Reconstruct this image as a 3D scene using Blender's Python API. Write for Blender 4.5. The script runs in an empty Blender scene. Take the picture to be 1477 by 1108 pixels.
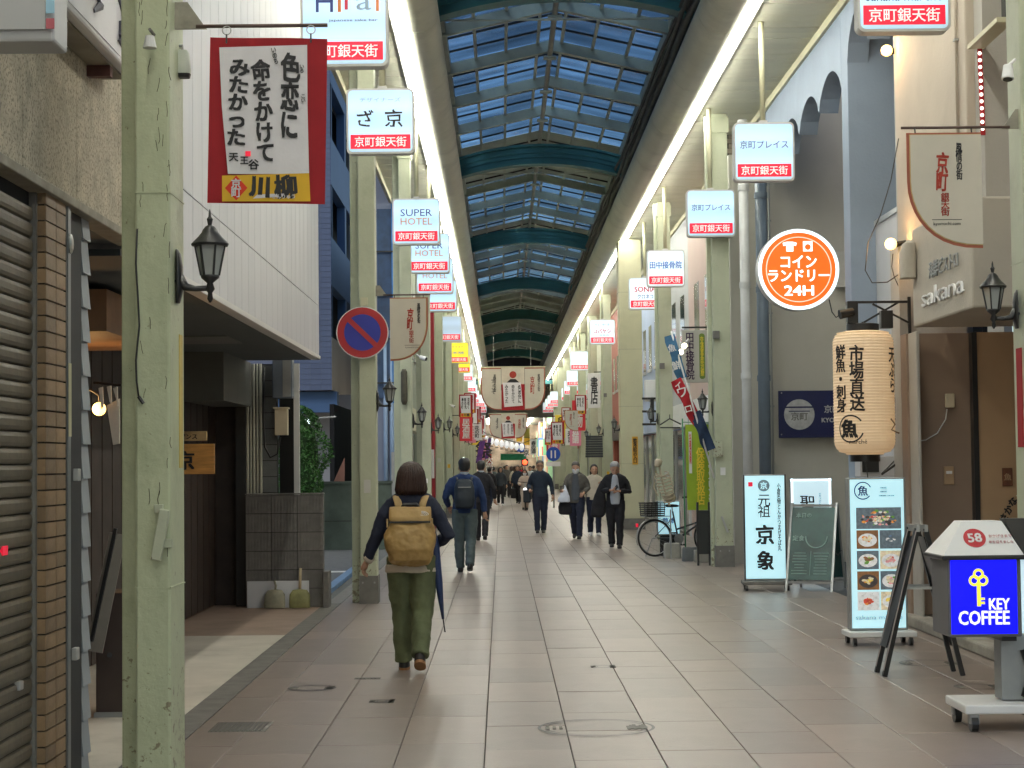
import bpy, bmesh, math, random
from mathutils import Vector, Matrix, Euler, noise as mnoise

random.seed(7)
SC = bpy.context.scene
COL = SC.collection
R = math.radians

# ------------------------------------------------------------------ camera
F = 2600.0                      # focal length in photo pixels (1477 wide)
CAMZ = 1.65
PITCH = math.atan(114 / F)
YAW = math.atan(16.5 / F)
ROLL = R(0.62)
CROT = Matrix.Rotation(-YAW, 3, 'Z') @ Matrix.Rotation(R(90) + PITCH, 3, 'X') @ Matrix.Rotation(-ROLL, 3, 'Z')
CPOS = Vector((0, 0, CAMZ))
cam_d = bpy.data.cameras.new('camera')
cam_d.sensor_width = 36
cam_d.lens = F / 1477 * 36
cam_d.clip_start = 0.05
cam_d.clip_end = 900
cam = bpy.data.objects.new('camera', cam_d)
COL.objects.link(cam)
cam.matrix_world = Matrix.Translation(CPOS) @ CROT.to_4x4()
SC.camera = cam

# ------------------------------------------------------------------ sky, sun, exposure
SUN_EL, SUN_AZ = 38.0, 200.0
w = bpy.data.worlds.new('World')
SC.world = w
w.use_nodes = True
wn = w.node_tree
sky = wn.nodes.new('ShaderNodeTexSky')
sky.sky_type = 'NISHITA'
sky.sun_disc = False
sky.sun_elevation = R(SUN_EL)
sky.sun_rotation = R(SUN_AZ)
sky.dust_density = 0.6
sky.ozone_density = 2.5
bg = wn.nodes['Background']
wn.links.new(sky.outputs['Color'], bg.inputs['Color'])
bg.inputs['Strength'].default_value = 0.085
sun_d = bpy.data.lights.new('sun', 'SUN')
sun_d.energy = 0.7
sun_d.angle = R(20)
sun_d.color = (1, 0.96, 0.9)
sun = bpy.data.objects.new('sun', sun_d)
COL.objects.link(sun)
a_ = R(SUN_AZ)
sv = Vector((math.sin(a_) * math.cos(R(SUN_EL)), math.cos(a_) * math.cos(R(SUN_EL)), math.sin(R(SUN_EL))))
sun.rotation_euler = (-sv).to_track_quat('-Z', 'Y').to_euler()
SC.view_settings.view_transform = 'Standard'
SC.view_settings.look = 'None'
SC.view_settings.exposure = 0.42
SC.view_settings.gamma = 1.0
SC.view_settings.use_curve_mapping = False
SC.cycles.max_bounces = 8
SC.cycles.diffuse_bounces = 4
SC.cycles.transparent_max_bounces = 16
SC.cycles.sample_clamp_indirect = 6
SC.cycles.use_denoising = True

STRIP_E = 44.0      # the two fluorescent lines under the roof
SIGN_E = 0.44        # backlit street signs

# ------------------------------------------------------------------ picture -> place
def ray(px, py):
    return CROT @ Vector(((px - 738.5) / F, -(py - 554) / F, -1))

def P(px, py, D):
    """point seen at photo pixel (px, py) that lies D metres down the street"""
    d = ray(px, py)
    return CPOS + d * (D / d.y)

def PX(px, py, X):
    d = ray(px, py)
    return CPOS + d * (X / d.x)

def PG(px, py, z=0.0):
    d = ray(px, py)
    return CPOS + d * ((z - CAMZ) / d.z)

# ------------------------------------------------------------------ materials
_m = {}
def mat(name, col, rough=0.6, var=0.12, vs=3.0, bump=0.0, bs=40.0, metal=0.0, emit=0.0, ecol=None,
        rnd=0.0, spec=0.5, rust=0.0, spots=0.0, dirt=0.0, dcol=(0.05, 0.045, 0.035), speck=0.0, stretch=None):
    if name in _m:
        return _m[name]
    m = bpy.data.materials.new(name)
    m.use_nodes = True
    nt = m.node_tree
    N, L = nt.nodes, nt.links
    b = N['Principled BSDF']
    b.inputs['Roughness'].default_value = rough
    b.inputs['Metallic'].default_value = metal
    b.inputs['Specular IOR Level'].default_value = spec
    tc = N.new('ShaderNodeTexCoord')
    vec = tc.outputs['Object']
    if stretch:
        mp = N.new('ShaderNodeMapping')
        mp.inputs['Scale'].default_value = stretch
        L.new(vec, mp.inputs['Vector'])
        vec = mp.outputs['Vector']
    def noise(scale, detail=4, rg=0.6):
        n = N.new('ShaderNodeTexNoise')
        n.inputs['Scale'].default_value = scale
        n.inputs['Detail'].default_value = detail
        n.inputs['Roughness'].default_value = rg
        L.new(vec, n.inputs['Vector'])
        return n
    def ramp(src, p0, p1, c0=(0, 0, 0, 1), c1=(1, 1, 1, 1)):
        r = N.new('ShaderNodeValToRGB')
        r.color_ramp.elements[0].position = p0
        r.color_ramp.elements[1].position = p1
        r.color_ramp.elements[0].color = c0
        r.color_ramp.elements[1].color = c1
        L.new(src, r.inputs['Fac'])
        return r.outputs['Color']
    def mix(fac, a, c, mode='MIX'):
        x = N.new('ShaderNodeMix')
        x.data_type = 'RGBA'
        x.blend_type = mode
        for sock, v in ((x.inputs['Factor'], fac), (x.inputs['A'], a), (x.inputs['B'], c)):
            if hasattr(v, 'links'):
                L.new(v, sock)
            elif isinstance(v, (int, float)):
                sock.default_value = v
            else:
                sock.default_value = tuple(v)[:3] + (1,)
        return x.outputs['Result']
    c = None
    if var > 0:
        n = noise(vs)
        lo = tuple(max(0, v * (1 - var)) for v in col) + (1,)
        hi = tuple(min(1, v * (1 + var)) for v in col) + (1,)
        c = ramp(n.outputs['Fac'], 0.3, 0.7, lo, hi)
    else:
        c = None
    if dirt > 0:
        n2 = noise(vs * 0.45 + 0.7, 6, 0.7)
        f = ramp(n2.outputs['Fac'], 0.52, 0.78, (0, 0, 0, 1), (dirt, dirt, dirt, 1))
        c = mix(f, c if c else col, dcol)
    if speck > 0:
        n3 = noise(55 if speck > 0.7 else 170, 2, 0.6)
        f = ramp(n3.outputs['Fac'], 0.53 if speck > 0.7 else 0.6, 0.6 if speck > 0.7 else 0.68, (0, 0, 0, 1), (speck, speck, speck, 1))
        c = mix(f, c if c else col, tuple(v * 0.35 for v in col))
    if spots > 0:   # trodden gum and drips
        v = N.new('ShaderNodeTexVoronoi'); v.inputs['Scale'].default_value = 5.5
        L.new(vec, v.inputs['Vector'])
        f = ramp(v.outputs['Distance'], 0.05, 0.09, (spots, spots, spots, 1), (0, 0, 0, 1))
        c = mix(f, c if c else col, tuple(q * 0.45 for q in col))
        n5 = noise(0.9, 8, 0.75)
        f = ramp(n5.outputs['Fac'], 0.5, 0.72, (0, 0, 0, 1), (0.45, 0.45, 0.45, 1))
        c = mix(f, c, tuple(q * 0.62 for q in col))
    if rust > 0:    # chipped, rusting paint towards the foot of the steel
        sp = N.new('ShaderNodeSeparateXYZ'); L.new(tc.outputs['Object'], sp.inputs[0])
        mr = N.new('ShaderNodeMapRange'); mr.inputs[1].default_value = 0.0; mr.inputs[2].default_value = 1.3
        mr.inputs[3].default_value = 0.13; mr.inputs[4].default_value = 0.0
        L.new(sp.outputs['Z'], mr.inputs[0])
        n4 = noise(22, 6, 0.7)
        ad = N.new('ShaderNodeMath'); L.new(n4.outputs['Fac'], ad.inputs[0]); L.new(mr.outputs[0], ad.inputs[1])
        f = ramp(ad.outputs[0], 0.66, 0.69, (0, 0, 0, 1), (rust, rust, rust, 1))
        c = mix(f, c if c else col, (0.12, 0.07, 0.035))
    if rnd > 0:
        oi = N.new('ShaderNodeObjectInfo')
        h = ramp(oi.outputs['Random'], 0, 1, (1 - rnd, 1 - rnd * 0.9, 1 - rnd * 0.9, 1), (1 + rnd, 1 + rnd, 1 + rnd * 0.8, 1))
        c = mix(1.0, c if c else col, h, 'MULTIPLY')
    if c:
        L.new(c, b.inputs['Base Color'])
    else:
        b.inputs['Base Color'].default_value = tuple(col)[:3] + (1,)
    if bump > 0:
        bn = N.new('ShaderNodeBump')
        bn.inputs['Strength'].default_value = bump
        bn.inputs['Distance'].default_value = 0.01
        L.new(noise(bs, 5).outputs['Fac'], bn.inputs['Height'])
        L.new(bn.outputs['Normal'], b.inputs['Normal'])
    if emit > 0:
        b.inputs['Emission Color'].default_value = tuple(ecol or col)[:3] + (1,)
        b.inputs['Emission Strength'].default_value = emit
    _m[name] = m
    return m

def light_box_mat(name, col, strength, half=0.37):
    """backlit acrylic: two tubes inside make the middle a little brighter than the rim"""
    m = mat(name, tuple(v * 0.8 for v in col), 0.25, 0, emit=strength, ecol=col)
    nt = m.node_tree
    N, L = nt.nodes, nt.links
    b = N['Principled BSDF']
    tc = N.new('ShaderNodeTexCoord')
    s = N.new('ShaderNodeSeparateXYZ')
    L.new(tc.outputs['Object'], s.inputs[0])
    def tube(z0):
        a = N.new('ShaderNodeMath'); a.operation = 'SUBTRACT'; a.inputs[1].default_value = z0
        L.new(s.outputs['Z'], a.inputs[0])
        q = N.new('ShaderNodeMath'); q.operation = 'MULTIPLY'
        L.new(a.outputs[0], q.inputs[0]); L.new(a.outputs[0], q.inputs[1])
        k = N.new('ShaderNodeMath'); k.operation = 'MULTIPLY'; k.inputs[1].default_value = -14 / (half * half)
        L.new(q.outputs[0], k.inputs[0])
        e = N.new('ShaderNodeMath'); e.operation = 'EXPONENT'
        L.new(k.outputs[0], e.inputs[0])
        return e.outputs[0]
    t1, t2 = tube(half * 0.45), tube(-half * 0.35)
    ad = N.new('ShaderNodeMath'); ad.operation = 'ADD'
    L.new(t1, ad.inputs[0]); L.new(t2, ad.inputs[1])
    mu = N.new('ShaderNodeMath'); mu.operation = 'MULTIPLY_ADD'
    mu.inputs[1].default_value = strength * 0.5; mu.inputs[2].default_value = strength * 0.8
    L.new(ad.outputs[0], mu.inputs[0])
    L.new(mu.outputs[0], b.inputs['Emission Strength'])
    return m

def glass_mat(name, tint, gloss=0.12, rough=0.05):
    m = bpy.data.materials.new(name); m.use_nodes = True
    nt = m.node_tree; N, L = nt.nodes, nt.links
    N.remove(N['Principled BSDF'])
    t = N.new('ShaderNodeBsdfTransparent'); t.inputs[0].default_value = tuple(tint) + (1,)
    g = N.new('ShaderNodeBsdfGlossy'); g.inputs['Roughness'].default_value = rough
    n = N.new('ShaderNodeTexNoise'); n.inputs['Scale'].default_value = 1.3; n.inputs['Detail'].default_value = 6
    tc = N.new('ShaderNodeTexCoord'); mp = N.new('ShaderNodeMapping'); mp.inputs['Scale'].default_value = (0.5, 2.0, 1)
    L.new(tc.outputs['Object'], mp.inputs[0]); L.new(mp.outputs[0], n.inputs['Vector'])
    r = N.new('ShaderNodeValToRGB')
    r.color_ramp.elements[0].position = 0.3; r.color_ramp.elements[1].position = 0.7
    r.color_ramp.elements[0].color = tuple(v * 0.62 for v in tint) + (1,)
    r.color_ramp.elements[1].color = tuple(tint) + (1,)
    L.new(n.outputs['Fac'], r.inputs[0])
    oi = N.new('ShaderNodeObjectInfo'); rr_ = N.new('ShaderNodeMapRange'); rr_.inputs[3].default_value = 0.68; rr_.inputs[4].default_value = 1.12
    L.new(oi.outputs['Random'], rr_.inputs[0])
    vm = N.new('ShaderNodeVectorMath'); vm.operation = 'SCALE'
    L.new(r.outputs[0], vm.inputs[0]); L.new(rr_.outputs[0], vm.inputs['Scale']); L.new(vm.outputs[0], t.inputs[0])
    mx = N.new('ShaderNodeMixShader'); mx.inputs[0].default_value = gloss
    L.new(t.outputs[0], mx.inputs[1]); L.new(g.outputs[0], mx.inputs[2])
    L.new(mx.outputs[0], N['Material Output'].inputs['Surface'])
    _m[name] = m
    return m

# ------------------------------------------------------------------ mesh builder
class MB:
    def __init__(s):
        s.v, s.f = [], []
    def add(s, vs, fs):
        k = len(s.v)
        s.v += [Vector(v) for v in vs]
        s.f += [tuple(i + k for i in f) for f in fs]
        return s
    def box(s, x0, y0, z0, x1, y1, z1):
        x0, x1 = min(x0, x1), max(x0, x1); y0, y1 = min(y0, y1), max(y0, y1); z0, z1 = min(z0, z1), max(z0, z1)
        return s.add([(x0, y0, z0), (x1, y0, z0), (x1, y1, z0), (x0, y1, z0), (x0, y0, z1), (x1, y0, z1), (x1, y1, z1), (x0, y1, z1)],
                     [(0, 3, 2, 1), (4, 5, 6, 7), (0, 1, 5, 4), (1, 2, 6, 5), (2, 3, 7, 6), (3, 0, 4, 7)])
    def bar(s, a, b, wx, wz, up=(0, 0, 1)):
        """rectangular bar from a to b, wx across, wz along up"""
        a, b = Vector(a), Vector(b)
        d = (b - a).normalized()
        u = Vector(up)
        sx = d.cross(u)
        if sx.length < 1e-4:
            sx = Vector((1, 0, 0))
        sx.normalize()
        u = sx.cross(d).normalized()
        q = []
        for p in (a, b):
            for i, j in ((-1, -1), (1, -1), (1, 1), (-1, 1)):
                q.append(p + sx * i * wx / 2 + u * j * wz / 2)
        return s.add(q, [(0, 3, 2, 1), (4, 5, 6, 7), (0, 1, 5, 4), (1, 2, 6, 5), (2, 3, 7, 6), (3, 0, 4, 7)])
    def tube(s, pts, r, n=10, cap=True, ell=1.0):
        pts = [Vector(p) for p in pts]
        rs = r if isinstance(r, (list, tuple)) else [r] * len(pts)
        k = len(s.v)
        ref = None
        for i, p in enumerate(pts):
            d = (pts[min(i + 1, len(pts) - 1)] - pts[max(i - 1, 0)]).normalized()
            if ref is None:
                ref = Vector((0, 0, 1)) if abs(d.z) < 0.9 else Vector((0, 1, 0))
            x = d.cross(ref)
            if x.length < 1e-5:
                x = d.cross(Vector((1, 0.3, 0)))
            x.normalize()
            y = x.cross(d).normalized()
            ref = y
            for j in range(n):
                a = 2 * math.pi * j / n
                s.v.append(p + x * math.cos(a) * rs[i] + y * math.sin(a) * rs[i] * ell)
        for i in range(len(pts) - 1):
            for j in range(n):
                a, b = k + i * n + j, k + i * n + (j + 1) % n
                s.f.append((a, b, b + n, a + n))
        if cap:
            s.f.append(tuple(k + j for j in reversed(range(n))))
            s.f.append(tuple(k + (len(pts) - 1) * n + j for j in range(n)))
        return s
    def rings(s, rows, n=16, e=2.0):
        """rows: (z, cx, cy, rx, ry) horizontal slices"""
        k = len(s.v)
        for z, cx, cy, rx, ry in rows:
            for j in range(n):
                a = 2 * math.pi * j / n
                c, q = math.cos(a), math.sin(a)
                s.v.append(Vector((cx + rx * math.copysign(abs(c) ** (2 / e), c), cy + ry * math.copysign(abs(q) ** (2 / e), q), z)))
        m = len(rows)
        for i in range(m - 1):
            for j in range(n):
                a, b = k + i * n + j, k + i * n + (j + 1) % n
                s.f.append((a, b, b + n, a + n))
        s.f.append(tuple(k + j for j in reversed(range(n))))
        s.f.append(tuple(k + (m - 1) * n + j for j in range(n)))
        return s
    def lathe(s, prof, c=(0, 0), n=16):
        return s.rings([(z, c[0], c[1], r, r) for r, z in prof], n)
    def ball(s, c, r, n=12, m=8):
        r = (r, r, r) if isinstance(r, (int, float)) else r
        rows = []
        for i in range(m + 1):
            t = math.pi * (i / m) 
            q = max(math.sin(t), 0.02)
            rows.append((c[2] - r[2] * math.cos(t), c[0], c[1], r[0] * q, r[1] * q))
        return s.rings(rows, n)
    def prism(s, poly, vec):
        """closed polygon (3-D points) pushed along vec"""
        n = len(poly)
        vec = Vector(vec)
        a = [Vector(p) for p in poly]
        s.add(a + [p + vec for p in a],
              [tuple(range(n)), tuple(range(2 * n - 1, n - 1, -1))] + [(i, i + n, (i + 1) % n + n, (i + 1) % n) for i in range(n)])
        return s
    def xform(s, M):
        s.v = [M @ v for v in s.v]
        return s
    def disc(s, c, r, nrm=(0, 0, 1), n=24, th=0.004):
        c = Vector(c); d = Vector(nrm).normalized()
        return s.tube([c, c + d * th], r, n)
    def mesh(s, name, m, smooth=False):
        me = bpy.data.meshes.new(name)
        me.from_pydata([tuple(v) for v in s.v], [], s.f)
        me.update()
        bm = bmesh.new(); bm.from_mesh(me)
        bmesh.ops.recalc_face_normals(bm, faces=bm.faces)
        bm.to_mesh(me); bm.free()
        if m: me.materials.append(m)
        if smooth:
            me.shade_smooth()
        return me
    def build(s, name, m, parent=None, world=True, bevel=0.0, smooth=False, auto=False):
        vs = s.v
        loc = Vector((0, 0, 0))
        if parent is None:
            xs = [v.x for v in vs]; ys = [v.y for v in vs]; zs = [v.z for v in vs]
            loc = Vector(((min(xs) + max(xs)) / 2, (min(ys) + max(ys)) / 2, min(zs)))
            s.v = [v - loc for v in vs]
        elif world:
            I = WM[parent.name].inverted()
            s.v = [I @ v for v in vs]
        me = s.mesh(name, m, smooth or auto)
        if auto:
            try: me.set_sharp_from_angle(angle=R(35))
            except Exception: pass
        s.v = vs
        o = bpy.data.objects.new(name, me)
        COL.objects.link(o)
        if parent is not None:
            o.parent = parent
            WM[o.name] = WM[parent.name]
        else:
            o.location = loc
            WM[o.name] = Matrix.Translation(loc)
        if bevel > 0:
            md = o.modifiers.new('bevel', 'BEVEL')
            md.width = bevel; md.segments = 2; md.limit_method = 'ANGLE'
        return o

WM = {}
def props(o, label=None, cat=None, group=None, kind=None):
    if label: o['label'] = label
    if cat: o['category'] = cat
    if group: o['group'] = group
    if kind: o['kind'] = kind
    return o

def thing(name, label, cat, loc=(0, 0, 0), rotz=0.0, group=None):
    o = bpy.data.objects.new(name, None)
    o.empty_display_size = 0.1
    COL.objects.link(o)
    o.location = loc
    o.rotation_euler = (0, 0, rotz)
    WM[o.name] = Matrix.Translation(Vector(loc)) @ Matrix.Rotation(rotz, 4, 'Z')
    return props(o, label, cat, group)

def copy_tree(o, loc=None, rotz=None, label=None, parent=None, scale=None):
    c = o.copy()
    COL.objects.link(c)
    c.parent = parent
    if loc is not None: c.location = loc
    if rotz is not None: c.rotation_euler = (0, 0, rotz)
    if scale is not None: c.scale = (scale,) * 3
    if label: c['label'] = label
    WM[c.name] = Matrix.Translation(c.location) @ c.rotation_euler.to_matrix().to_4x4() if parent is None else Matrix()
    for ch in list(o.children):
        copy_tree(ch, parent=c)
    return c

def piece(src, parent, loc, name=None, rot=None, scale=None):
    """another part that shares src's mesh"""
    o = bpy.data.objects.new(name or src.name.split('.')[0], src.data)
    COL.objects.link(o)
    o.parent = parent
    o.location = loc
    if rot: o.rotation_euler = rot
    if scale: o.scale = scale
    return o

_txt = {}
def text_mesh(s, bold, lh, res, ext, m, align='CENTER', cs=1.0, brush=0.0):
    key = (s, bold, lh, res, ext, m.name, align, cs, brush)
    fat, bold = bold, 0.0
    if key in _txt: return _txt[key]
    c = bpy.data.curves.new('lettering', 'FONT')
    c.body = s; c.size = 1; c.align_x = align; c.align_y = 'CENTER'
    c.resolution_u = res; c.offset = bold; c.space_line = lh; c.extrude = ext; c.space_character = cs
    o = bpy.data.objects.new('lettering', c)
    COL.objects.link(o)
    dg = bpy.context.evaluated_depsgraph_get()
    me = bpy.data.meshes.new_from_object(o.evaluated_get(dg))
    me.name = 'lettering'
    bpy.data.objects.remove(o); bpy.data.curves.remove(c)
    if brush > 0:   # hand-brushed look: wander of the strokes plus ragged edges
        for v in me.vertices:
            p = Vector((v.co.x * 2.3, v.co.y * 2.3, 1.7)); q = Vector((v.co.x * 13, v.co.y * 13, 4.1))
            a, b = mnoise.noise_vector(p), mnoise.noise_vector(q)
            v.co.x += a.x * brush + b.x * brush * 0.35 + v.co.y * 0.0
            v.co.y += a.y * brush + b.y * brush * 0.35
    # centre on its own box
    if len(me.vertices):
        xs = [v.co.x for v in me.vertices]; ys = [v.co.y for v in me.vertices]
        me.transform(Matrix.Translation((-(min(xs) + max(xs)) / 2, -(min(ys) + max(ys)) / 2, 0)))
        me['w'] = max(xs) - min(xs); me['h'] = max(ys) - min(ys)
    if fat > 0:   # heavier stroke: the same outline laid down several times, slightly shifted
        bm = bmesh.new()
        for i, (dx, dy) in enumerate(((-1, -.6), (1, -.6), (-1, .6), (1, .6), (0, 0))):
            bm.from_mesh(me)
            bm.verts.ensure_lookup_table()
            n0 = len(bm.verts) - len(me.vertices)
            for v in bm.verts[n0:]:
                v.co += Vector((dx * fat, dy * fat, 0.00006 * i))
        w_, h_ = me['w'], me['h']
        bm.to_mesh(me); bm.free()
        me['w'], me['h'] = w_ + 2 * fat, h_ + 1.2 * fat
    me.materials.clear(); me.materials.append(m)
    _txt[key] = me
    return me

def text(s, m, parent, loc, w=None, h=None, rotz=0.0, world=True, bold=0.0, lh=0.85, slant=0.0, res=2, ext=0.002, name='lettering', tilt=0.0, roll=0.0, brush=0.0):
    """lettering w wide or h high, facing -Y turned by rotz"""
    me = text_mesh(s, bold, lh, 5 if brush else res, ext, m, brush=brush)
    bw, bh = me.get('w', 1), me.get('h', 1)
    sx = sy = None
    if w: sx = w / bw
    if h: sy = h / bh
    sx = sx or sy; sy = sy or sx
    o = bpy.data.objects.new(name, me)
    COL.objects.link(o)
    o.parent = parent
    loc = Vector(loc)
    pr = 0.0
    if world:
        M = WM[parent.name]
        loc = M.inverted() @ loc
        pr = M.to_euler().z
    o.location = loc
    o.rotation_euler = (Matrix.Rotation(rotz - pr, 3, 'Z') @ Matrix.Rotation(R(90) + tilt, 3, 'X') @ Matrix.Rotation(roll, 3, 'Z')).to_euler()
    o.scale = (sx, sy, 1)
    return o

def vert(s):
    return '\n'.join(s)

def rrect(w, h, r, n=4):
    """rounded rectangle outline in X,Z centred on 0"""
    pts = []
    for cx, cz, a0 in ((w / 2 - r, h / 2 - r, 0), (-w / 2 + r, h / 2 - r, 90), (-w / 2 + r, -h / 2 + r, 180), (w / 2 - r, -h / 2 + r, 270)):
        for i in range(n + 1):
            a = R(a0 + 90 * i / n)
            pts.append((cx + r * math.cos(a), cz + r * math.sin(a)))
    return pts
# ------------------------------------------------------------------ colours
M_TILE = mat('paving_stone', (0.270, 0.222, 0.196), 0.33, 0.10, 1.6, 0.12, 60, rnd=0.14, spots=0.6, dirt=0.55, dcol=(0.14, 0.115, 0.10))
M_JOINT = mat('joint_mortar', (0.035, 0.033, 0.03), 0.9, 0.2, 5)
M_CONC = mat('apron_concrete', (0.47, 0.44, 0.38), 0.85, 0.14, 1.1, 0.3, 90, dirt=0.55, dcol=(0.26, 0.23, 0.19))
M_BROWN = mat('brown_tile_floor', (0.25, 0.18, 0.14), 0.6, 0.15, 2, 0.2, 50, dirt=0.4)
M_KERB = mat('dark_kerb', (0.12, 0.115, 0.105), 0.8, 0.25, 6, 0.4, 60)
M_ASPH = mat('asphalt', (0.10, 0.105, 0.11), 0.9, 0.2, 8, 0.4, 90)
M_WHITEP = mat('road_paint', (0.7, 0.7, 0.68), 0.7, 0.15, 9)
M_GREEN = mat('green_paint', (0.47, 0.50, 0.36), 0.45, 0.07, 2.2, 0.35, 18, rust=0.7, dirt=0.45, dcol=(0.22, 0.25, 0.14))
M_GREEN2 = mat('old_green_paint', (0.46, 0.50, 0.325), 0.45, 0.10, 3.0, 0.5, 25, rust=0.7, dirt=0.55, dcol=(0.15, 0.18, 0.08))
M_CREAM = mat('cream_paint', (0.55, 0.53, 0.36), 0.5, 0.06, 2, 0.2, 20, dirt=0.3, dcol=(0.32, 0.3, 0.2))
M_PLINTH = mat('plinth_stone', (0.16, 0.155, 0.14), 0.7, 0.2, 9, 0.3, 60)
M_STEEL = mat('roof_steel', (0.44, 0.50, 0.43), 0.55, 0.15, 1.2, dirt=0.4, dcol=(0.07, 0.08, 0.06))
M_TEAL = mat('teal_arch', (0.03, 0.155, 0.165), 0.5, 0.2, 1.5, dirt=0.3)
M_DUCT = mat('duct_skin', (0.66, 0.66, 0.53), 0.5, 0.08, 0.8, dirt=0.4, dcol=(0.22, 0.22, 0.16))
M_CEIL = mat('ceiling_slat', (0.62, 0.61, 0.48), 0.55, 0.08, 1.1, rnd=0.05)
M_BLACK = mat('black_metal', (0.018, 0.018, 0.018), 0.35, 0.2, 5)
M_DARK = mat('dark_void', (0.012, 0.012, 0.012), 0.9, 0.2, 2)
M_DKROOF = mat('dark_roof', (0.02, 0.022, 0.024), 0.9, 0.2, 2)
M_ALU = mat('aluminium', (0.5, 0.51, 0.5), 0.35, 0.08, 6, metal=0.7)
M_GREYM = mat('grey_metal', (0.32, 0.33, 0.32), 0.45, 0.08, 6, metal=0.3)
M_TUBE = mat('strip_light', (0.9, 0.95, 0.95), 0.3, 0, emit=STRIP_E, ecol=(1.0, 0.985, 0.87))
M_RED = mat('banner_red', (0.30, 0.006, 0.012), 0.8, 0.08, 8)
M_REDS = mat('sign_red', (0.7, 0.01, 0.04), 0.4, 0, emit=0.4, ecol=(0.85, 0.012, 0.05))
M_WHT = mat('white_print', (0.85, 0.85, 0.85), 0.5, 0, emit=0.3, ecol=(1, 1, 1))
M_INK = mat('black_ink', (0.012, 0.012, 0.014), 0.6, 0)
M_WPAINT = mat('white_paint', (0.78, 0.78, 0.76), 0.5, 0.04, 4)
M_BOX = light_box_mat('light_box_face', (0.55, 0.82, 1.0), SIGN_E)
M_RIM = mat('sign_rim', (0.55, 0.55, 0.53), 0.4, 0.05, 5)
M_BLUEINK = mat('navy_ink', (0.02, 0.05, 0.22), 0.5, 0)
M_WARM = mat('warm_bulb', (1, 0.8, 0.5), 0.4, 0, emit=3.2, ecol=(1.0, 0.60, 0.16))
G_ROOF = glass_mat('roof_glass', (0.62, 0.74, 0.84), 0.06, 0.12)
G_WIN = mat('window_glass', (0.03, 0.04, 0.045), 0.08, 0, spec=0.9)

XL, XR = -2.1, 4.15           # building lines left and right
ARC0, ARC1 = -30.0, 118.0       # the glazed arcade
H = CAMZ

# ================================================================== GROUND
g = MB().box(-60, -20, -0.3, 70, 330, -0.03).build('ground', M_ASPH); props(g, kind='structure')
pv = MB().box(XL, -30, -0.028, XR, ARC1 + 130, -0.010).build('pavement', M_JOINT)
props(pv, kind='structure')
# slabs: real pieces near, one joined mass far
rows = []
x0 = -2.1 + 0.04
xs = [-2.06 + 0.0]
xj = [-1.6, -1.104, -0.608, -0.112, 0.384, 0.88, 1.376, 1.872, 2.368, 2.864, 3.36, 3.856]
edges = [XL + 0.17] + xj + [XR]
slab_sets = []
rr = random.Random(3)
for i in range(len(edges) - 1):
    a, b = edges[i], edges[i + 1]
    y = 8.4 + rr.random() * 0.9
    if i == 4: y = 10.60 - 1.1 - 1.14
    while y < ARC1 + 60:
        L_ = rr.choice((0.8, 0.95, 1.1, 1.15, 1.15))
        if y > 45: L_ *= 1.6
        slab_sets.append((a, b, y, y + L_))
        y += L_
slab_sets.sort(key=lambda t: t[2])
proto = {}
near = slab_sets[:290]
for a, b, y0, y1 in near:
    k = (round(b - a, 3), round(y1 - y0, 3))
    if k not in proto:
        g_ = 0.0024
        w_, l_ = (b - a) / 2 - g_, (y1 - y0) / 2 - g_
        c_ = 0.003
        mb = MB().add([(-w_, -l_, -0.02), (w_, -l_, -0.02), (w_, l_, -0.02), (-w_, l_, -0.02),
                       (-w_, -l_, -c_), (w_, -l_, -c_), (w_, l_, -c_), (-w_, l_, -c_),
                       (-w_ + c_, -l_ + c_, 0), (w_ - c_, -l_ + c_, 0), (w_ - c_, l_ - c_, 0), (-w_ + c_, l_ - c_, 0)],
                      [(0, 1, 5, 4), (1, 2, 6, 5), (2, 3, 7, 6), (3, 0, 4, 7), (4, 5, 9, 8), (5, 6, 10, 9), (6, 7, 11, 10), (7, 4, 8, 11), (8, 9, 10, 11)])
        proto[k] = mb.mesh('paving_slab', M_TILE)
    o = bpy.data.objects.new('paving_slab', proto[k])
    COL.objects.link(o); o.parent = pv
    o.location = Vector(((a + b) / 2, (y0 + y1) / 2, rr.uniform(-0.0012, 0.0012))) - WM[pv.name].translation
mb = MB()
for a, b, y0, y1 in slab_sets[290:]:
    q = 0.0035
    z = rr.uniform(-0.001, 0.001)
    mb.add([(a + q, y0 + q, z), (b - q, y0 + q, z), (b - q, y1 - q, z), (a + q, y1 - q, z)], [(0, 1, 2, 3)])
    mb.add([(a + q, y0 + q, -0.012), (b - q, y0 + q, -0.012), (b - q, y0 + q, z), (a + q, y0 + q, z)], [(0, 1, 2, 3)])
o = mb.build('paving_slabs_beyond', M_TILE, pv); o['kind'] = 'stuff'
# near strip behind and under the camera
props(MB().box(XL, -30, -0.012, XR, 8.35, 0.0).build('pavement_near', M_TILE), kind='structure')
props(MB().box(XL - 0.02, -30, -0.01, XL + 0.17, 21.6, 0.003).build('kerb_strip', M_KERB), kind='structure')
props(MB().box(XL + 0.0, 21.6, -0.01, XL + 0.17, ARC1 + 30, 0.002).build('kerb_strip_far', M_PLINTH), kind='structure')
props(MB().box(-7, -30, -0.02, XL - 0.02, 17.6, 0.006).build('forecourt_apron', M_CONC), kind='structure')
props(MB().box(-7, 17.603, -0.02, XL - 0.02, 21.6, 0.002).build('forecourt_tile_strip', M_BROWN), kind='structure')
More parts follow.
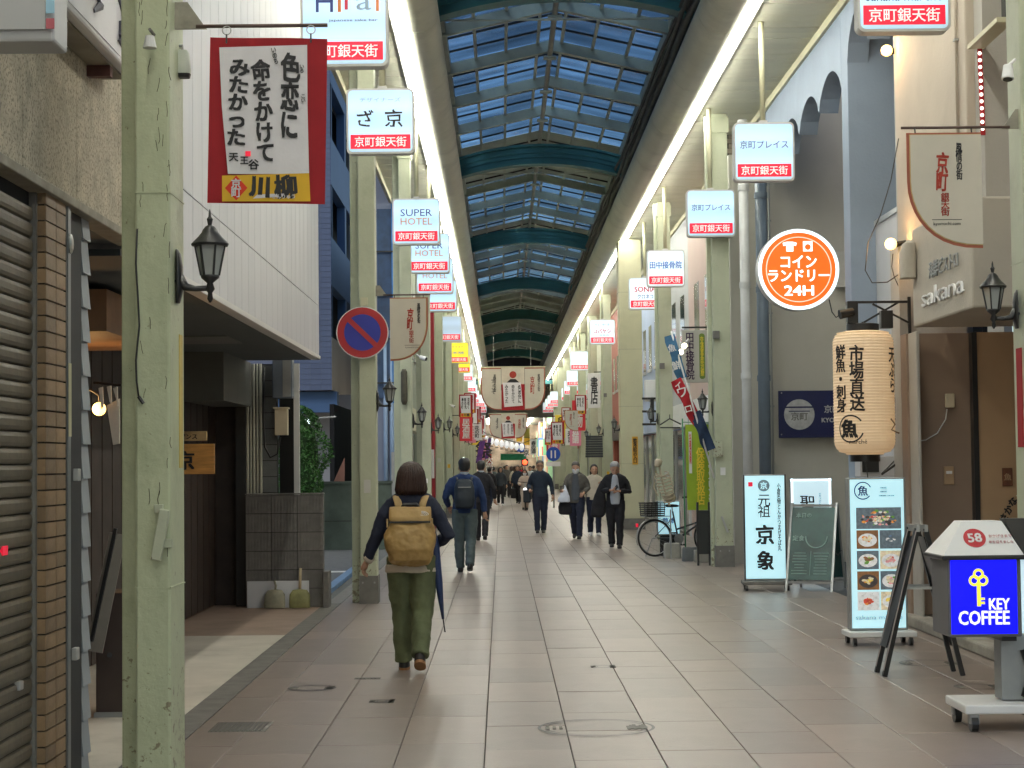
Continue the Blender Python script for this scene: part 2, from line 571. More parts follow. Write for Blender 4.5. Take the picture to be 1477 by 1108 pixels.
# side lane on the left between the two blocks
props(MB().box(-40, 21.6, -0.02, XL, 36.4, -0.004).build('side_lane', M_ASPH), kind='structure')
props(MB().box(-9, 27.9, -0.004, XL - 0.1, 28.15, 0.004).build('lane_marking', M_WHITEP), kind='structure')
MB_BLUE = mat('blue_drain_paint', (0.10, 0.20, 0.36), 0.6, 0.2, 4)
o = MB().bar((XL - 0.16, 22.3, 0.03), (XL - 0.2, 29.5, 0.03), 0.12, 0.06).build('drain_kerb', MB_BLUE); props(o, kind='structure')
# access covers
def cover(px, py, r, label, group=None, half=False):
    c = PG(px, py)
    t = thing('manhole_cover', label, 'manhole cover', (c.x, c.y, 0), 0, group)
    ring = MB()
    n = 40
    for rad, th in ((r, 0.02), (r - 0.045, 0.01)):
        prev = None
        vs, fs = [], []
        for j in range(n):
            a = 2 * math.pi * j / n
            for q in (rad - th, rad):
                vs.append((q * math.cos(a), q * math.sin(a), 0.0035))
        for j in range(n):
            a, b = 2 * j, 2 * ((j + 1) % n)
            fs.append((a, a + 1, b + 1, b))
        ring.add(vs, fs)
    ring.build('rim', M_BLACK, t, world=False)
    mk = MB()
    for i in range(6):
        x = r * (0.52 + 0.055 * i)
        mk.box(x, -0.09 + 0.02 * (i % 2), 0.0015, x + 0.02, 0.05 + 0.03 * (i % 3), 0.0038)
        mk.box(-x - 0.02, -0.05, 0.0015, -x, 0.07, 0.0038) if i % 2 else None
    mk.build('marking', M_PLINTH, t, world=False)['kind'] = 'stuff'
    return t
cover(860, 1050, 0.365, 'large round stone filled cover nearest the camera in the middle of the paving', 'access covers in the paving')
cover(450, 993, 0.18, 'round cover on the left lane of slabs beyond the dark grid', 'access covers in the paving')
cover(551, 1012, 0.085, 'tiny round cover with raised letters just below the walking woman\'s shoes', 'access covers in the paving')
cover(870, 962, 0.10, 'small round lettered cover up the street from the large round one', 'access covers in the paving')
cover(1340, 957, 0.24, 'round cover under the folding black signboard', 'access covers in the paving')
cover(1410, 991, 0.17, 'thin round cover between folding board and coffee sign', 'access covers in the paving')
def grid(px, py, w_, l_, label):
    c = PG(px, py)
    t = thing('drain_grate', label, 'drain cover', (c.x, c.y, 0))
    MB().box(-w_ / 2, -l_ / 2, 0.0005, w_ / 2, l_ / 2, 0.003).build('frame', M_PLINTH, t, world=False)
    n = int(w_ / 0.03)
    for i in range(n):
        x = -w_ / 2 + 0.015 + i * (w_ - 0.03) / n
        MB().box(x, -l_ / 2 + 0.02, 0.003, x + 0.012, l_ / 2 - 0.02, 0.006).build('bar', M_BLACK, t, world=False)
grid(348, 1049, 0.36, 0.42, 'dark rectangular iron grating beside the near green post')
grid(530, 979, 0.2, 0.09, 'short narrow slotted grating behind the walking woman')
grid(412, 870, 0.25, 0.18, 'dark slot cover in front of the dustpans')

# ================================================================== ARCADE ROOF
CX = 0.93
# side ceilings of narrow slats (pieces)
def side_ceiling(x0, x1, label):
    t = thing('side_ceiling', label, 'ceiling', ((x0 + x1) / 2, ARC0, 7.15))
    n = 0
    y = 11.0
    proto = None
    MB().box(x0, ARC0, 7.22, x1, ARC1, 7.3).build('backing', M_CEIL, t)
    while n < 140:
        if proto is None:
            proto = MB().box(-(x1 - x0) / 2, 0, 0, (x1 - x0) / 2, 0.285, 0.03).build('ceiling_slat', M_CEIL, t, world=False, bevel=0.006)
            proto.location = (0, y - ARC0, 0)
        else:
            o = piece(proto, t, (0, y - ARC0, rr.uniform(-0.004, 0.004)))
        y += 0.30; n += 1
    mb = MB()
    while y < ARC1:
        mb.box(x0, y, 7.15, x1, y + 0.285, 7.18); y += 0.30
    o = mb.build('ceiling_slats_beyond', M_CEIL, t); o['kind'] = 'stuff'
    xe = x1 if x0 > 0 else x0
    MB().box(xe - 0.03, ARC0, 7.04, xe + 0.03, ARC1, 7.34).build('edge_trim', M_CREAM, t)
    return t
side_ceiling(3.16, 4.14, 'cream slatted ceiling strip over the right pavement')
side_ceiling(-2.24, -1.29, 'cream slatted ceiling strip over the left pavement')
# strip lights: a run of fittings
def strip(x, z, label):
    t = thing('strip_light', label, 'strip light', (x, ARC0, z))
    y = ARC0
    while y < ARC1 - 2:
        l_ = 9.0
        MB().box(x - 0.034, y + 0.012, z, x + 0.034, min(y + l_, ARC1) - 0.012, z + 0.035).build('diffuser', M_TUBE, t)
        y += l_
    MB().box(x - 0.09, ARC0, z + 0.036, x + 0.09, ARC1, z + 0.09).build('housing', M_WPAINT, t)
strip(3.085, 7.08, 'long white fluorescent line under the right edge of the arcade roof')
strip(-1.215, 7.08, 'long white fluorescent line under the left edge of the arcade roof')
# round ducts
def duct(x, z, r, label):
    t = thing('roof_duct', label, 'duct', (x, ARC0, z))
    y = ARC0; k = 0
    while y < ARC1:
        l_ = 3.5
        MB().tube([(x, y + 0.012, z), (x, min(y + l_, ARC1) - 0.012, z)], r, 28).build('duct_section', M_DUCT, t, auto=True)
        y += l_; k += 1
    MB().tube([(x, ARC0, z), (x, ARC1, z)], r - 0.02, 20).build('core', M_DARK, t, smooth=True)
duct(2.83, 7.32, 0.29, 'fat round cream duct running along the right side of the roof')
duct(-0.99, 7.34, 0.26, 'fat round cream duct running along the left side of the roof')

roof = thing('arcade_roof', 'teal and green steel arcade roof with glazed bays', 'roof', (CX, ARC0, 8.4))
GL, GR, ZE, ZR = -0.87, 2.75, 8.45, 8.86
def roofz(x):
    return ZE + (ZR - ZE) * (1 - abs(x - CX) / ((GR - GL) / 2))
# side walls between duct and glass
MB().box(GR, ARC0, 7.45, GR + 0.1, ARC1, 8.5).build('gutter_wall', M_DKROOF, roof)
MB().box(GL - 0.1, ARC0, 7.45, GL, ARC1, 8.5).build('gutter_wall', M_DKROOF, roof)
MB().box(GR - 0.1, ARC0, 8.3, GR - 0.02, ARC1, 8.5).build('eave_rail', M_STEEL, roof)
MB().box(GL + 0.02, ARC0, 8.3, GL + 0.08, ARC1, 8.5).build('eave_rail', M_STEEL, roof)
cab = MB()
for i, (dx, dz, r_) in enumerate(((-0.1, 0, 0.05), (-0.18, 0.08, 0.035), (-0.08, 0.17, 0.05), (-0.2, 0.22, 0.03), (-0.06, 0.3, 0.045))):
    pts = [(GR + dx + 0.02 * math.sin(j * 1.7 + i), ARC0 + j * 1.4, 7.75 + dz + 0.02 * math.cos(j * 2.1 + i)) for j in range(int((ARC1 - ARC0) / 1.4))]
    cab.tube(pts, r_, 6)
cab.build('cable_bundle', mat('cable_grey', (0.09, 0.095, 0.085), 0.7, 0.3, 3), roof, smooth=True)
arch_y = [24.8 + 14.0 * i for i in range(-4, 8)]
# cross beams
def cross_beam(y, solid=0.17, m=M_STEEL):
    mb = MB()
    t_ = 0.06
    for s_ in (-1, 1):
        xe = GR if s_ > 0 else GL
        x0_ = CX
        for (z0o, z1o) in ((-0.20, -0.015),):
            a, b = (x0_, roofz(x0_)), (xe, roofz(xe))
            poly = [(a[0], y, a[1] + z0o), (b[0], y, b[1] + z0o), (b[0], y, b[1] + z1o), (a[0], y, a[1] + z1o)]
            mb.prism(poly, (0, t_, 0))
            poly = [(a[0], y - 0.04, a[1] + z0o - 0.012), (b[0], y - 0.04, b[1] + z0o - 0.012), (b[0], y - 0.04, b[1] + z0o), (a[0], y - 0.04, a[1] + z0o)]
            mb.prism(poly, (0, 0.14, 0))
    return mb
mx = [GL + 0.02, -0.36, 0.15, 0.69, 1.10, 1.62, 2.19, GR - 0.02]
n_beam = 0
nb = None
M_PANEL = mat('opaque_roof_panel', (0.42, 0.50, 0.45), 0.6, 0.2, 0.8, dirt=0.3)
beams = []
for ai in range(len(arch_y) - 1):
    y0, y1 = arch_y[ai], arch_y[ai + 1]
    for k in range(5):
        yb = y0 + (k + 0.0) * 2.8
        if k: beams.append(yb)
for yb in beams:
    cross_beam(yb).build('cross_beam', M_STEEL, roof)
# arches: curved, ribbed, teal
def arch(y):
    mb = MB()
    n = 18
    xa, xb = GL - 0.12, GR + 0.12
    def zc(x, off):
        u = (x - CX) / ((xb - xa) / 2)
        return 7.83 + 0.33 * (1 - u * u) + off
    for off, dz, yy, th in ((0.0, 0.34, y, 0.20), (-0.05, 0.055, y - 0.07, 0.34), (0.34, 0.05, y - 0.05, 0.3), (0.10, 0.025, y - 0.02, 0.02), (0.2, 0.025, y - 0.02, 0.02)):
        for i in range(n):
            x0_, x1_ = xa + (xb - xa) * i / n, xa + (xb - xa) * (i + 1) / n
            mb.prism([(x0_, yy, zc(x0_, off)), (x1_, yy, zc(x1_, off)), (x1_, yy, zc(x1_, off) + dz), (x0_, yy, zc(x0_, off) + dz)], (0, th, 0))
    a = mb.build('arch', M_TEAL, roof)
    # tie rod under the glass just behind the arch
    MB().tube([(GL, y + 1.2, 8.1), (GR, y + 1.2, 8.1)], 0.018, 6).build('tie_rod', M_STEEL, roof)
for y in arch_y: arch(y)
# glazing: panes between the longitudinal mullions, one bay at a time
def bay_glass(yb0, yb1, opaque):
    for i in range(len(mx) - 1):
        a, b = mx[i], mx[i + 1]
        pts = [a, b] if not (a < CX < b) else [a, CX, b]
        mb = MB()
        for j in range(len(pts) - 1):
            p, q = pts[j], pts[j + 1]
            mb.add([(p, yb0, roofz(p)), (q, yb0, roofz(q)), (q, yb1, roofz(q)), (p, yb1, roofz(p)),
                    (p, yb0, roofz(p) + .01), (q, yb0, roofz(q) + .01), (q, yb1, roofz(q) + .01), (p, yb1, roofz(p) + .01)],
                   [(0, 1, 2, 3), (4, 7, 6, 5), (0, 4, 5, 1), (2, 6, 7, 3)])
        mb.build('roof_pane' if not opaque else 'roof_panel', M_PANEL if opaque else G_ROOF, roof)
ys = sorted(beams + arch_y)
for a, b in zip(ys[:-1], ys[1:]):
    opq = (38.5 < a + 0.1 < 43.9) or (52.6 < a + .1 < 55.5) or a > 72
    bay_glass(a + 0.03, b - 0.0, opq)
mb = MB()
for x in mx[1:-1]:
    mb.bar((x, ARC0, roofz(x) - 0.03), (x, ARC1, roofz(x) - 0.03), 0.05, 0.05)
mb.build('mullion', M_STEEL, roof)
bars = MB()
for a, b in zip(ys[:-1], ys[1:]):
    for k in (1, 2):
        y = a + (b - a) * k / 3
        for s_ in (-1, 1):
            xe = GR if s_ > 0 else GL
            bars.bar((CX, y, ZR - 0.035), (xe, y, ZE - 0.035), 0.03, 0.035)
bars.build('glazing_bar', M_BLACK, roof)
MB().tube([(0.90, ARC0, 8.60), (0.90, ARC1, 8.60)], 0.045, 10).build('ridge_pipe', mat('pipe_tan', (0.30, 0.30, 0.25), 0.5), roof, smooth=True)
mb = MB()
for y in beams:
    mb.box(0.79, y - 0.05, 8.52, 1.01, y + 0.12, 8.555)
mb.build('pipe_cradle', M_STEEL, roof)
# opaque covers added over the side strips so that no sky shows beside the ceilings
MB().box(GR + 0.1, ARC0, 8.35, 8.0, 20.5, 8.45).build('sky_cover', M_DKROOF, roof)
MB().box(GR + 0.1, 20.5, 8.35, 4.6, ARC1, 8.45).build('sky_cover', M_DKROOF, roof)
MB().box(-2.5, 21.2, 8.35, GL - 0.1, ARC1, 8.45).build('sky_cover', M_DKROOF, roof)
MB().box(-4.5, ARC0, 8.35, GL - 0.1, 21.2, 8.45).build('sky_cover', M_DKROOF, roof)
# end of the glazed arcade: dark panel painted as the dusk in its open end
MB().box(-2.6, ARC1 - 0.1, 6.95, 4.6, ARC1, 9.2).build('end_dusk_panel', mat('dusk_dark', (0.008, 0.012, 0.03), 0.3, 0.3, 0.5), roof)
MB().bar((-1.9, ARC1 - 0.6, 6.9), (3.8, ARC1 - 0.6, 6.9), 0.2, 0.25).build('end_beam', M_TEAL, roof)

# ================================================================== POSTS
posts_left = [21.5, 30.2, 38.2, 46.5, 55, 64, 73, 82, 91, 100, 109]
posts_right = [28.1, 37.7, 58.4, 67, 76, 85, 94, 103, 112]
def post(x0, x1, y0, dy, label, side, m=M_GREEN, top=7.1, cat='post', grp='green arcade posts', band=0.33):
    cx = (x0 + x1) / 2
    t = thing('arcade_post', label, cat, (cx, y0, 0), 0, grp)
    MB().box(x0, y0, 0.0, x1, y0 + dy, top).build('shaft', m, t, bevel=0.012)
    s_ = -1
    if side < 0 or y0 > 12:
        MB().box(x0 - (0.11 if side < 0 else 0.06), y0 + dy - 0.13, 0.0, x0 - 0.002, y0 + dy, top).build('rear_flange', m, t, bevel=0.008)
    MB().box(x0 - 0.012, y0 - 0.012, 0.0, x1 + 0.012, y0 + dy + 0.012, band).build('plinth', M_PLINTH, t)
    MB().box(x0 - 0.02, y0 - 0.02, top - 0.3, x1 + 0.02, y0 + dy + 0.02, top - 0.05).build('cap', m, t)
    mb = MB()
    for z in (band + 1.1, 2.9, 4.7):
        mb.box(x0 - 0.003, y0 - 0.003, z, x1 + 0.003, y0 + dy + 0.003, z + 0.006)
    mb.build('weld_seam', m, t)['kind'] = 'stuff'
    return t
p1a, p1b = P(195, 700, 8.2), P(246, 700, 8.2)
near_post = post(p1a.x, p1b.x, 8.2, 0.36, 'nearest post on the left, peeling light green paint with black cable', -1, M_GREEN2, 7.1, band=0.0005)
cb = MB()
pts = []
for i, (px, py) in enumerate(((198, 330), (196, 380), (199, 430), (201, 470), (196, 520), (197, 550), (200, 572))):
    pts.append(P(px, py, 8.19))
cb.tube(pts, 0.0045, 6).build('cable', M_BLACK, near_post, smooth=True)
MB().tube([P(200, 572, 8.185), P(207, 582, 8.185)], 0.009, 6).build('plug', M_BLACK, near_post)
a, b = P(238, 735, 8.16), P(225, 808, 8.16)
MB().bar(a, b, 0.045, 0.04, (0, -1, 0)).build('flag_holder', M_GREEN, near_post, bevel=0.004)
for px, py in ((229, 734), (242, 784)):
    q = P(px, py, 8.18); MB().box(q.x - 0.02, q.y - 0.005, q.z - 0.02, q.x + 0.02, q.y + 0.015, q.z + 0.02).build('bracket', M_GREEN, near_post, bevel=0.003)
# yellow stripe label on the side
q = P(255, 482, 8.4); q2 = P(255, 675, 8.4)
MB().box(p1b.x - 0.001, 8.42, q2.z, p1b.x + 0.004, 8.5, q.z).build('yellow_plate', mat('yellow_plate', (0.55, 0.42, 0.1), 0.5), near_post)
# paint cracks
ck = MB(); r5 = random.Random(5)
for i in range(34):
    x = p1b.x - r5.random() ** 2.2 * (p1b.x - p1a.x) * 0.9; z = r5.uniform(1.2, 3.9)
    for k in range(3):
        x2, z2 = x + r5.uniform(-.006, .006), z - r5.uniform(.008, .03)
        ck.bar((x, 8.199, z), (x2, 8.199, z2), 0.0024, 0.002, (0, 1, 0)); x, z = x2, z2
ck.build('paint_crack', mat('rust_crack', (0.06, 0.05, 0.03), 0.9), near_post)['kind'] = 'stuff'
bd = thing('spotlight', 'small round flood lamp clamped high on the near left post', 'spotlight', P(214, 58, 8.15))
c = P(216, 52, 8.1)
MB().tube([c, c + Vector((-0.0, 0, -0.055))], [0.02, 0.032], 12).build('hood', M_RIM, bd)
MB().tube([c + Vector((0, 0, 0.03)), c + Vector((0, 0.1, 0.03))], 0.008, 6).build('arm', M_PLINTH, bd)
for i, y in enumerate(posts_left):
    lab = ['green post on the left behind the no parking sign', 'second green post up the left side, beyond the blue building',
           'third green post up the left side next to a red upright'] [i] if i < 3 else ['','','', 'fourth green post up the left side, with a carriage lamp', 'fifth green post up the left side', 'sixth green post up the left side', 'seventh green post up the left side', 'eighth green post up the left side', 'ninth green post up the left side', 'tenth green post up the left side', 'last green post on the left before the cross street'][i]
    post(-1.69, -1.49, y, 0.3, lab, -1, grp='green arcade posts' if i < 3 else 'far green posts on the left')
for i, y in enumerate(posts_right):
    lab = ['green post on the right beside the bicycle with a wall box', 'green post on the right behind the bicycle'][i] if i < 2 else \
          ['','', 'green post on the right directly behind the old man with the phone', 'green post on the right behind the dark awning', 'fifth green post up the right side', 'sixth green post up the right side', 'seventh green post up the right side', 'eighth green post up the right side', 'last green post on the right before the cross street'][i]
    post(3.33, 3.6, y, 0.3, lab, 1, grp='green arcade posts' if i < 2 else 'far green posts on the right')
npr = post(P(1483, 600, 11.4).x, P(1483, 600, 11.4).x + 0.27, 11.4, 0.3, 'nearest green post on the right at the picture edge', 1, band=0.3)
MB().box(P(1483, 600, 11.4).x - 0.006, 11.5, P(1470, 645, 11.4).z, P(1483, 600, 11.4).x - 0.001, 11.62, P(1470, 500, 11.4).z).build('red_strip', M_RED, npr)
# yellow column of the shop on the right
yc = thing('cream_column', 'wide cream yellow column with an orange notice on the right', 'column', (3.2, 44, 0))
xa, xb = P(896, 700, 44).x, P(929, 700, 44).x
MB().box(xa, 44, 0.27, xb, 44.6, 7.1).build('shaft', M_CREAM, yc, bevel=0.015)
MB().box(xa - 0.02, 43.98, 0, xb + 0.02, 44.62, 0.27).build('plinth', M_PLINTH, yc)
for i in range(4):
    MB().box(xa - 0.003, 43.997, 1.6 + i * 1.4, xb + 0.003, 44.6, 1.605 + i * 1.4).build('joint', M_PLINTH, yc)
q = P(916, 650, 43.98)
MB().box(q.x - 0.07, 43.97, q.z - 0.34, q.x + 0.07, 43.99, q.z + 0.34).build('notice', mat('orange_notice', (0.75, 0.38, 0.03), 0.5), yc)
text(vert('飲食店街の入口'), M_INK, yc, (q.x, 43.965, q.z), h=0.6, bold=0.03)
# ================================================================== LEFT: near shop with shutter
M_TERR = mat('terrazzo_panel', (0.50, 0.44, 0.33), 0.8, 0.22, 6, 0.5, 70, dirt=0.55, dcol=(0.13, 0.12, 0.09), speck=0.75)
M_SHUT = mat('shutter_slat', (0.105, 0.085, 0.055), 0.45, 0.18, 4, 0.2, 20, dirt=0.6, rnd=0.12, dcol=(0.05, 0.045, 0.035))
M_BRICKT = mat('brick_tile', (0.23, 0.15, 0.08), 0.5, 0.25, 8, 0.3, 40, dirt=0.4, rnd=0.22)
M_FRAME = mat('door_frame_grey', (0.16, 0.175, 0.18), 0.4, 0.08, 4, metal=0.4)
M_SIDING = mat('siding_board', (0.28, 0.31, 0.33), 0.6, 0.1, 4)
M_PANELW = mat('white_metal_panel', (0.57, 0.58, 0.61), 0.45, 0.05, 1.5, rnd=0.04, dirt=0.35, dcol=(0.5, 0.49, 0.47), stretch=(3, 6, 0.35))
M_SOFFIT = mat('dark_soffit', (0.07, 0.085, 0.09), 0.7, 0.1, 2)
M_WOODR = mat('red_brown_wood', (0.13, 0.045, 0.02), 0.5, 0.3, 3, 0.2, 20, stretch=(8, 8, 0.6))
M_WOODS = mat('sign_wood', (0.55, 0.27, 0.07), 0.5, 0.3, 3, stretch=(1, 1, 9))
M_BLOCK = mat('ribbed_block', (0.165, 0.155, 0.145), 0.85, 0.2, 5, 0.4, 60, rnd=0.12, dirt=0.5)
M_CBLK = mat('grey_block', (0.15, 0.155, 0.15), 0.85, 0.15, 4, 0.3, 60)
M_PIPEC = mat('cream_pipe', (0.42, 0.41, 0.33), 0.5, 0.1, 6)

b1 = thing('shuttered_shop', 'mottled stone panelled shopfront with a ribbed roller shutter and brick tile pier', 'shop', (-2.1, 9.3, 0))
YA, YE, YF = 4.6, 9.32, 10.36
js = [PX(x, 300, XL).y for x in (33, 111, 171)] 
cuts = [YA, 5.3] + js[:0]
ce = sorted([YA] + [PX(33, 300, XL).y - 1.0, PX(33, 300, XL).y, PX(111, 300, XL).y, PX(171, 300, XL).y, YF])
for a, b in zip(ce[:-1], ce[1:]):
    MB().box(XL - 0.06, a + 0.004, 2.97, XL, b - 0.004, 7.6).build('wall_panel', M_TERR, b1, bevel=0.004)
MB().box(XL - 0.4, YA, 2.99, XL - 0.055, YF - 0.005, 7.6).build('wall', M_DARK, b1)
MB().box(XL - 0.10, YA, 2.925, XL + 0.025, YF + 0.01, 2.97).build('edge_trim', mat('stone_trim', (0.25, 0.23, 0.18), 0.7, 0.3, 6, dirt=0.5), b1, bevel=0.005)
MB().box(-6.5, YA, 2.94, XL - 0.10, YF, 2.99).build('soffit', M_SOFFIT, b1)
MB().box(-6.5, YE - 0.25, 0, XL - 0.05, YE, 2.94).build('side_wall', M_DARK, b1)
# shutter, slat by slat
XS = XL - 0.07
ysh = PX(42, 700, XS).y
slat = MB()
n = 8
prof = [(0.0, 0.0), (0.012, 0.006), (0.017, 0.022), (0.017, 0.05), (0.012, 0.066), (0.0, 0.072)]
for i in range(len(prof) - 1):
    (x0_, z0_), (x1_, z1_) = prof[i], prof[i + 1]
    slat.add([(x0_, 0, z0_), (x0_, 3.4, z0_), (x1_, 3.4, z1_), (x1_, 0, z1_)], [(0, 1, 2, 3)])
sh = None
for k in range(38):
    if sh is None:
        sh = slat.build('shutter_slat', M_SHUT, b1, world=False, auto=True)
        sh.location = Vector((XS, ysh - 3.4, 0.03)) - WM[b1.name].translation
    else:
        piece(sh, b1, Vector((XS, ysh - 3.4, 0.03 + k * 0.0745)) - WM[b1.name].translation)
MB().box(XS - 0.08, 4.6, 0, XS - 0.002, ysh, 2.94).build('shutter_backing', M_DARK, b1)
q = PX(22, 989, XS); MB().box(XS, q.y - 0.03, q.z - 0.02, XS + 0.03, q.y + 0.03, q.z + 0.02).build('shutter_lock', M_ALU, b1, bevel=0.004)
q = PX(3, 794, XS); MB().box(XS, q.y - 0.06, q.z - 0.02, XS + 0.02, q.y + 0.02, q.z + 0.02).build('sticker', M_REDS, b1)
MB().box(XS - 0.04, ysh - 0.005, 0, XS + 0.03, ysh + 0.04, 2.94).build('guide_rail', M_PLINTH, b1)
# tiled pier
ypa, ypb = PX(66, 700, XL).y, PX(95, 700, XL).y
MB().box(XL - 0.4, ypa + 0.012, 0, XL - 0.012, ypb, 2.94).build('pier', mat('grout', (0.05, 0.04, 0.03), 0.9, 0.2, 9), b1)
tp = None; tf = None
rw = 0.0735
wt = (ypb - ypa) / 2
for k in range(40):
    z = 0.004 + k * rw
    for j in (0, 1):
        loc = Vector((XL, ypa + j * wt, z)) - WM[b1.name].translation
        if tp is None:
            tp = MB().box(-0.014, 0.004, 0.004, 0, wt - 0.004, rw - 0.004).build('brick_tile', M_BRICKT, b1, world=False, bevel=0.002); tp.location = loc
        else: piece(tp, b1, loc)
    loc = Vector((XL, ypa, z)) - WM[b1.name].translation
    if tf is None:
        tf = MB().box(-0.075, 0, 0.004, -0.003, 0.012, rw - 0.004).build('brick_tile', M_BRICKT, b1, world=False, bevel=0.002); tf.location = loc
    else: piece(tf, b1, loc)
# glazed door frame and siding
yda = ypb + 0.02
ydb = PX(126, 700, XL).y
MB().box(XL - 0.05, yda, 0.05, XL - 0.03, ydb, 2.94).build('door_leaf', mat('dark_door', (0.014, 0.017, 0.02), 0.7, 0.1, 2), b1)
MB().box(XL - 0.03, yda + 0.01, 0.0, XL + 0.004, yda + 0.07, 2.94).build('door_stile', M_FRAME, b1, bevel=0.004)
MB().box(XL - 0.03, yda - 0.012, 0.0, XL - 0.002, yda + 0.008, 2.94).build('door_gasket', M_BLACK, b1)
q0, q1 = PX(103, 630, XL), PX(103, 525, XL)
MB().box(XL + 0.004, yda + 0.015, q0.z, XL + 0.007, yda + 0.065, q1.z).build('paper_strip', mat('cream_paper', (0.45, 0.43, 0.28), 0.8, 0.1, 8), b1)
q = PX(106, 685, XL); MB().box(XL + 0.004, q.y - 0.03, q.z - 0.03, XL + 0.03, q.y + 0.03, q.z + 0.03).build('door_lock', M_ALU, b1, bevel=0.004)
q = PX(104, 943, XL); MB().box(XL + 0.004, q.y - 0.03, q.z - 0.03, XL + 0.03, q.y + 0.03, q.z + 0.03).build('door_bolt', M_ALU, b1, bevel=0.004)
q = PX(99, 352, XL); MB().ball((XL + 0.01, q.y, q.z), (0.015, 0.03, 0.05), 8, 6).build('door_stay', M_ALU, b1)
zz = 0.02; sd = None
while zz < 2.85:
    ys_, ye_ = ydb + 0.01, YE + 0.02
    mb = MB().add([(XL - 0.04, ys_, zz + 0.185), (XL - 0.04, ye_, zz + 0.185), (XL - 0.022, ye_, zz), (XL - 0.022, ys_, zz),
                   (XL - 0.048, ys_, zz + 0.185), (XL - 0.048, ye_, zz + 0.185), (XL - 0.032, ye_, zz - 0.001), (XL - 0.032, ys_, zz - 0.001)],
                  [(0, 1, 2, 3), (4, 7, 6, 5), (0, 3, 7, 4), (1, 5, 6, 2), (3, 2, 6, 7), (0, 4, 5, 1)])
    mb.build('siding_board', M_SIDING, b1)
    zz += 0.175
# projecting shop sign boxes above
def box_sign_proj(px0, px1, D, z0, z1, th, label, face, stripes=None, grp=None):
    a, b = P(px0, 30, D).x, P(px1, 30, D).x
    t = thing('projecting_sign', label, 'shop sign', ((a + b) / 2, D, z0))
    return t, a, b
M_SIGNG = mat('grey_sign_face', (0.46, 0.47, 0.48), 0.4, 0.04, 1.5)
s1, a, b = box_sign_proj(-90, 78, 6.9, 3.25, 4.2, 0.3, 'pale grey box sign cut by the top left corner', None)
z0 = P(40, 60, 6.9).z
MB().box(XL - 0.02, 6.9, z0, b, 7.12, z0 + 0.9).build('box', M_SIGNG, s1, bevel=0.012)
MB().box(XL - 0.02, 6.885, z0 + 0.045, b - 0.03, 6.899, z0 + 0.9).build('face', M_SIGNG, s1)
q = P(73, 8, 6.88); MB().box(q.x - 0.018, 6.879, q.z - 0.03, q.x + 0.014, 6.884, q.z + 0.1).build('blue_stripe', mat('pale_blue', (0.35, 0.6, 0.75), 0.5), s1)
q = P(73, 34, 6.88); MB().box(q.x - 0.018, 6.879, q.z - 0.02, q.x + 0.014, 6.884, q.z + 0.02).build('red_stripe', mat('faded_red', (0.5, 0.12, 0.15), 0.5), s1)
# two overlapping slanted box signs further on: their street side shows big dark brush marks
def slab_sign(pxa, pxb, ybot, D0, D1, label, marks):
    xo = -1.93
    z0 = 3.72
    t = thing('projecting_sign', label, 'shop sign', (xo - 0.1, D0, z0))
    MB().box(XL + 0.002, D0, z0, xo, D1, z0 + 1.2).build('box', mat('pale_sign_face', (0.66, 0.63, 0.65), 0.35, 0.05, 3), t, bevel=0.015)
    MB().box(XL + 0.004, D0 + 0.05, z0 - 0.014, xo - 0.05, D1 - 0.05, z0 - 0.001).build('base_plate', mat('tan_sign_base', (0.25, 0.22, 0.17), 0.7, 0.2, 4), t)
    MB().box(xo + 0.001, D0 + 0.02, z0 + 0.03, xo + 0.004, D1 - 0.02, z0 + 1.2).build('street_face', mat('pale_sign_face', (0.66, 0.63, 0.65), 0.35, 0.05, 3), t)
    mk = []
    for k, (u, v, r_) in enumerate(marks):
        pts = []
        rq = random.Random(k)
        for i in range(7):
            pts.append((xo + 0.006, D0 + (D1 - D0) * (u + 0.06 * math.sin(i * 1.3 + k)), z0 + 0.06 + v + i * r_))
        MB().tube(pts, [0.006, 0.02, 0.03, 0.034, 0.024, 0.02, 0.006], 6, ell=1.8).build('brush_mark', mat('grey_ink', (0.13, 0.13, 0.17), 0.6), t)
    MB().box(xo + 0.004, D0 + 0.02, z0 + 0.32, xo + 0.006, D1 - 0.4, z0 + 0.40).build('pink_band', mat('faded_red', (0.5, 0.12, 0.15), 0.5), t)
    for y in (D0 + 0.35, D1 - 0.4):
        MB().box(XL, y, z0 - 0.07, xo - 0.05, y + 0.06, z0 - 0.015).build('bracket', mat('rusty_iron', (0.09, 0.035, 0.03), 0.7, 0.3, 8), t)
    return t
slab_sign(110, 206, 112, 7.3, 9.55, 'long pale box sign with dark brush marks, fixed beside the near green post', [(0.55, 0.05, 0.06), (0.75, 0.3, 0.07), (0.35, 0.5, 0.06), (0.85, 0.02, 0.04)])

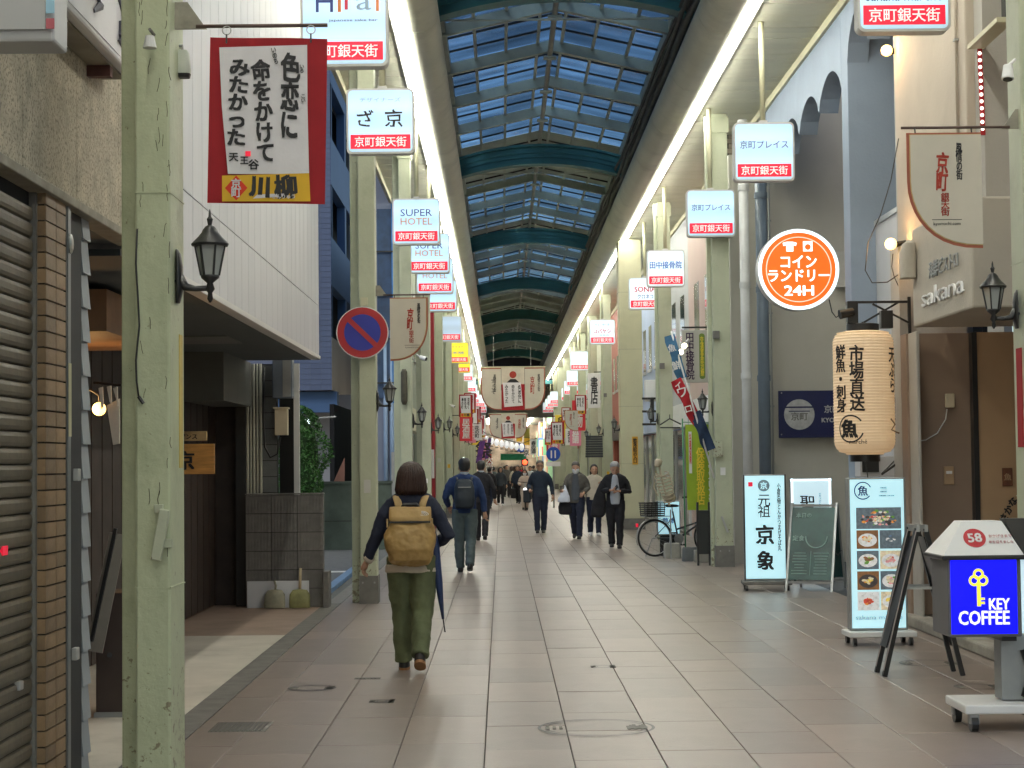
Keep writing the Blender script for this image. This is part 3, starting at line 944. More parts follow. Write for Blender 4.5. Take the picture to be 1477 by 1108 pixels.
# ================================================================== LEFT: white panelled building over a dark carport
b2 = thing('white_panel_building', 'white metal panelled upper storey overhanging a dark recessed entrance', 'building', (-4.3, 16, 0))
W0, W1, WZ = YF + 0.02, PX(459, 300, XL).y, 2.87
n = 27
step = (W1 - W0) / n
pl = ph = None
for k in range(n):
    y = W0 + k * step
    base = WM[b2.name].translation
    if pl is None:
        pl = MB().box(-0.05, 0.005, 0.05, 0, step - 0.005, 0.62).build('wall_panel', M_PANELW, b2, world=False, bevel=0.003); pl.location = Vector((XL, y, WZ)) - base
        ph = MB().box(-0.05, 0.005, 0.63, 0, step - 0.005, 4.3).build('wall_panel', M_PANELW, b2, world=False, bevel=0.003); ph.location = Vector((XL, y, WZ)) - base
    else:
        piece(pl, b2, Vector((XL, y, WZ)) - base); piece(ph, b2, Vector((XL, y, WZ)) - base)
MB().box(-8, W0, WZ + 0.04, XL - 0.045, W1 - 0.01, 9.0).build('wall', mat('wall_backing_grey', (0.2, 0.2, 0.2), 0.8), b2)  # plain grey backing wall behind the panels
MB().box(-8, W1 - 0.012, WZ + 0.0, XL, W1, 9.0).build('end_wall', M_PANELW, b2)
MB().box(XL - 0.09, W0, WZ, XL + 0.014, W1 + 0.01, WZ + 0.045).build('drip_trim', mat('white_trim', (0.66, 0.66, 0.64), 0.4, 0.04), b2, bevel=0.003)
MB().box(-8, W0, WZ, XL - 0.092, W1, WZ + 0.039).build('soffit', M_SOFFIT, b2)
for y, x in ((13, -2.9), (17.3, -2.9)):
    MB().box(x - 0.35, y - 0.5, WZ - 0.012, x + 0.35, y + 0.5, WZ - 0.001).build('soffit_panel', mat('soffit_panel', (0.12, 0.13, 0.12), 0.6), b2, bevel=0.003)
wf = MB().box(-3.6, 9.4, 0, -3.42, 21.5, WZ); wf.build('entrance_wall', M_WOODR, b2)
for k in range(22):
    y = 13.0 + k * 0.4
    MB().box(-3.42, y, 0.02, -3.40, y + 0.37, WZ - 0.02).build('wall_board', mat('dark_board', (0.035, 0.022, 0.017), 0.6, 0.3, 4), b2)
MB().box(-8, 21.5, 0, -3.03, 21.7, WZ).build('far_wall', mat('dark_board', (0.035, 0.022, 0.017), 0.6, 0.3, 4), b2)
q0, q1 = P(340, 700, 21.3).x, P(355, 700, 21.3).x
MB().box(q0, 21.3, 0, q1, 21.5, WZ).build('corner_post', M_BLACK, b2)
# lower beam inside
MB().box(-3.4, 19.2, 2.35, -2.95, 21.3, WZ).build('inner_beam', mat('inner_beam', (0.10, 0.105, 0.095), 0.7), b2)
q = PX(150, 390, -3.42)
MB().box(-3.41, 11.9, 2.55, -2.6, 13.9, 2.83).build('canopy_board', mat('canopy_wood', (0.30, 0.17, 0.09), 0.6, 0.2, 3), b2)
# block wall with conduits behind the low ribbed wall
xw0, xw1 = P(356, 600, 21.5).x, P(400, 600, 21.5).x
bs_ = thing('block_wall', 'tall grey concrete block wall carrying meters beside cream conduits', 'wall', ((xw0 + xw1) / 2, 21.5, 0))
k = None
for r_ in range(15):
    for c_ in range(2):
        loc = Vector((xw0 + c_ * (xw1 - xw0) / 2, 21.45, r_ * 0.19)) - WM[bs_.name].translation
        if k is None:
            k = MB().box(0.004, 0, 0.004, (xw1 - xw0) / 2 - 0.004, 0.12, 0.186).build('block', M_CBLK, bs_, world=False, bevel=0.003); k.location = loc
        else: piece(k, bs_, loc)
MB().box(xw0, 21.47, 0, xw1, 21.6, 2.86).build('mortar', M_JOINT, bs_)
MB().box(P(425, 600, 21.5).x, 21.4, 1.3, P(433, 600, 21.5).x, 21.46, 2.86).build('light_frame', mat('white_trim', (0.66, 0.66, 0.64), 0.4, 0.04), bs_)
MB().box(xw1, 21.7, 0, P(426, 600, 21.7).x, 21.75, 2.86).build('dark_opening', M_DARK, bs_)
for i, px in enumerate((357, 361.5, 366, 371, 376)):
    x = P(px, 600, 21.38).x
    o = MB().tube([(x, 21.38, 0.02), (x, 21.38, 2.86)], 0.013 if i % 2 else 0.017, 8).build('conduit_pipe', M_PIPEC, smooth=True)
    props(o, ['thin cream conduit furthest left of five on the block wall', 'second cream conduit from the left on the block wall', 'middle cream conduit of five on the block wall',
              'second cream conduit from the right on the block wall', 'cream conduit furthest right of five, nearest the meters'][i], 'pipe', 'cream conduits on the block wall')
q0, q1 = P(395, 575, 21.35), P(423, 515, 21.35)
mt = thing('meter_cabinet', 'blue grey metal meter cabinet high on the block wall', 'meter box', (q0.x, 21.3, q0.z))
MB().box(q0.x, 21.22, q0.z, q1.x, 21.44, q1.z).build('cabinet', mat('blue_grey_metal', (0.15, 0.18, 0.22), 0.4), mt, bevel=0.008)
MB().box(q0.x + 0.12, 21.212, q0.z + 0.015, q1.x - 0.015, 21.219, q1.z - 0.015).build('door', M_GREYM, mt, bevel=0.002)
q0, q1 = P(397, 628, 21.35), P(415, 590, 21.35)
mt = thing('mailbox', 'small cream utility box hanging below the meter cabinet', 'utility box', (q0.x, 21.3, q0.z))
MB().box(q0.x, 21.3, q0.z, q1.x, 21.44, q1.z).build('case', mat('cream_plastic', (0.6, 0.52, 0.37), 0.5, 0.08), mt, bevel=0.006)
MB().box(q0.x - 0.015, 21.27, q1.z, q1.x + 0.015, 21.44, q1.z + 0.02).build('lid', mat('cream_plastic', (0.6, 0.52, 0.37), 0.5, 0.08), mt, bevel=0.003)
pts = [P(x, y, 21.33) for x, y in ((381, 530), (380, 600), (382, 645), (390, 660), (400, 655), (404, 630))]
props(MB().tube(pts, 0.012, 6).build('cable', M_BLACK, smooth=True), 'loose black cable loop under the cream utility box', 'cable')
# low ribbed wall
xa, xb = P(355, 780, 21.15).x, P(467, 780, 21.15).x
lw = thing('ribbed_block_wall', 'low brown grey wall of vertically ribbed blocks behind the dustpans', 'wall', ((xa + xb) / 2, 21.1, 0))
bw = (xb - xa) / 3
rowz = 0.218
bk = None
for r_ in range(6):
    off = 0
    for c_ in range(3):
        loc = Vector((xa + c_ * bw, 21.1, r_ * rowz)) - WM[lw.name].translation
        if bk is None:
            mb = MB().box(0.003, 0, 0.003, bw - 0.003, 0.15, rowz - 0.004)
            for i in range(8):
                mb.box(0.008 + i * (bw - 0.01) / 8, -0.012, 0.006, 0.008 + (i + 0.66) * (bw - 0.01) / 8, 0.002, rowz - 0.007)
            bk = mb.build('block', M_BLOCK, lw, world=False); bk.location = loc
        else: piece(bk, lw, loc)
MB().box(xa, 21.12, 0, xb - 0.01, 21.26, 1.30).build('mortar', M_JOINT, lw)
MB().box(xa - 0.0, 21.08, 1.31, xb, 21.27, 1.325).build('coping', M_BLOCK, lw)
MB().box(xb + 0.003, 20.95, 0, xb + 0.075, 21.25, 0.42).build('end_block', M_BLOCK, lw, bevel=0.01)
q0, q1 = P(356, 866, 21.0), P(445, 838, 21.0)
props(MB().box(q0.x, 21.02, 0.0, q1.x, 21.06, q1.z).build('board', M_PANELW, bevel=0.004), 'long low white board leaning along the foot of the ribbed wall', 'board')
def dustpan(pxa, pxb, handle, label):
    xa, xb = P(pxa, 850, 20.9).x, P(pxb, 850, 20.9).x
    t = thing('dustpan', label, 'dustpan', ((xa + xb) / 2, 20.9, 0), 0, 'dustpans by the ribbed wall')
    w_ = (xb - xa) / 2
    cx = (xa + xb) / 2
    m_ = mat('dirty_tin', (0.22, 0.21, 0.15), 0.7, 0.3, 10, dirt=0.5) if not handle else mat('green_tin', (0.19, 0.185, 0.07), 0.6, 0.3, 9, dirt=0.5)
    MB().rings([(0.01, cx, 20.9, w_, 0.045), (0.05, cx, 20.9, w_ * 1.02, 0.05), (0.16, cx, 20.92, w_ * 0.98, 0.045), (0.21, cx, 20.94, w_ * 0.7, 0.03), (0.22, cx, 20.94, w_ * 0.2, 0.015)], 20, 4).build('pan', m_, t, auto=True)
    if handle:
        MB().tube([(cx, 20.94, 0.2), (cx + 0.005, 20.97, 0.46)], 0.016, 8).build('handle', mat('pale_wood', (0.42, 0.34, 0.22), 0.6), t, smooth=True)
    else:
        MB().tube([(cx, 20.94, 0.2), (cx + 0.01, 20.95, 0.26), (cx - 0.01, 20.96, 0.32)], 0.012, 8).build('handle', mat('dirty_tin', (0.22, 0.21, 0.15), 0.7, 0.3, 10, dirt=0.5), t, smooth=True)
dustpan(381, 411, False, 'grey tin dustpan with a broken short handle')
dustpan(417, 447, True, 'mossy green dustpan with a long wooden handle')
# restaurant things under the overhang
ws = thing('wooden_sign', 'varnished orange wooden sign with brushed black characters under the overhang', 'shop sign', P(262, 653, 18.6))
a, b = P(205, 685, 18.6), P(309, 640, 18.6)
MB().box(a.x, 18.6, a.z, b.x, 18.65, b.z).build('board', M_WOODS, ws, bevel=0.006)
q = P(268, 664, 18.59); text('ざ 京', M_INK, ws, (q.x - 0.13, 18.595, q.z), h=0.2, bold=0.03)
ws2 = thing('wooden_sign', 'small pale wooden name board above the orange one', 'shop sign', P(262, 630, 18.6))
a, b = P(225, 637, 18.6), P(298, 622, 18.6)
MB().box(a.x, 18.6, a.z + 0.003, b.x, 18.64, b.z).build('board', mat('pale_sign_wood', (0.5, 0.35, 0.17), 0.5, 0.2, 4), ws2, bevel=0.005)
q = P(268, 630, 18.59); text('レザンス', M_INK, ws2, (q.x, 18.595, q.z), h=0.055, bold=0.02)
lp = thing('globe_lamp', 'glowing warm globe lamp by the entrance curtain left of the near post', 'lamp', P(143, 590, 13.2))
c = P(143, 590, 13.2)
MB().ball(c, 0.05, 16, 10).build('globe', M_WARM, lp, smooth=True)
MB().tube([c + Vector((0, 0, .04)), c + Vector((0, 0, .10)), c + Vector((-0.06, 0, .14)), (-3.42, 13.2, c.z + 0.14)], 0.01, 8).build('bracket', M_BLACK, lp, smooth=True)
M_CLOTH = mat('cream_cloth', (0.62, 0.58, 0.50), 0.9, 0.08, 6)
nr = thing('entrance_curtain', 'cream cloth hung on hangers beside the globe lamp', 'curtain', P(160, 600, 13.0))
pts = [P(154, 585, 13.0), P(172, 575, 13.0), P(172, 640, 13.0), P(163, 642, 13.0)]
MB().prism(pts, (0, 0.03, 0)).build('cloth', M_CLOTH, nr)
for i, (x, y) in enumerate(((142, 560), (154, 558), (163, 560))):
    MB().prism([P(x, y, 12.96), P(x + 6, y - 2, 12.96), P(x + 7, y + 26, 12.96), P(x + 4, y + 30 - 8 * i, 12.96)], (0, 0.02, 0)).build('cloth_fold', M_CLOTH, nr)
MB().tube([P(135, 552, 12.95), P(175, 556, 12.95)], 0.01, 6).build('rail', M_BLACK, nr)
lb = thing('leaning_board', 'narrow framed board leaning in the gap left of the near post', 'board', PG(150, 955))
MB().bar(P(136, 940, 10.9), P(170, 770, 10.9), 0.02, 0.10, (1, 0, 0)).build('board', mat('grey_board', (0.22, 0.2, 0.17), 0.6), lb)
MB().bar(P(132, 925, 10.88), P(167, 762, 10.88), 0.03, 0.02, (1, 0, 0)).build('edge', M_BLACK, lb)
bx = thing('dark_cabinet', 'low dark brown cabinet standing in the gap behind the leaning board', 'cabinet', PG(155, 965))
q0, q1 = P(138, 963, 14.6 * 0.82), P(172, 855, 14.6 * 0.82)
MB().box(q0.x, q0.y, 0, q1.x + 0.1, q0.y + 0.4, q1.z).build('case', mat('dark_brown', (0.05, 0.035, 0.03), 0.5), bx, bevel=0.01)
MB().box(q0.x - 0.01, q0.y - 0.01, 0.0, q1.x + 0.1, q0.y + 0.41, 0.04).build('base', M_GREYM, bx)
MB().tube([P(158, 945, q0.y - .004), P(158, 945, q0.y - .012)], 0.017, 12).build('knob', M_BLACK, bx)

# ================================================================== LEFT: side lane wall, hedge, blue apartments
gw = thing('garden_wall', 'mossy dark green rendered wall across the side lane', 'wall', (-6, 35.4, 0))
M_GWALL = mat('green_wall', (0.075, 0.10, 0.08), 0.8, 0.25, 2, 0.3, 30, dirt=0.6, dcol=(0.03, 0.04, 0.03))
MB().box(-16, 35.2, 0, XL - 0.05, 35.4, 1.28).build('wall', M_GWALL, gw)
MB().box(-16, 35.17, 1.28, XL - 0.03, 35.43, 1.33).build('coping', M_GWALL, gw)
MB().box(-16, 35.19, 0.55, XL - 0.06, 35.198, 0.565).build('groove', M_JOINT, gw)
M_LEAF = mat('leaf', (0.035, 0.12, 0.02), 0.6, 0.35, 3, rnd=0.0)
bsh = thing('bush', 'tall rounded green shrub beside the white pillar of the lane', 'bush', P(433, 700, 34) * 1.0)
bsh.location.z = 0; WM[bsh.name] = Matrix.Translation(bsh.location)
rb = random.Random(11)
lf = MB()
cx_, cy_ = P(432, 620, 34).x, 34
for i in range(5200):
    u, v = rb.uniform(0, 2 * math.pi), rb.uniform(-1, 1)
    r_ = (0.52 + 0.09 * math.sin(3 * u + 4 * v)) * rb.uniform(0.6, 1.0) ** 0.4
    k = math.sqrt(1 - v * v)
    lobe = 0.06 * math.sin(9 * v + 2 * u)
    p = Vector((cx_ + (r_ + lobe) * k * math.cos(u), cy_ + (r_ + lobe) * k * math.sin(u), 1.75 + 1.02 * v))
    s_ = rb.uniform(0.025, 0.05)
    d1 = Vector((rb.uniform(-1, 1), rb.uniform(-1, 1), rb.uniform(-1, 1))).normalized()
    d2 = d1.cross(Vector((rb.uniform(-1, 1), rb.uniform(-1, 1), 1))).normalized()
    lf.add([p - d1 * s_, p + d2 * s_ * 0.5, p + d1 * s_, p - d2 * s_ * 0.5], [(0, 1, 2, 3)])
o = lf.build('foliage', M_LEAF, bsh); o['kind'] = 'stuff'
MB().tube([(cx_, cy_, 0), (cx_, cy_, 1.8)], [0.06, 0.02], 8).build('trunk', M_WOODR, bsh)
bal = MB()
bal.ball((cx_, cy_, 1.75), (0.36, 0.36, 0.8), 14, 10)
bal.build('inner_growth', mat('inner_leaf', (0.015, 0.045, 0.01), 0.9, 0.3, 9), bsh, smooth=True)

ap = thing('blue_apartment_building', 'blue tiled apartment block with dark open balconies beyond the lane', 'apartment building', (-7, 50, 0))
M_BTILE = mat('blue_tile', (0.105, 0.14, 0.235), 0.45, 0.12, 2, 0.2, 20, rnd=0.08)
M_BPAINT = mat('blue_paint', (0.055, 0.13, 0.28), 0.5, 0.1, 0.6)
M_LAV = mat('pale_render', (0.50, 0.49, 0.48), 0.6, 0.06, 0.6)
AX, AY = P(478, 400, 50).x, 50.0
zb = P(470, 563, 50).z
# tiles on the end wall: real pieces for the lower visible part
MB().box(AX - 8, AY, zb, AX - 0.01, AY + 0.3, 16).build('end_wall', mat('tile_grout', (0.16, 0.18, 0.25), 0.8), ap)
tl = None
tw, th_ = 0.30, 0.15
base = WM[ap.name].translation
def tiles(x0, x1, z0, z1):
    global tl
    nx = round((x1 - x0) / tw); nz = round((z1 - z0) / th_)
    for i in range(nx):
        for j in range(nz):
            loc = Vector((x0 + i * tw, AY - 0.012, z0 + j * th_)) - base
            if tl is None:
                tl = MB().box(0.006, 0, 0.006, tw - 0.006, 0.012, th_ - 0.006).build('tile', M_BTILE, ap, world=False); tl.location = loc
            else: piece(tl, ap, loc)
tiles(AX - 1.2, AX, zb, zb + 5.4)
mb = MB()
for i in range(int(1.2 / tw)):
    for j in range(70):
        z = zb + 5.4 + j * th_; x = AX - 1.2 + i * tw
        mb.box(x + .006, AY - .012, z + .006, x + tw - .006, AY, z + th_ - .006)
o = mb.build('tiles_above', M_BTILE, ap); o['kind'] = 'stuff'
MB().box(AX - 8, AY + 0.35, zb - 0.6, AX + 0.1, AY + 0.9, zb - 0.02).build('ledge', M_BPAINT, ap)
MB().box(AX - 8, AY + 2.0, 0, AX + 0.35, AY + 2.3, zb - 0.05).build('ground_wall', mat('grey_blue_render', (0.24, 0.26, 0.29), 0.7, 0.08, 0.5), ap)
# street side with balconies
YB = 66.0
zs = [P(479, y, 50).z for y in (486, 411, 341, 265, 197, 119, 60, -20, -90)]
xo = AX
z_prev = zb
for i in range(0, len(zs) - 1, 2):
    MB().box(AX - 0.25, AY + 0.005, z_prev, AX, YB, zs[i]).build('parapet', M_LAV if i == 0 else M_BPAINT, ap)
    for c_ in range(4):
        y = AY + 0.005 + c_ * 4.6
        MB().box(AX - 0.25, y, zs[i], AX - 0.01, y + 0.5, zs[i + 1]).build('pier', M_BPAINT, ap)
    z_prev = zs[i + 1]
MB().box(AX - 0.9, AY + 0.3, zb, AX - 0.8, YB, 16).build('recess_wall', mat('recess_shade', (0.03, 0.035, 0.04), 0.8), ap)  # near-black colour puts the balcony shade into this wall
for i, z in enumerate(zs[::2]):
    MB().box(AX - 1.6, AY + 0.3, z - 0.12, AX - 0.25, YB, z).build('balcony_floor', M_LAV, ap)
MB().box(AX - 1.6, AY + 0.3, zb, AX - 0.25, YB, zb + 0.1).build('underside', M_LAV, ap)
cl = thing('wall_light', 'small white bracket light hanging under the blue block beside the shrub', 'lamp', P(444, 610, 36))
c = P(443, 612, 35.1)
MB().ball(c, (0.06, 0.06, 0.12), 10, 8).build('globe', mat('cool_glow', (0.8, 0.95, 1), 0.3, 0, emit=2.0), cl, smooth=True)
MB().tube([c + Vector((0, 0, .1)), c + Vector((0.55, 0.1, 0.14))], 0.02, 6).build('arm', M_GREYM, cl)
MB().tube([(c.x, 35.3, 1.33), (c.x, 35.25, c.z - 0.1)], 0.025, 6).build('stem', M_GREYM, cl)
gp = MB().prism([P(481, 695, 35.3), P(497, 660, 35.3), P(497, 695, 35.3)], (0, 0.04, 0)).build('gable_panel', mat('rusty_panel', (0.25, 0.12, 0.09), 0.7))
props(gp, 'small rusty triangular panel standing behind the green lane wall', 'panel')

# ================================================================== LEFT: row of shopfronts further up
def shopfront(side, y0, y1, m, label, zt=7.1, features=(), cat='building', name='shop_building', open_c=None, sign=None, dep=2.0):
    """one street facade: wall with a real opening, lintel, window band; side -1 left, +1 right"""
    X = XL if side < 0 else XR
    s_ = side
    t = thing(name, label, cat, (X + s_ * 2, (y0 + y1) / 2, 0))
    def bx_(nm, xa, xb, ya, yb, za, zb, mm, **k):
        return MB().box(X + s_ * xa, ya, za, X + s_ * xb, yb, zb).build(nm, mm, t, **k)
    oy0, oy1, oz = y0 + 0.5, y1 - 0.5, 2.4
    bx_('wall', 0, 0.25, y0 + 0.01, oy0, 0, zt, m)
    bx_('wall', 0, 0.25, oy1, y1 - 0.01, 0, zt, m)
    bx_('wall', 0, 0.25, oy0, oy1, oz + 0.55, zt, m)
    bx_('end_wall', 0.0, 0.5 if side < 0 else 3.0, y0, y0 + 0.01, 0, zt, m)
    bx_('shop_interior', 1.6, 1.7, oy0, oy1, 0, oz + 0.6, open_c or M_DARK)
    bx_('interior_floor', 0.0, 1.6, oy0, oy1, 0.02, 0.05, M_PLINTH)
    nb = max(2, int((oy1 - oy0) / 1.6))
    for k in range(nb):
        ya = oy0 + k * (oy1 - oy0) / nb
        bx_('door_glass', 0.12, 0.14, ya + 0.05, ya + (oy1 - oy0) / nb - 0.05, 0.06, oz, G_WIN)
        bx_('door_post', 0.08, 0.17, ya - 0.03, ya + 0.04, 0, oz, M_ALU)
    bx_('fascia_sign', -0.08, 0.12, oy0, oy1, oz + 0.02, oz + 0.55, sign or M_CREAM, bevel=0.01)
    for k in range(nb):
        ya = oy0 + (k + 0.2) * (oy1 - oy0) / nb
        bx_('window', -0.004, 0.05, ya, ya + 0.9, 4.2, 5.4, G_WIN)
        bx_('window_sill', -0.05, 0.0, ya - 0.05, ya + 0.95, 4.12, 4.19, M_ALU)
    return t
wb = thing('lavender_building', 'narrow blue grey building with pale drainpipes past the lane on the left', 'building', (-3, 38, 0))
M_LAV2 = mat('blue_grey_wall', (0.17, 0.20, 0.27), 0.6, 0.08, 0.7)
MB().box(P(541, 500, 37).x, 37.0, 0, XL - 0.02, 37.25, 8).build('end_wall', M_LAV2, wb)
MB().box(XL - 0.2, 37.25, 0, XL, 39.4, 8).build('street_wall', M_LAV2, wb)
qx = P(556, 600, 36.9).x
for dx in (0, 0.13):
    MB().tube([(qx + dx, 36.93, 0), (qx + dx, 36.93, 4.4)], 0.045, 10).build('drainpipe', mat('pale_blue_pipe', (0.24, 0.34, 0.48), 0.4), wb, smooth=True)
MB().box(P(545, 500, 36.9).x, 36.9, 3.0, P(566, 500, 36.9).x, 36.98, 6.9).build('dark_shaft', mat('navy_mesh', (0.02, 0.05, 0.11), 0.6, 0.3, 5), wb)
MB().box(P(566, 500, 36.95).x, 36.86, 2.9, XL - 0.02, 36.98, 7.0).build('blue_sheet', mat('blue_sheet', (0.03, 0.16, 0.42), 0.4, 0.25, 3), wb)
for z in (3.3, 4.2, 5.1, 6.0):
    MB().box(P(545, 500, 36.9).x - 0.05, 36.84, z, XL - 0.02, 36.86, z + 0.03).build('scaffold_rail', M_BLACK, wb)
MB().box(P(563, 500, 36.9).x, 36.88, 0.9, P(571, 500, 36.9).x, 36.95, 1.9).build('vent_panel', M_GREYM, wb)
M_SF1 = mat('cream_wall', (0.42, 0.43, 0.32), 0.6, 0.08, 0.5)
M_SF2 = mat('grey_green_wall', (0.33, 0.37, 0.28), 0.6, 0.08, 0.5)
M_SF3 = mat('pale_pink_wall', (0.55, 0.42, 0.38), 0.6, 0.08, 0.5)
M_SF4 = mat('pale_blue_wall', (0.33, 0.42, 0.60), 0.5, 0.08, 0.5)
M_SF5 = mat('red_brown_wall', (0.28, 0.07, 0.04), 0.6, 0.1, 0.8)
M_INT = mat('glowing_shop_interior', (0.5, 0.42, 0.32), 0.7, 0.5, 1.5, emit=0.35, ecol=(1, 0.75, 0.5))  # back walls glow by themselves in place of shop lamps
left_shops = [(39.5, 47, M_SF2, 'grey green shop building just past the blue grey one on the left', None, M_CREAM),
              (47, 56, M_SF1, 'cream shop building behind the red upright on the left', M_INT, M_WPAINT),
              (56, 66, M_SF2, 'second grey green building up the left side', M_INT, M_RED),
              (66, 77, M_SF3, 'pale pink shop building far up the left side', M_INT, M_WPAINT),
              (77, 90, M_SF1, 'cream building far up the left side after the pink one', M_INT, M_BPAINT),
              (90, 104, M_SF4, 'pale blue building near the end of the left row', M_INT, M_RED),
              (104, 118, M_SF1, 'last building of the left row before the cross street', M_INT, M_WPAINT)]
for y0, y1, m_, lab, oc, sg in left_shops:
    shopfront(-1, y0, y1, m_, lab, open_c=oc, sign=sg)
rp = thing('red_upright', 'tall dark red pillar between the green posts on the left', 'pillar', (-1.66, 44.8, 0))
qa, qb = P(618, 600, 44), P(627, 600, 44)
MB().box(qa.x, 44, 0, qb.x, 44.2, P(622, 440, 44).z).build('shaft', mat('dark_red_paint', (0.28, 0.012, 0.02), 0.4, 0.05), rp, bevel=0.01)
MB().box(qa.x - 0.02, 43.97, 1.3, qb.x - 0.02, 43.99, 2.0).build('white_plate', M_WPAINT, rp)

# ================================================================== RIGHT: restaurant
M_BEIGE = mat('beige_render', (0.48, 0.42, 0.345), 0.75, 0.07, 1.0, 0.4, 30, dirt=0.25, dcol=(0.26, 0.22, 0.17))
M_GREYR = mat('grey_render', (0.40, 0.38, 0.34), 0.75, 0.06, 1.0, 0.3, 30, dirt=0.25, dcol=(0.2, 0.19, 0.17))
M_CANOPY = mat('canopy_grey', (0.45, 0.41, 0.34), 0.7, 0.06, 1.5, 0.4, 30, dirt=0.3, dcol=(0.22, 0.2, 0.16))
M_DOORW = mat('brown_wall', (0.27, 0.19, 0.135), 0.6, 0.08, 1.0)
M_TAN = mat('tan_door', (0.42, 0.28, 0.16), 0.5, 0.08, 1.0)
rs = thing('restaurant_building', 'beige rendered fish restaurant with a deep doorway under a lettered canopy', 'restaurant', (5, 15.5, 0))
xc = 3.95
c0, c1 = PX(1402, 400, xc).y, PX(1316, 400, xc).y
zb, zt = PX(1316, 473, xc).z, PX(1316, 331, xc).z
MB().box(xc, c0, zb, 6.5, c1, zt).build('canopy', M_CANOPY, rs, bevel=0.02)
ym = lambda px: PX(px, 400, xc).y
a, b = ym(1395), ym(1327)
text('海鮮ビストロ', M_GREYM, rs, (xc - 0.012, (ym(1342) + ym(1384)) / 2, PX(1362, 382, xc).z), w=abs(ym(1342) - ym(1384)), h=0.15, rotz=R(-90), bold=0.0, ext=0.006)
text('sakana', M_WPAINT, rs, (xc - 0.012, (ym(1331) + ym(1392)) / 2, PX(1360, 420, xc).z), w=abs(ym(1333) - ym(1394)), h=0.16, rotz=R(-90), bold=0.0, ext=0.008)
# pilaster wall above
yp0, yp1 = PX(1395, 200, XR).y, PX(1292, 200, XR).y
MB().box(XR, yp0, zt + 0.0, XR + 0.6, yp1, 8.2).build('pilaster', M_BEIGE, rs, bevel=0.015)
MB().box(XR + 0.08, yp0 - 0.28, zt, XR + 0.5, yp0 - 0.003, 8.2).build('reveal', M_GREYR, rs)
MB().box(XR + 0.02, yp1 + 0.003, 0, XR + 0.5, yp1 + 0.12, 8.2).build('edge_strip', M_GREYM, rs)
MB().box(XR + 0.5, 9.5, zt + 0.0, XR + 0.6, yp0 - 0.3, 8.2).build('upper_wall', mat('plum_render', (0.17, 0.13, 0.115), 0.7, 0.06, 1.0, dirt=0.3), rs)
# sloping canopy edge above the light dots
MB().bar(PX(1407, 68, XR + 0.02), PX(1450, 28, XR + 0.02), 0.14, 0.04).build('awning_edge', M_CREAM, rs)
MB().prism([PX(1412, 64, XR + 0.25), PX(1412, -40, XR + 0.25), PX(1450, -40, XR + 0.25), PX(1450, 30, XR + 0.25)], (0.03, 0, 0)).build('upper_window', G_WIN, rs)
# doorway
yd = 18.0
xl_ = P(1313, 800, yd).x
MB().box(xl_, yd, 0, 6.4, yd + 0.25, zb).build('doorway_wall', M_DOORW, rs)
MB().box(xl_ - 0.0, yd + 0.26, 0, XR + 0.6, yp1, zt).build('corner_wall', M_GREYR, rs)
MB().box(XR - 0.03, yd - 0.35, 0, xl_ + 0.02, yd - 0.002, zb).build('jamb', M_GREYR, rs, bevel=0.01)
xd = P(1404, 700, yd - 0.06).x
MB().box(xd, yd - 0.12, 0, xd + 0.05, yd - 0.002, zb).build('door_edge', M_BLACK, rs)
MB().box(xd + 0.051, yd - 0.10, 0.05, 6.3, yd - 0.02, zb).build('door', M_TAN, rs)
MB().box(6.3, 10, 0, 6.4, yd, zt).build('inner_side_wall', M_DOORW, rs)
MB().box(XR + 0.02, 9.8, 0.0, 6.4, yd, 0.1).build('threshold', mat('dark_brown_floor', (0.10, 0.075, 0.06), 0.6, 0.2, 3), rs)
kerb_a, kerb_b = PG(1318, 912), PG(1470, 990)
MB().bar((XR - 0.06, 18.1, 0.055), (XR - 0.1, 12.4, 0.055), 0.20, 0.11).build('kerb', mat('kerb_concrete', (0.30, 0.28, 0.24), 0.85, 0.2, 4, 0.5, 40, dirt=0.6), rs, bevel=0.02)
MB().box(XR + 0.45, 9.5, 0.1, 6.4, 12.5, 8.2).build('near_wall', M_BEIGE, rs)
# little things on the doorway wall
q = P(1370, 578, yd - 0.03)
sb = thing('socket_box', 'cream electric socket with a drooping white lead on the doorway wall', 'socket', q)
MB().box(q.x - 0.045, yd - 0.05, q.z - 0.07, q.x + 0.045, yd - 0.002, q.z + 0.07).build('cover', mat('cream_plastic', (0.6, 0.52, 0.37), 0.5, 0.08), sb, bevel=0.008)
MB().tube([P(x, y, yd - 0.02) for x, y in ((1366, 590), (1364, 605), (1352, 625), (1335, 635), (1318, 637))], 0.006, 6).build('lead', M_WPAINT, sb, smooth=True)
q = P(1369, 686, yd - 0.03)
ip = thing('intercom', 'brown door intercom with a lit button on the doorway wall', 'intercom', q)
MB().box(q.x - 0.05, yd - 0.03, q.z - 0.09, q.x + 0.05, yd - 0.002, q.z + 0.09).build('case', M_TAN, ip, bevel=0.006)
MB().box(q.x - 0.03, yd - 0.036, q.z + 0.015, q.x + 0.03, yd - 0.031, q.z + 0.045).build('button', M_WPAINT, ip, bevel=0.004)
q = P(1454, 688, yd - 0.14)
ip = thing('menu_plate', 'small dark plate with a carved character on the tan door', 'plaque', q)
MB().box(q.x - 0.05, yd - 0.125, q.z - 0.09, q.x + 0.05, yd - 0.103, q.z + 0.09).build('plate', M_WOODR, ip, bevel=0.005)
text('魚', M_TAN, ip, (q.x, yd - 0.128, q.z), h=0.07, bold=0.02)
q = P(1456, 735, yd - 0.14)
br = thing('door_brushwork', 'black brushed twig and characters painted on the tan door', 'lettering', q)
text('さかな', M_INK, br, (q.x, yd - 0.104, q.z), w=0.26, bold=0.04, roll=R(60))
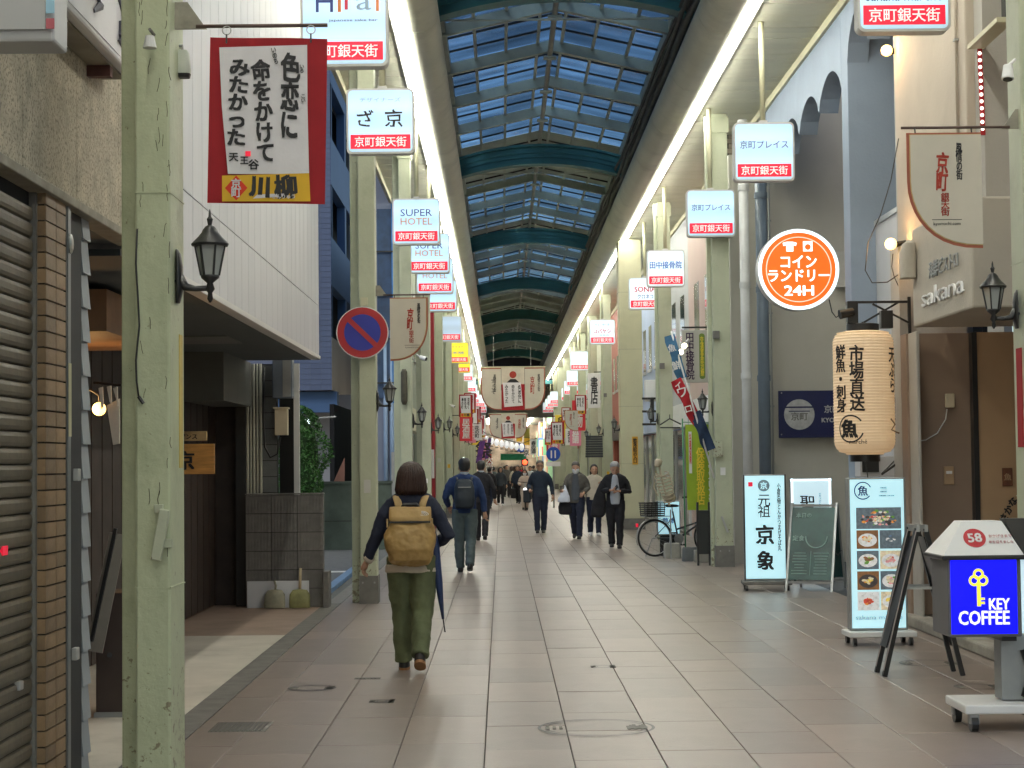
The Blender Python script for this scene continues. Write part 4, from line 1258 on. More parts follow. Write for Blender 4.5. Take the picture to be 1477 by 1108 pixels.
# row of light dots on the wall edge
ld = thing('light_chain', 'vertical row of tiny white bulbs on the plum coloured wall edge', 'string lights', P(1413, 130, yp0))
for i in range(12):
    c = P(1413 + i * 0.4, 77 + i * 9.9, yp0 - 0.3)
    MB().ball(c, 0.016, 8, 6).build('bulb', mat('dot_glow', (1, 0.85, 0.75), 0.3, 0, emit=2.2), ld, smooth=True)
MB().bar(P(1413, 70, yp0 - 0.285), P(1418, 195, yp0 - 0.285), 0.04, 0.015, (0, 1, 0)).build('rail', M_RED, ld)
# warm bare bulbs
def warm_light(c, t, e=9):
    l = bpy.data.lights.new('bulb_light', 'POINT'); l.energy = e; l.color = (1.0, 0.55, 0.2); l.shadow_soft_size = 0.07
    o = bpy.data.objects.new('bulb_light', l); COL.objects.link(o); o.parent = t; o.location = (-0.10, -0.08, -0.02)
    return o
warm_light(None, lp, 7)
for i, (px, py, dd, lab) in enumerate(((1285, 352, 18.2, 'glowing warm bulb on a looped black wire beside the beige pilaster'),
                                       (1279, 73, 18.6, 'glowing warm bulb tucked under the top fish restaurant sign'))):
    c = P(px, py, dd)
    t = thing('warm_lamp', lab, 'lamp', c)
    warm_light(c, t)
    MB().ball(c, 0.06, 14, 10).build('bulb', M_WARM, t, smooth=True)
    MB().tube([c + Vector((0.04, 0.06, 0.0)), c + Vector((0.3, 0.12, 0.04))], 0.03, 10).build('socket', M_BLACK, t)
wl = MB().tube([P(x, y, 18.3) for x, y in ((1296, 200), (1285, 260), (1270, 310), (1252, 350), (1248, 390), (1258, 408), (1280, 407), (1298, 395))], 0.006, 6)
props(wl.build('hanging_wire', M_BLACK, smooth=True), 'thin black wire looping down the wall past the warm bulb', 'cable')
wl = MB().tube([P(x, y, 18.3) for x, y in ((1288, 366), (1286, 385), (1290, 400), (1297, 415), (1300, 425))], 0.005, 6)
props(wl.build('hanging_wire', M_BLACK, smooth=True), 'short black wire hanging under the warm bulb', 'cable')
# hood light on the canopy end
q = P(1314, 375, c1 + 0.1)
hd = thing('vent_hood', 'rounded beige vent hood at the corner of the lettered canopy', 'vent hood', q)
MB().rings([(q.z - 0.2, xc - 0.07, c1 - 0.12, 0.07, 0.1), (q.z + 0.05, xc - 0.07, c1 - 0.12, 0.07, 0.1), (q.z + 0.13, xc - 0.06, c1 - 0.12, 0.05, 0.09), (q.z + 0.16, xc - 0.05, c1 - 0.12, 0.02, 0.05)], 16, 4).build('hood', M_CANOPY, hd, auto=True)

# ================================================================== RIGHT: blue building with scalloped arches
bb = thing('arched_blue_building', 'pale blue grey building whose upper wall ends in scalloped arches', 'building', (5.2, 23, 0))
M_BLUEW = mat('pale_blue_render', (0.24, 0.30, 0.385), 0.7, 0.06, 1.2, 0.3, 30, dirt=0.25, dcol=(0.14, 0.17, 0.22))
M_GREYW = mat('warm_grey_wall', (0.50, 0.48, 0.42), 0.7, 0.05, 1.2, 0.3, 30, dirt=0.35, dcol=(0.40, 0.38, 0.33))
ya, yb, yz = PX(1215, 208, XR).y, 29.2, 8.3
def scallop(y0, y1, n, zs_, rise, x0, x1):
    """wall from y0 to y1 with n arches cut into its lower edge"""
    poly = [(x0, y0, yz), (x0, y0, zs_)]
    for k in range(n):
        wv = (y1 - y0) / n
        for i in range(1, 13):
            u = i / 12
            poly.append((x0, y0 + wv * (k + u), zs_ + rise * math.sin(math.pi * u) ** 0.62 if i < 12 else zs_))
    poly.append((x0, y1, yz))
    return MB().prism(poly, (x1 - x0, 0, 0))
y1_, y2_, y3_ = PX(1153, 208, XR).y, PX(1188, 160, XR).y, 27.9
sc = scallop(ya, y1_, 2, 6.12, 0.36, XR, XR + 0.25)
def prism_tri(mb, nm):
    return mb.build(nm, M_BLUEW, bb)
prism_tri(sc, 'arched_wall')
prism_tri(scallop(y1_, 29.2, 3, 6.12, 0.36, XR, XR + 0.25), 'arched_wall')
MB().box(XR, PX(1224, 208, XR).y, 0, XR + 0.9, ya, yz).build('pillar', M_BLUEW, bb, bevel=0.01)
yq = PX(1224, 208, XR).y
prism_tri(scallop(yp1 + 0.14, yq, 2, 6.35, 0.5, XR, XR + 0.25), 'arched_wall')
MB().box(XR + 0.02, 29.2, 0, XR + 3, 29.35, yz).build('grey_wall', M_GREYW, bb)
MB().box(XR - 0.42, 29.0, 0, XR + 0.019, 29.35, 6.6).build('grey_wall_return', M_GREYW, bb)
MB().box(XR + 1.9, ya, 0, XR + 2.0, 29.2, yz).build('porch_wall', M_GREYW, bb)
# porch opening second bay: white wall, dark window strip
MB().box(XR + 0.35, yp1 + 0.9, 0, XR + 1.0, yp1 + 1.0, 5.3).build('white_wall', mat('pale_wall', (0.50, 0.51, 0.53), 0.6, 0.04), bb)
MB().box(XR + 0.3, yp1 + 0.14, 0.0, XR + 0.34, yq, 4.4).build('white_side', mat('pale_wall', (0.50, 0.51, 0.53), 0.6, 0.04), bb)
MB().box(XR + 1.0, yp1 + 0.5, 0, XR + 1.05, yq, yz).build('dark_window', G_WIN, bb)
MB().box(XR + 0.28, yp1 + 0.14, 4.4, XR + 0.40, yq, 4.46).build('sill', M_ALU, bb)
# plaque
q0, q1 = P(1123, 632, 29.0), P(1232, 563, 29.0)
pq = thing('wall_plaque', 'dark navy wall plaque with a round silver emblem', 'plaque', ((q0.x + q1.x) / 2, 28.95, q0.z))
PD = 28.97
MB().box(q0.x, PD - 0.02, q0.z, q1.x, PD + 0.02, q1.z).build('plate', mat('navy_plate', (0.008, 0.012, 0.07), 0.3, 0.1), pq, bevel=0.004)
c = P(1153, 598, PD - 0.03)
SILV = mat('silver', (0.5, 0.5, 0.5), 0.35, 0.2, 9, metal=0.5)
MB().tube([(c.x, PD - 0.022, c.z), (c.x, PD - 0.03, c.z)], 0.245, 32).build('emblem', SILV, pq)
MB().box(c.x - 0.25, PD - 0.036, c.z + 0.105, c.x + 0.25, PD - 0.031, c.z + 0.13).build('emblem_bar', mat('navy_plate', (0.008, 0.012, 0.07), 0.3, 0.1), pq)
MB().box(c.x - 0.17, PD - 0.036, c.z + 0.045, c.x + 0.17, PD - 0.031, c.z + 0.06).build('emblem_bar', mat('navy_plate', (0.008, 0.012, 0.07), 0.3, 0.1), pq)
text('京町', M_PLINTH, pq, (c.x, PD - 0.034, c.z - 0.03), w=0.27, bold=0.02)
q = P(1200, 590, PD); text('京町', SILV, pq, (q.x, PD - 0.024, q.z), w=0.26, bold=0.02)
q = P(1199, 606, PD); text('KYOMACHI', SILV, pq, (q.x + 0.1, PD - 0.024, q.z), w=0.52, bold=0.03)
for px, py in ((1127, 567), (1127, 627)):
    q = P(px, py, PD); MB().ball((q.x, PD - 0.02, q.z), 0.012, 8, 6).build('screw', SILV, pq)
# downpipes left of the grey wall
for px, dd, r_, m_, lab in ((1076, 27.6, 0.075, mat('white_pipe', (0.55, 0.56, 0.55), 0.4), 'fat white downpipe to the right of the green post'),
                            (1101, 28.4, 0.095, mat('blue_pipe', (0.13, 0.17, 0.22), 0.4), 'fat blue grey downpipe against the grey wall')):
    x = P(px, 500, dd).x
    t = thing('downpipe', lab, 'pipe', (x, dd, 0))
    MB().tube([(x, dd, 0), (x, dd, 6.9)], r_, 14).build('pipe', m_, t, smooth=True)
    for z in (1.2, 2.9, 4.3, 5.8):
        MB().tube([(x, dd, z), (x, dd, z + 0.09)], r_ + 0.012, 14).build('collar', m_, t, auto=True)
# brick building behind green post
M_BRK = mat('grey_brick', (0.20, 0.175, 0.14), 0.8, 0.15, 6, 0.3, 40, rnd=0.18)
bk = thing('brick_building', 'narrow dark grey brick shopfront between green post and downpipes', 'building', (4.5, 31.5, 0))
xb0, xb1, yb_ = P(1046, 500, 30.2).x, P(1096, 500, 30.2).x, 30.2
MB().box(xb0, yb_ + 0.02, 0, XR + 2.5, yb_ + 0.3, 7.2).build('wall', M_JOINT, bk)
pr = None; cnt = 0
bwid, bh = 0.22, 0.085
nz = 62
for j in range(nz):
    for i in range(3):
        x = xb0 + i * bwid + (0.11 if j % 2 else 0)
        loc = Vector((x, yb_, 1.9 + j * bh)) - WM[bk.name].translation
        if pr is None:
            pr = MB().box(0.004, 0, 0.004, bwid - 0.004, 0.03, bh - 0.004).build('brick', M_BRK, bk, world=False); pr.location = loc
        else: piece(pr, bk, loc)
MB().box(xb0, yb_ - 0.02, 0, xb1 + 0.4, yb_ + 0.01, 1.88).build('lower_panel', mat('poster_mix', (0.18, 0.22, 0.16), 0.5, 0.6, 9), bk)
MB().box(P(1062, 600, 30).x, 30.0, 0.3, P(1070, 600, 30).x, 30.17, 2.9).build('blue_door_edge', mat('bright_blue', (0.05, 0.25, 0.4), 0.4), bk)

M_SHOPLIT = mat('glowing_shop_display', (0.4, 0.35, 0.25), 0.6, 0.7, 6, emit=0.25, ecol=(1, 0.8, 0.55))  # warm glow added to the back wall instead of lamps
shopfront(1, 32.5, 39.5, M_SF3, 'pale pink clinic building behind the bicycle', open_c=M_SHOPLIT, sign=M_WPAINT)
shopfront(1, 39.5, 46.5, mat('pale_white_wall', (0.48, 0.50, 0.52), 0.6, 0.06), 'white building beside the cream yellow column', open_c=M_SHOPLIT, sign=M_WPAINT)
shopfront(1, 46.5, 57, M_SF4, 'pale blue building right of the cream yellow column', open_c=M_DARK, sign=M_SF4)
shopfront(1, 57, 67, M_SF5, 'red brown shop building far up the right side', open_c=M_INT, sign=M_BLACK)
shopfront(1, 67, 78, M_SF1, 'cream shop building beyond the red brown one on the right', open_c=M_INT, sign=M_CREAM)
shopfront(1, 78, 90, M_SF2, 'grey green building far up the right side', open_c=M_INT, sign=M_BPAINT)
shopfront(1, 90, 104, M_SF3, 'pale pink building near the end of the right row', open_c=M_INT, sign=M_RED)
shopfront(1, 104, 118, M_SF1, 'last building of the right row before the cross street', open_c=M_INT, sign=M_WPAINT)
# ================================================================== STREET SIGNS (light boxes on pipes)
M_PINKRIM = mat('pink_rim', (0.6, 0.25, 0.28), 0.4)
M_ORANGE = mat('orange_ink', (0.85, 0.28, 0.08), 0.5, 0)
M_YBOX = light_box_mat('yellow_light_box_face', (1.0, 0.82, 0.04), SIGN_E * 0.9)
M_WBOX = light_box_mat('white_light_box_face', (0.82, 0.94, 1.0), SIGN_E * 1.1)
M_CREDS = mat('crimson_ink', (0.6, 0.02, 0.06), 0.5, 0)
M_CYINK = mat('cyan_ink', (0.05, 0.2, 0.6), 0.5, 0)
SW, SH_ = 0.76, 0.74
def street_sign(x, y, z, label, content, face=None, grp='light box signs hanging along the arcade', pipe_dx=0.0, detail=True):
    t = thing('hanging_light_box', label, 'sign', (x, y, z), 0, grp)
    out = rrect(SW, SH_, 0.06)
    MB().prism([(a, -0.075, b) for a, b in out], (0, 0.15, 0)).build('case', M_RIM, t, world=False)
    inn = rrect(SW - 0.045, SH_ - 0.045, 0.045)
    MB().prism([(a, -0.079, b) for a, b in inn], (0, 0.0035, 0)).build('face', face or M_BOX, t, world=False)
    MB().box(-0.335, -0.083, -0.315, 0.335, -0.0795, -0.155).build('street_name_band', M_REDS, t, world=False)
    text('京町銀天街', M_WHT, t, (0, -0.0845, -0.235), w=0.58, h=0.115, world=False, bold=0.013, ext=0.0008, res=2)
    MB().tube([(pipe_dx, 0, SH_ / 2), (pipe_dx, 0, 7.16 - z)], 0.035, 10).build('hanging_pipe', M_CREAM, t, world=False, smooth=True)
    MB().box(pipe_dx - 0.05, -0.05, SH_ / 2, pipe_dx + 0.05, 0.05, SH_ / 2 + 0.03).build('pipe_flange', M_RIM, t, world=False)
    for c in content:
        s_, m_, cx, cz, w_, h_ = c[:6]
        kw = c[6] if len(c) > 6 else {}
        text(s_, m_, t, (cx, -0.082, cz), w=w_, h=h_, world=False, ext=0.0008, **kw)
    return t
ZS = 5.47
def rsign(px, S, *a, **k):
    D = F / S
    return street_sign(P(px, 400, D).x, D, ZS + 0.03, *a, **k)
M_TEALINK = mat('teal_ink', (0.05, 0.18, 0.28), 0.5, 0)
rsign(1309, 178, 'topmost right light box sign, lower half lettered sakana marché',
      [('海鮮ビストロ', M_TEALINK, 0, 0.05, 0.32, 0.045), ('sakana marché', M_TEALINK, 0, -0.07, 0.62, 0.1)])
rsign(1104, 116, 'blue glowing light box lettered 京町プレイス, the nearer of the two',
      [('京町プレイス', M_BLUEINK, 0, 0.09, 0.6, 0.1)])
rsign(1026, 93, 'blue glowing light box lettered 京町プレイス, the further and smaller one',
      [('京町プレイス', M_BLUEINK, 0, 0.09, 0.6, 0.1)])
rsign(960, 72.4, 'light box lettered with bold blue 田中接骨院', [('田中接骨院', M_CYINK, 0, 0.07, 0.64, 0.15, dict(bold=0.022))], face=M_WBOX)
rsign(930, 63, 'light box lettered SONIA in red above blue characters',
      [('SONIA', M_CREDS, 0, 0.1, 0.5, 0.12, dict(bold=0.02)), ('クロネコ', M_BLUEINK, 0, -0.07, 0.36, 0.1, dict(bold=0.022))], face=M_WBOX)
rsign(867.5, 48.7, 'light box with slanted red characters and small blue lines',
      [('コバヤシ', M_CREDS, 0, 0.03, 0.52, 0.13, dict(bold=0.022)), ('仕立・婦人服', M_CYINK, 0, 0.22, 0.44, 0.07), ('洋装店', M_CYINK, 0.05, -0.1, 0.3, 0.06)], face=M_WBOX)
far_l = ['white light box with no lettering just below the red lettered one on the right', 'white light box behind the blank one, second in the right row of far signs']
for i, (px, S) in enumerate(((835, 38), (827, 31.5), (822, 28), (817, 25.5))):
    rsign(px, S, ['large blank pale light box at the front of the crowded right row', 'pale light box second in the crowded right row',
                  'pale light box third in the crowded right row', 'pale light box fourth in the crowded right row'][i], [], face=M_WBOX)
for i in range(5):
    D = 106 + i * 6 if i < 2 else 104 + i * 7
    street_sign(3.28, D, ZS, ['first', 'second', 'third', 'fourth', 'last'][i] + ' tiny light box sign of the overlapping far cluster on the right, counted outwards', [], face=M_WBOX, grp='tiny far light boxes on the right', detail=False)
M_OUTL = mat('pale_blue_ink', (0.35, 0.5, 0.6), 0.5, 0)
hirai = rsign(500, 167, 'light box partly behind the red banner with the word Hirai in coloured letters',
      [('H', M_BLUEINK, -0.17, 0.2, 0.15, 0.19, dict(bold=0.0)), ('i', M_ORANGE, -0.04, 0.185, 0.035, 0.16), ('r', M_CREDS, 0.05, 0.2, 0.09, 0.15, dict(bold=0.01)),
       ('a', M_OUTL, 0.17, 0.18, 0.13, 0.12), ('i', M_ORANGE, 0.29, 0.185, 0.03, 0.15), ('japanese sake bar', M_BLUEINK, 0.08, 0.03, 0.42, 0.025)])
hirai.location.z -= 0.03
rsign(551, 129, 'blue glowing light box with brushed characters ざ京', [('ざ', M_INK, -0.17, 0.03, 0.19, 0.19, dict(bold=0.01, brush=0.09)), ('京', M_INK, 0.15, 0.03, 0.2, 0.2, dict(bold=0.01, brush=0.09)), ('デザイナーズ', M_OUTL, 0, 0.24, 0.46, 0.05)], pipe_dx=0.02)
M_PEACH = mat('peach_ink', (0.75, 0.36, 0.18), 0.5, 0)
for px, S, lab in ((601.5, 91, 'light box lettered SUPER HOTEL, the nearest of three'), (619.5, 79, 'light box lettered SUPER HOTEL, the middle of three, top hidden by the nearest'),
                   (627.5, 70.5, 'light box lettered SUPER HOTEL, the furthest and lowest of three')):
    rsign(px, S, lab, [('SUPER', M_BLUEINK, 0, 0.14, 0.5, 0.11, dict(bold=0.0)), ('HOTEL', M_PEACH, 0, 0.0, 0.5, 0.11, dict(bold=0.0))])
rsign(635, 63, 'light box whose red band alone shows under the third SUPER HOTEL sign', [])
rsign(646, 50.5, 'blank blue grey light box below the SUPER HOTEL signs', [], face=light_box_mat('dim_light_box_face', (0.45, 0.58, 0.75), SIGN_E * 0.8))
rsign(659.5, 41.5, 'bright yellow light box on the left, the upper of two', [('カラオケ', M_ORANGE, 0, 0.2, 0.4, 0.08), ('本舗', M_CYINK, 0, 0.0, 0.4, 0.08)], face=M_YBOX)
rsign(663, 37.5, 'yellow light box on the left, the lower of two', [('酒場', M_ORANGE, 0, 0.1, 0.4, 0.08)], face=M_YBOX)
for i, (px, S) in enumerate(((668, 34), (674, 29.5), (677, 27), (680, 25))):
    rsign(px, S, ['white light box just below the two yellow ones', 'pinkish light box second below the yellow ones', 'pinkish light box third below the yellow ones', 'pinkish light box fourth below the yellow ones'][i],
          [], face=M_WBOX)
for i in range(4):
    street_sign(-1.35, 110 + i * 7, ZS, ['first', 'second', 'third', 'last'][i] + ' tiny light box sign of the overlapping far cluster on the left, counted outwards', [], face=M_WBOX, grp='tiny far light boxes on the left', detail=False)

# ================================================================== WALL LANTERNS on the posts
M_LGLASS = mat('lamp_glass', (0.32, 0.34, 0.32), 0.2, 0.1, 5, spec=0.8)
def make_lantern(label):
    """carriage lamp; origin at the wall plate, arm reaches +X"""
    t = thing('wall_lantern', label, 'wall lamp', (0, 0, 0), 0, 'carriage lamps on the posts')
    plate = MB().rings([(-0.10, 0.008, 0, 0.008, 0.028), (-0.05, 0.014, 0, 0.014, 0.04), (0.05, 0.014, 0, 0.014, 0.042), (0.10, 0.01, 0, 0.01, 0.03), (0.12, 0.005, 0, 0.005, 0.012)], 12)
    plate.build('wall_plate', M_BLACK, t, world=False, smooth=True)
    MB().tube([(0.01, 0, 0.0), (0.04, 0, -0.035), (0.08, 0, -0.042), (0.14, 0, -0.04)], [0.028, 0.018, 0.012, 0.012], 10).build('arm', M_BLACK, t, world=False, smooth=True)
    x = 0.14
    MB().lathe([(0.004, -0.10), (0.012, -0.085), (0.009, -0.06), (0.02, -0.045), (0.012, -0.02), (0.036, 0.0), (0.04, 0.012)], (x, 0), 12).build('stem', M_BLACK, t, world=False, smooth=True)
    n = 6
    lo, hi, z0, z1 = 0.038, 0.062, 0.012, 0.135
    mb = MB(); 
    pts0 = [(x + lo * math.cos(2 * math.pi * i / n), lo * math.sin(2 * math.pi * i / n)) for i in range(n)]
    pts1 = [(x + hi * math.cos(2 * math.pi * i / n), hi * math.sin(2 * math.pi * i / n)) for i in range(n)]
    for i in range(n):
        MB().bar((*pts0[i], z0), (*pts1[i], z1), 0.007, 0.007).build('frame_bar', M_BLACK, t, world=False)
    MB().rings([(z0, x, 0, lo * 0.92, lo * 0.92), (z1, x, 0, hi * 0.92, hi * 0.92)], n).build('glass', M_LGLASS, t, world=False)
    MB().lathe([(0.075, 0.133), (0.078, 0.142), (0.05, 0.17), (0.034, 0.19), (0.03, 0.2), (0.02, 0.213), (0.008, 0.22), (0.011, 0.235), (0.013, 0.245), (0.006, 0.255), (0.005, 0.27), (0.0015, 0.285)], (x, 0), 12).build('roof', M_BLACK, t, world=False, auto=True)
    return t
lan0 = make_lantern('black carriage lamp on the nearest left post beside the white panels')
K = 1.13
lan0.scale = (K, K, K)
lan0.location = (p1b.x, 8.35, P(262, 402, 8.35).z)
def lantern(x, y, z, rz, label): return copy_tree(lan0, (x, y, z), rz, label)
lantern(-1.49, 21.6, P(548, 580, 21.6).z, 0, 'black carriage lamp on the second left post above the hotel side lane')
lantern(-1.49, 30.4, P(600, 608, 30.4).z, 0, 'black carriage lamp on the third left post, right of the oval plaque')
lantern(-1.49, 38.3, P(620, 618, 38.3).z, 0, 'black carriage lamp by the red upright on the left')
for i, y in enumerate(posts_left[3:8]):
    lantern(-1.49, y + 0.1, 2.57, 0, ['carriage lamp on the fourth left post', 'carriage lamp on the fifth left post', 'tiny carriage lamp on the sixth left post', 'tiny carriage lamp on the seventh left post', 'tiny carriage lamp on the eighth left post'][i])
lantern(P(1483, 450, 11.3).x, 11.52, P(1460, 447, 11.42).z, R(180), 'black carriage lamp on the near right post before the canopy')
lantern(3.33, 28.3, P(1020, 590, 28.3).z, R(180), 'black carriage lamp on the right post behind the red banner flag')
lantern(P(896, 600, 44).x, 44.2, P(896, 618, 44.2).z, R(180), 'black carriage lamp on the left side of the cream yellow column')
for i, y in enumerate(posts_right[2:7]):
    lantern(3.33, y + 0.1, 2.6, R(180), ['carriage lamp on the third right post', 'carriage lamp on the fourth right post', 'tiny carriage lamp on the fifth right post', 'tiny carriage lamp on the sixth right post', 'tiny carriage lamp on the seventh right post'][i])
d = thing('wall_lantern', 'double black carriage lamp on the wall behind the bicycle', 'wall lamp', (0, 0, 0), 0, 'carriage lamps on the posts')
bpy.data.objects.remove(d)
lantern(3.3, 37.8, P(950, 605, 37.8).z, R(180), 'black carriage lamp beside the white wall box left of the coat hanger')

# ================================================================== BANNERS on arms
def arm_bracket(t, x0, x1, y, z, s_=1):
    MB().prism([(x0, y, z + 0.115), (x0, y, z - 0.012), (x0 + s_ * 0.15, y, z - 0.012), (x0 + s_ * 0.14, y, z + 0.0), (x0 + s_ * 0.06, y, z + 0.115)], (0, 0.012, 0)).build('gusset', M_RIM2, t)
    MB().tube([(x0 + s_ * 0.1, y, z), (x1, y, z)], 0.009, 8).build('arm', M_RUST, t, smooth=True)
M_RIM2 = mat('gusset_tan', (0.28, 0.26, 0.21), 0.7, 0.15, 8, dirt=0.5)
M_RUST = mat('rusty_arm', (0.09, 0.055, 0.045), 0.6, 0.3, 9)
M_PAPER = mat('calligraphy_paper', (0.74, 0.72, 0.73), 0.9, 0.04, 12, 0.3, 14)
M_YEL = mat('banner_yellow', (0.72, 0.43, 0.03), 0.8, 0.05, 9)
M_REDP = mat('diamond_red', (0.7, 0.05, 0.02), 0.8, 0.05)
def senryu(x0, x1, y, z0, z1, label, cols, skew=0.03, person_mark=True, arm_from=None, grp='senryu poem banners', s_=1, full=True):
    """red cloth with a paper poem and a yellow foot strip"""
    w_, h_ = x1 - x0, z1 - z0
    t = thing('poem_banner', label, 'banner', ((x0 + x1) / 2, y, z0), 0, grp)
    n = 10
    mb = MB()
    vs = []
    for j in (0, 1):
        for i in range(n + 1):
            u = i / n
            for v in (0, 1):
                yy = y + 0.006 * math.sin(u * 7) + j * 0.003
                vs.append((x0 + w_ * u - skew * w_ * (1 - v) * 1.0, yy, z0 + h_ * v - 0.015 * u * h_))
    fs = []
    m = 2 * (n + 1)
    for i in range(n):
        fs.append((2 * i, 2 * i + 2, 2 * i + 3, 2 * i + 1)); fs.append((m + 2 * i, m + 2 * i + 1, m + 2 * i + 3, m + 2 * i + 2))
    mb.add(vs, fs).build('cloth', M_RED, t)
    MB().add([(x0 + .15 * w_, y - .012, z0 + .17 * h_), (x1 - .16 * w_, y - .012, z0 + .165 * h_), (x1 - .15 * w_ - .02 * w_, y - .0135, z0 + .58 * h_), (x1 - .17 * w_, y - .012, z1 - .055 * h_), (x0 + .08 * w_, y - .012, z1 - .065 * h_), (x0 + .10 * w_, y - .0135, z0 + .58 * h_)],
             [(0, 1, 2, 5), (5, 2, 3, 4)]).build('paper', M_PAPER, t)
    MB().add([(x0 + .10 * w_, y - .0125, z0 + .005 * h_), (x1 - .15 * w_, y - .0125, z0 + .0 * h_), (x1 - .16 * w_, y - .0125, z0 + .17 * h_), (x0 + .10 * w_, y - .0125, z0 + .16 * h_)], [(0, 1, 2, 3)]).build('yellow_strip', M_YEL, t)
    yy = y - 0.0165
    cx = x0 + w_ * 0.46
    for k, (s, xo, zo, hh, ww) in enumerate(cols):
        text(vert(s), M_INK, t, (x0 + xo * w_, yy, z0 + zo * h_), h=hh * h_, w=ww * w_, bold=0.036, lh=0.92, brush=0.07, tilt=0, roll=R((-2, 3, -3)[k % 3]))
    text('川', M_INK, t, (x0 + .42 * w_, yy + .0015, z0 + .09 * h_), w=.18 * w_, bold=0.05, roll=R(-4), brush=0.08)
    text('柳', M_INK, t, (x0 + .64 * w_, yy + .0015, z0 + .09 * h_), w=.2 * w_, bold=0.04, roll=R(3), brush=0.06)
    c = Vector((x0 + .22 * w_, yy + .003, z0 + .085 * h_))
    r_ = 0.075 * h_
    MB().add([c + Vector((-r_ * .9, 0, 0)), c + Vector((0, 0, -r_)), c + Vector((r_ * .9, 0, 0)), c + Vector((0, 0, r_))], [(0, 1, 2, 3)]).build('red_diamond', M_REDP, t)
    if full:
        text(vert('京町'), M_PAPER, t, c + Vector((0, -0.002, 0)), h=r_ * 1.5, bold=0.022)
        MB().add([(x0 + .36 * w_, yy + .003, z0 + .02 * h_), (x0 + .62 * w_, yy + .003, z0 + .03 * h_), (x0 + .66 * w_, yy + .003, z0 + .05 * h_), (x0 + .4 * w_, yy + .003, z0 + .045 * h_)], [(0, 1, 2, 3)]).build('white_stroke', M_PAPER, t)
        text('せんりゅう', M_PAPER, t, (x0 + .62 * w_, yy + .001, z0 + .03 * h_), w=.2 * w_, bold=0.02)
    if arm_from is not None:
        za = z1 + 0.055
        arm_bracket(t, arm_from, x1 if s_ > 0 else x0, y + 0.012, za, s_)
        for u in (0.14, 0.86):
            xh = x0 + u * w_
            pts = [(xh + 0.02 * math.sin(a), y + 0.005, za - 0.022 + 0.02 * math.cos(a)) for a in [2 * math.pi * i / 12 for i in range(13)]]
            MB().tube(pts, 0.003, 6).build('hook_ring', M_ALU, t, smooth=True)
            MB().tube([(xh, y, za - 0.042), (xh, y - 0.006, za - 0.085)], 0.004, 6).build('hook', M_BLACK, t)
    return t
D_ = 8.22
q0, q1 = P(299, 288, D_), P(469, 45, D_)
senryu(q0.x, q1.x, D_ + 0.1, q0.z, q1.z, 'largest red banner, brushed poem on white paper, hanging beside the near left post',
       [('色恋に', 0.68, 0.64, 0.52, 0.17), ('命をかけて', 0.45, 0.55, 0.62, 0.17), ('みたかった', 0.24, 0.6, 0.52, 0.17)], arm_from=p1b.x)
g_ = bpy.data.objects['poem_banner']
yy = D_ + 0.1 - 0.0165
w_, h_ = q1.x - q0.x, q1.z - q0.z
text('天', M_INK, g_, (q0.x + .2 * w_, yy, q0.z + .27 * h_), w=.08 * w_, bold=.02)
text('王', M_INK, g_, (q0.x + .29 * w_, yy, q0.z + .25 * h_), w=.07 * w_, bold=.02)
text('谷', M_INK, g_, (q0.x + .37 * w_, yy, q0.z + .225 * h_), w=.09 * w_, bold=.02)
text(vert('いのち'), M_INK, g_, (q0.x + .555 * w_, yy, q0.z + .88 * h_), w=.04 * w_, h=.1 * h_, bold=.01, roll=R(12))
text(vert('いろ'), M_INK, g_, (q0.x + .785 * w_, yy, q0.z + .8 * h_), w=.035 * w_, bold=.01)
text(vert('こい'), M_INK, g_, (q0.x + .795 * w_, yy, q0.z + .62 * h_), w=.035 * w_, bold=.01)
MB().box(q0.x + .3 * w_, yy - .001, q0.z + .275 * h_, q0.x + .345 * w_, yy + .001, q0.z + .305 * h_).build('seal', M_REDS, g_)

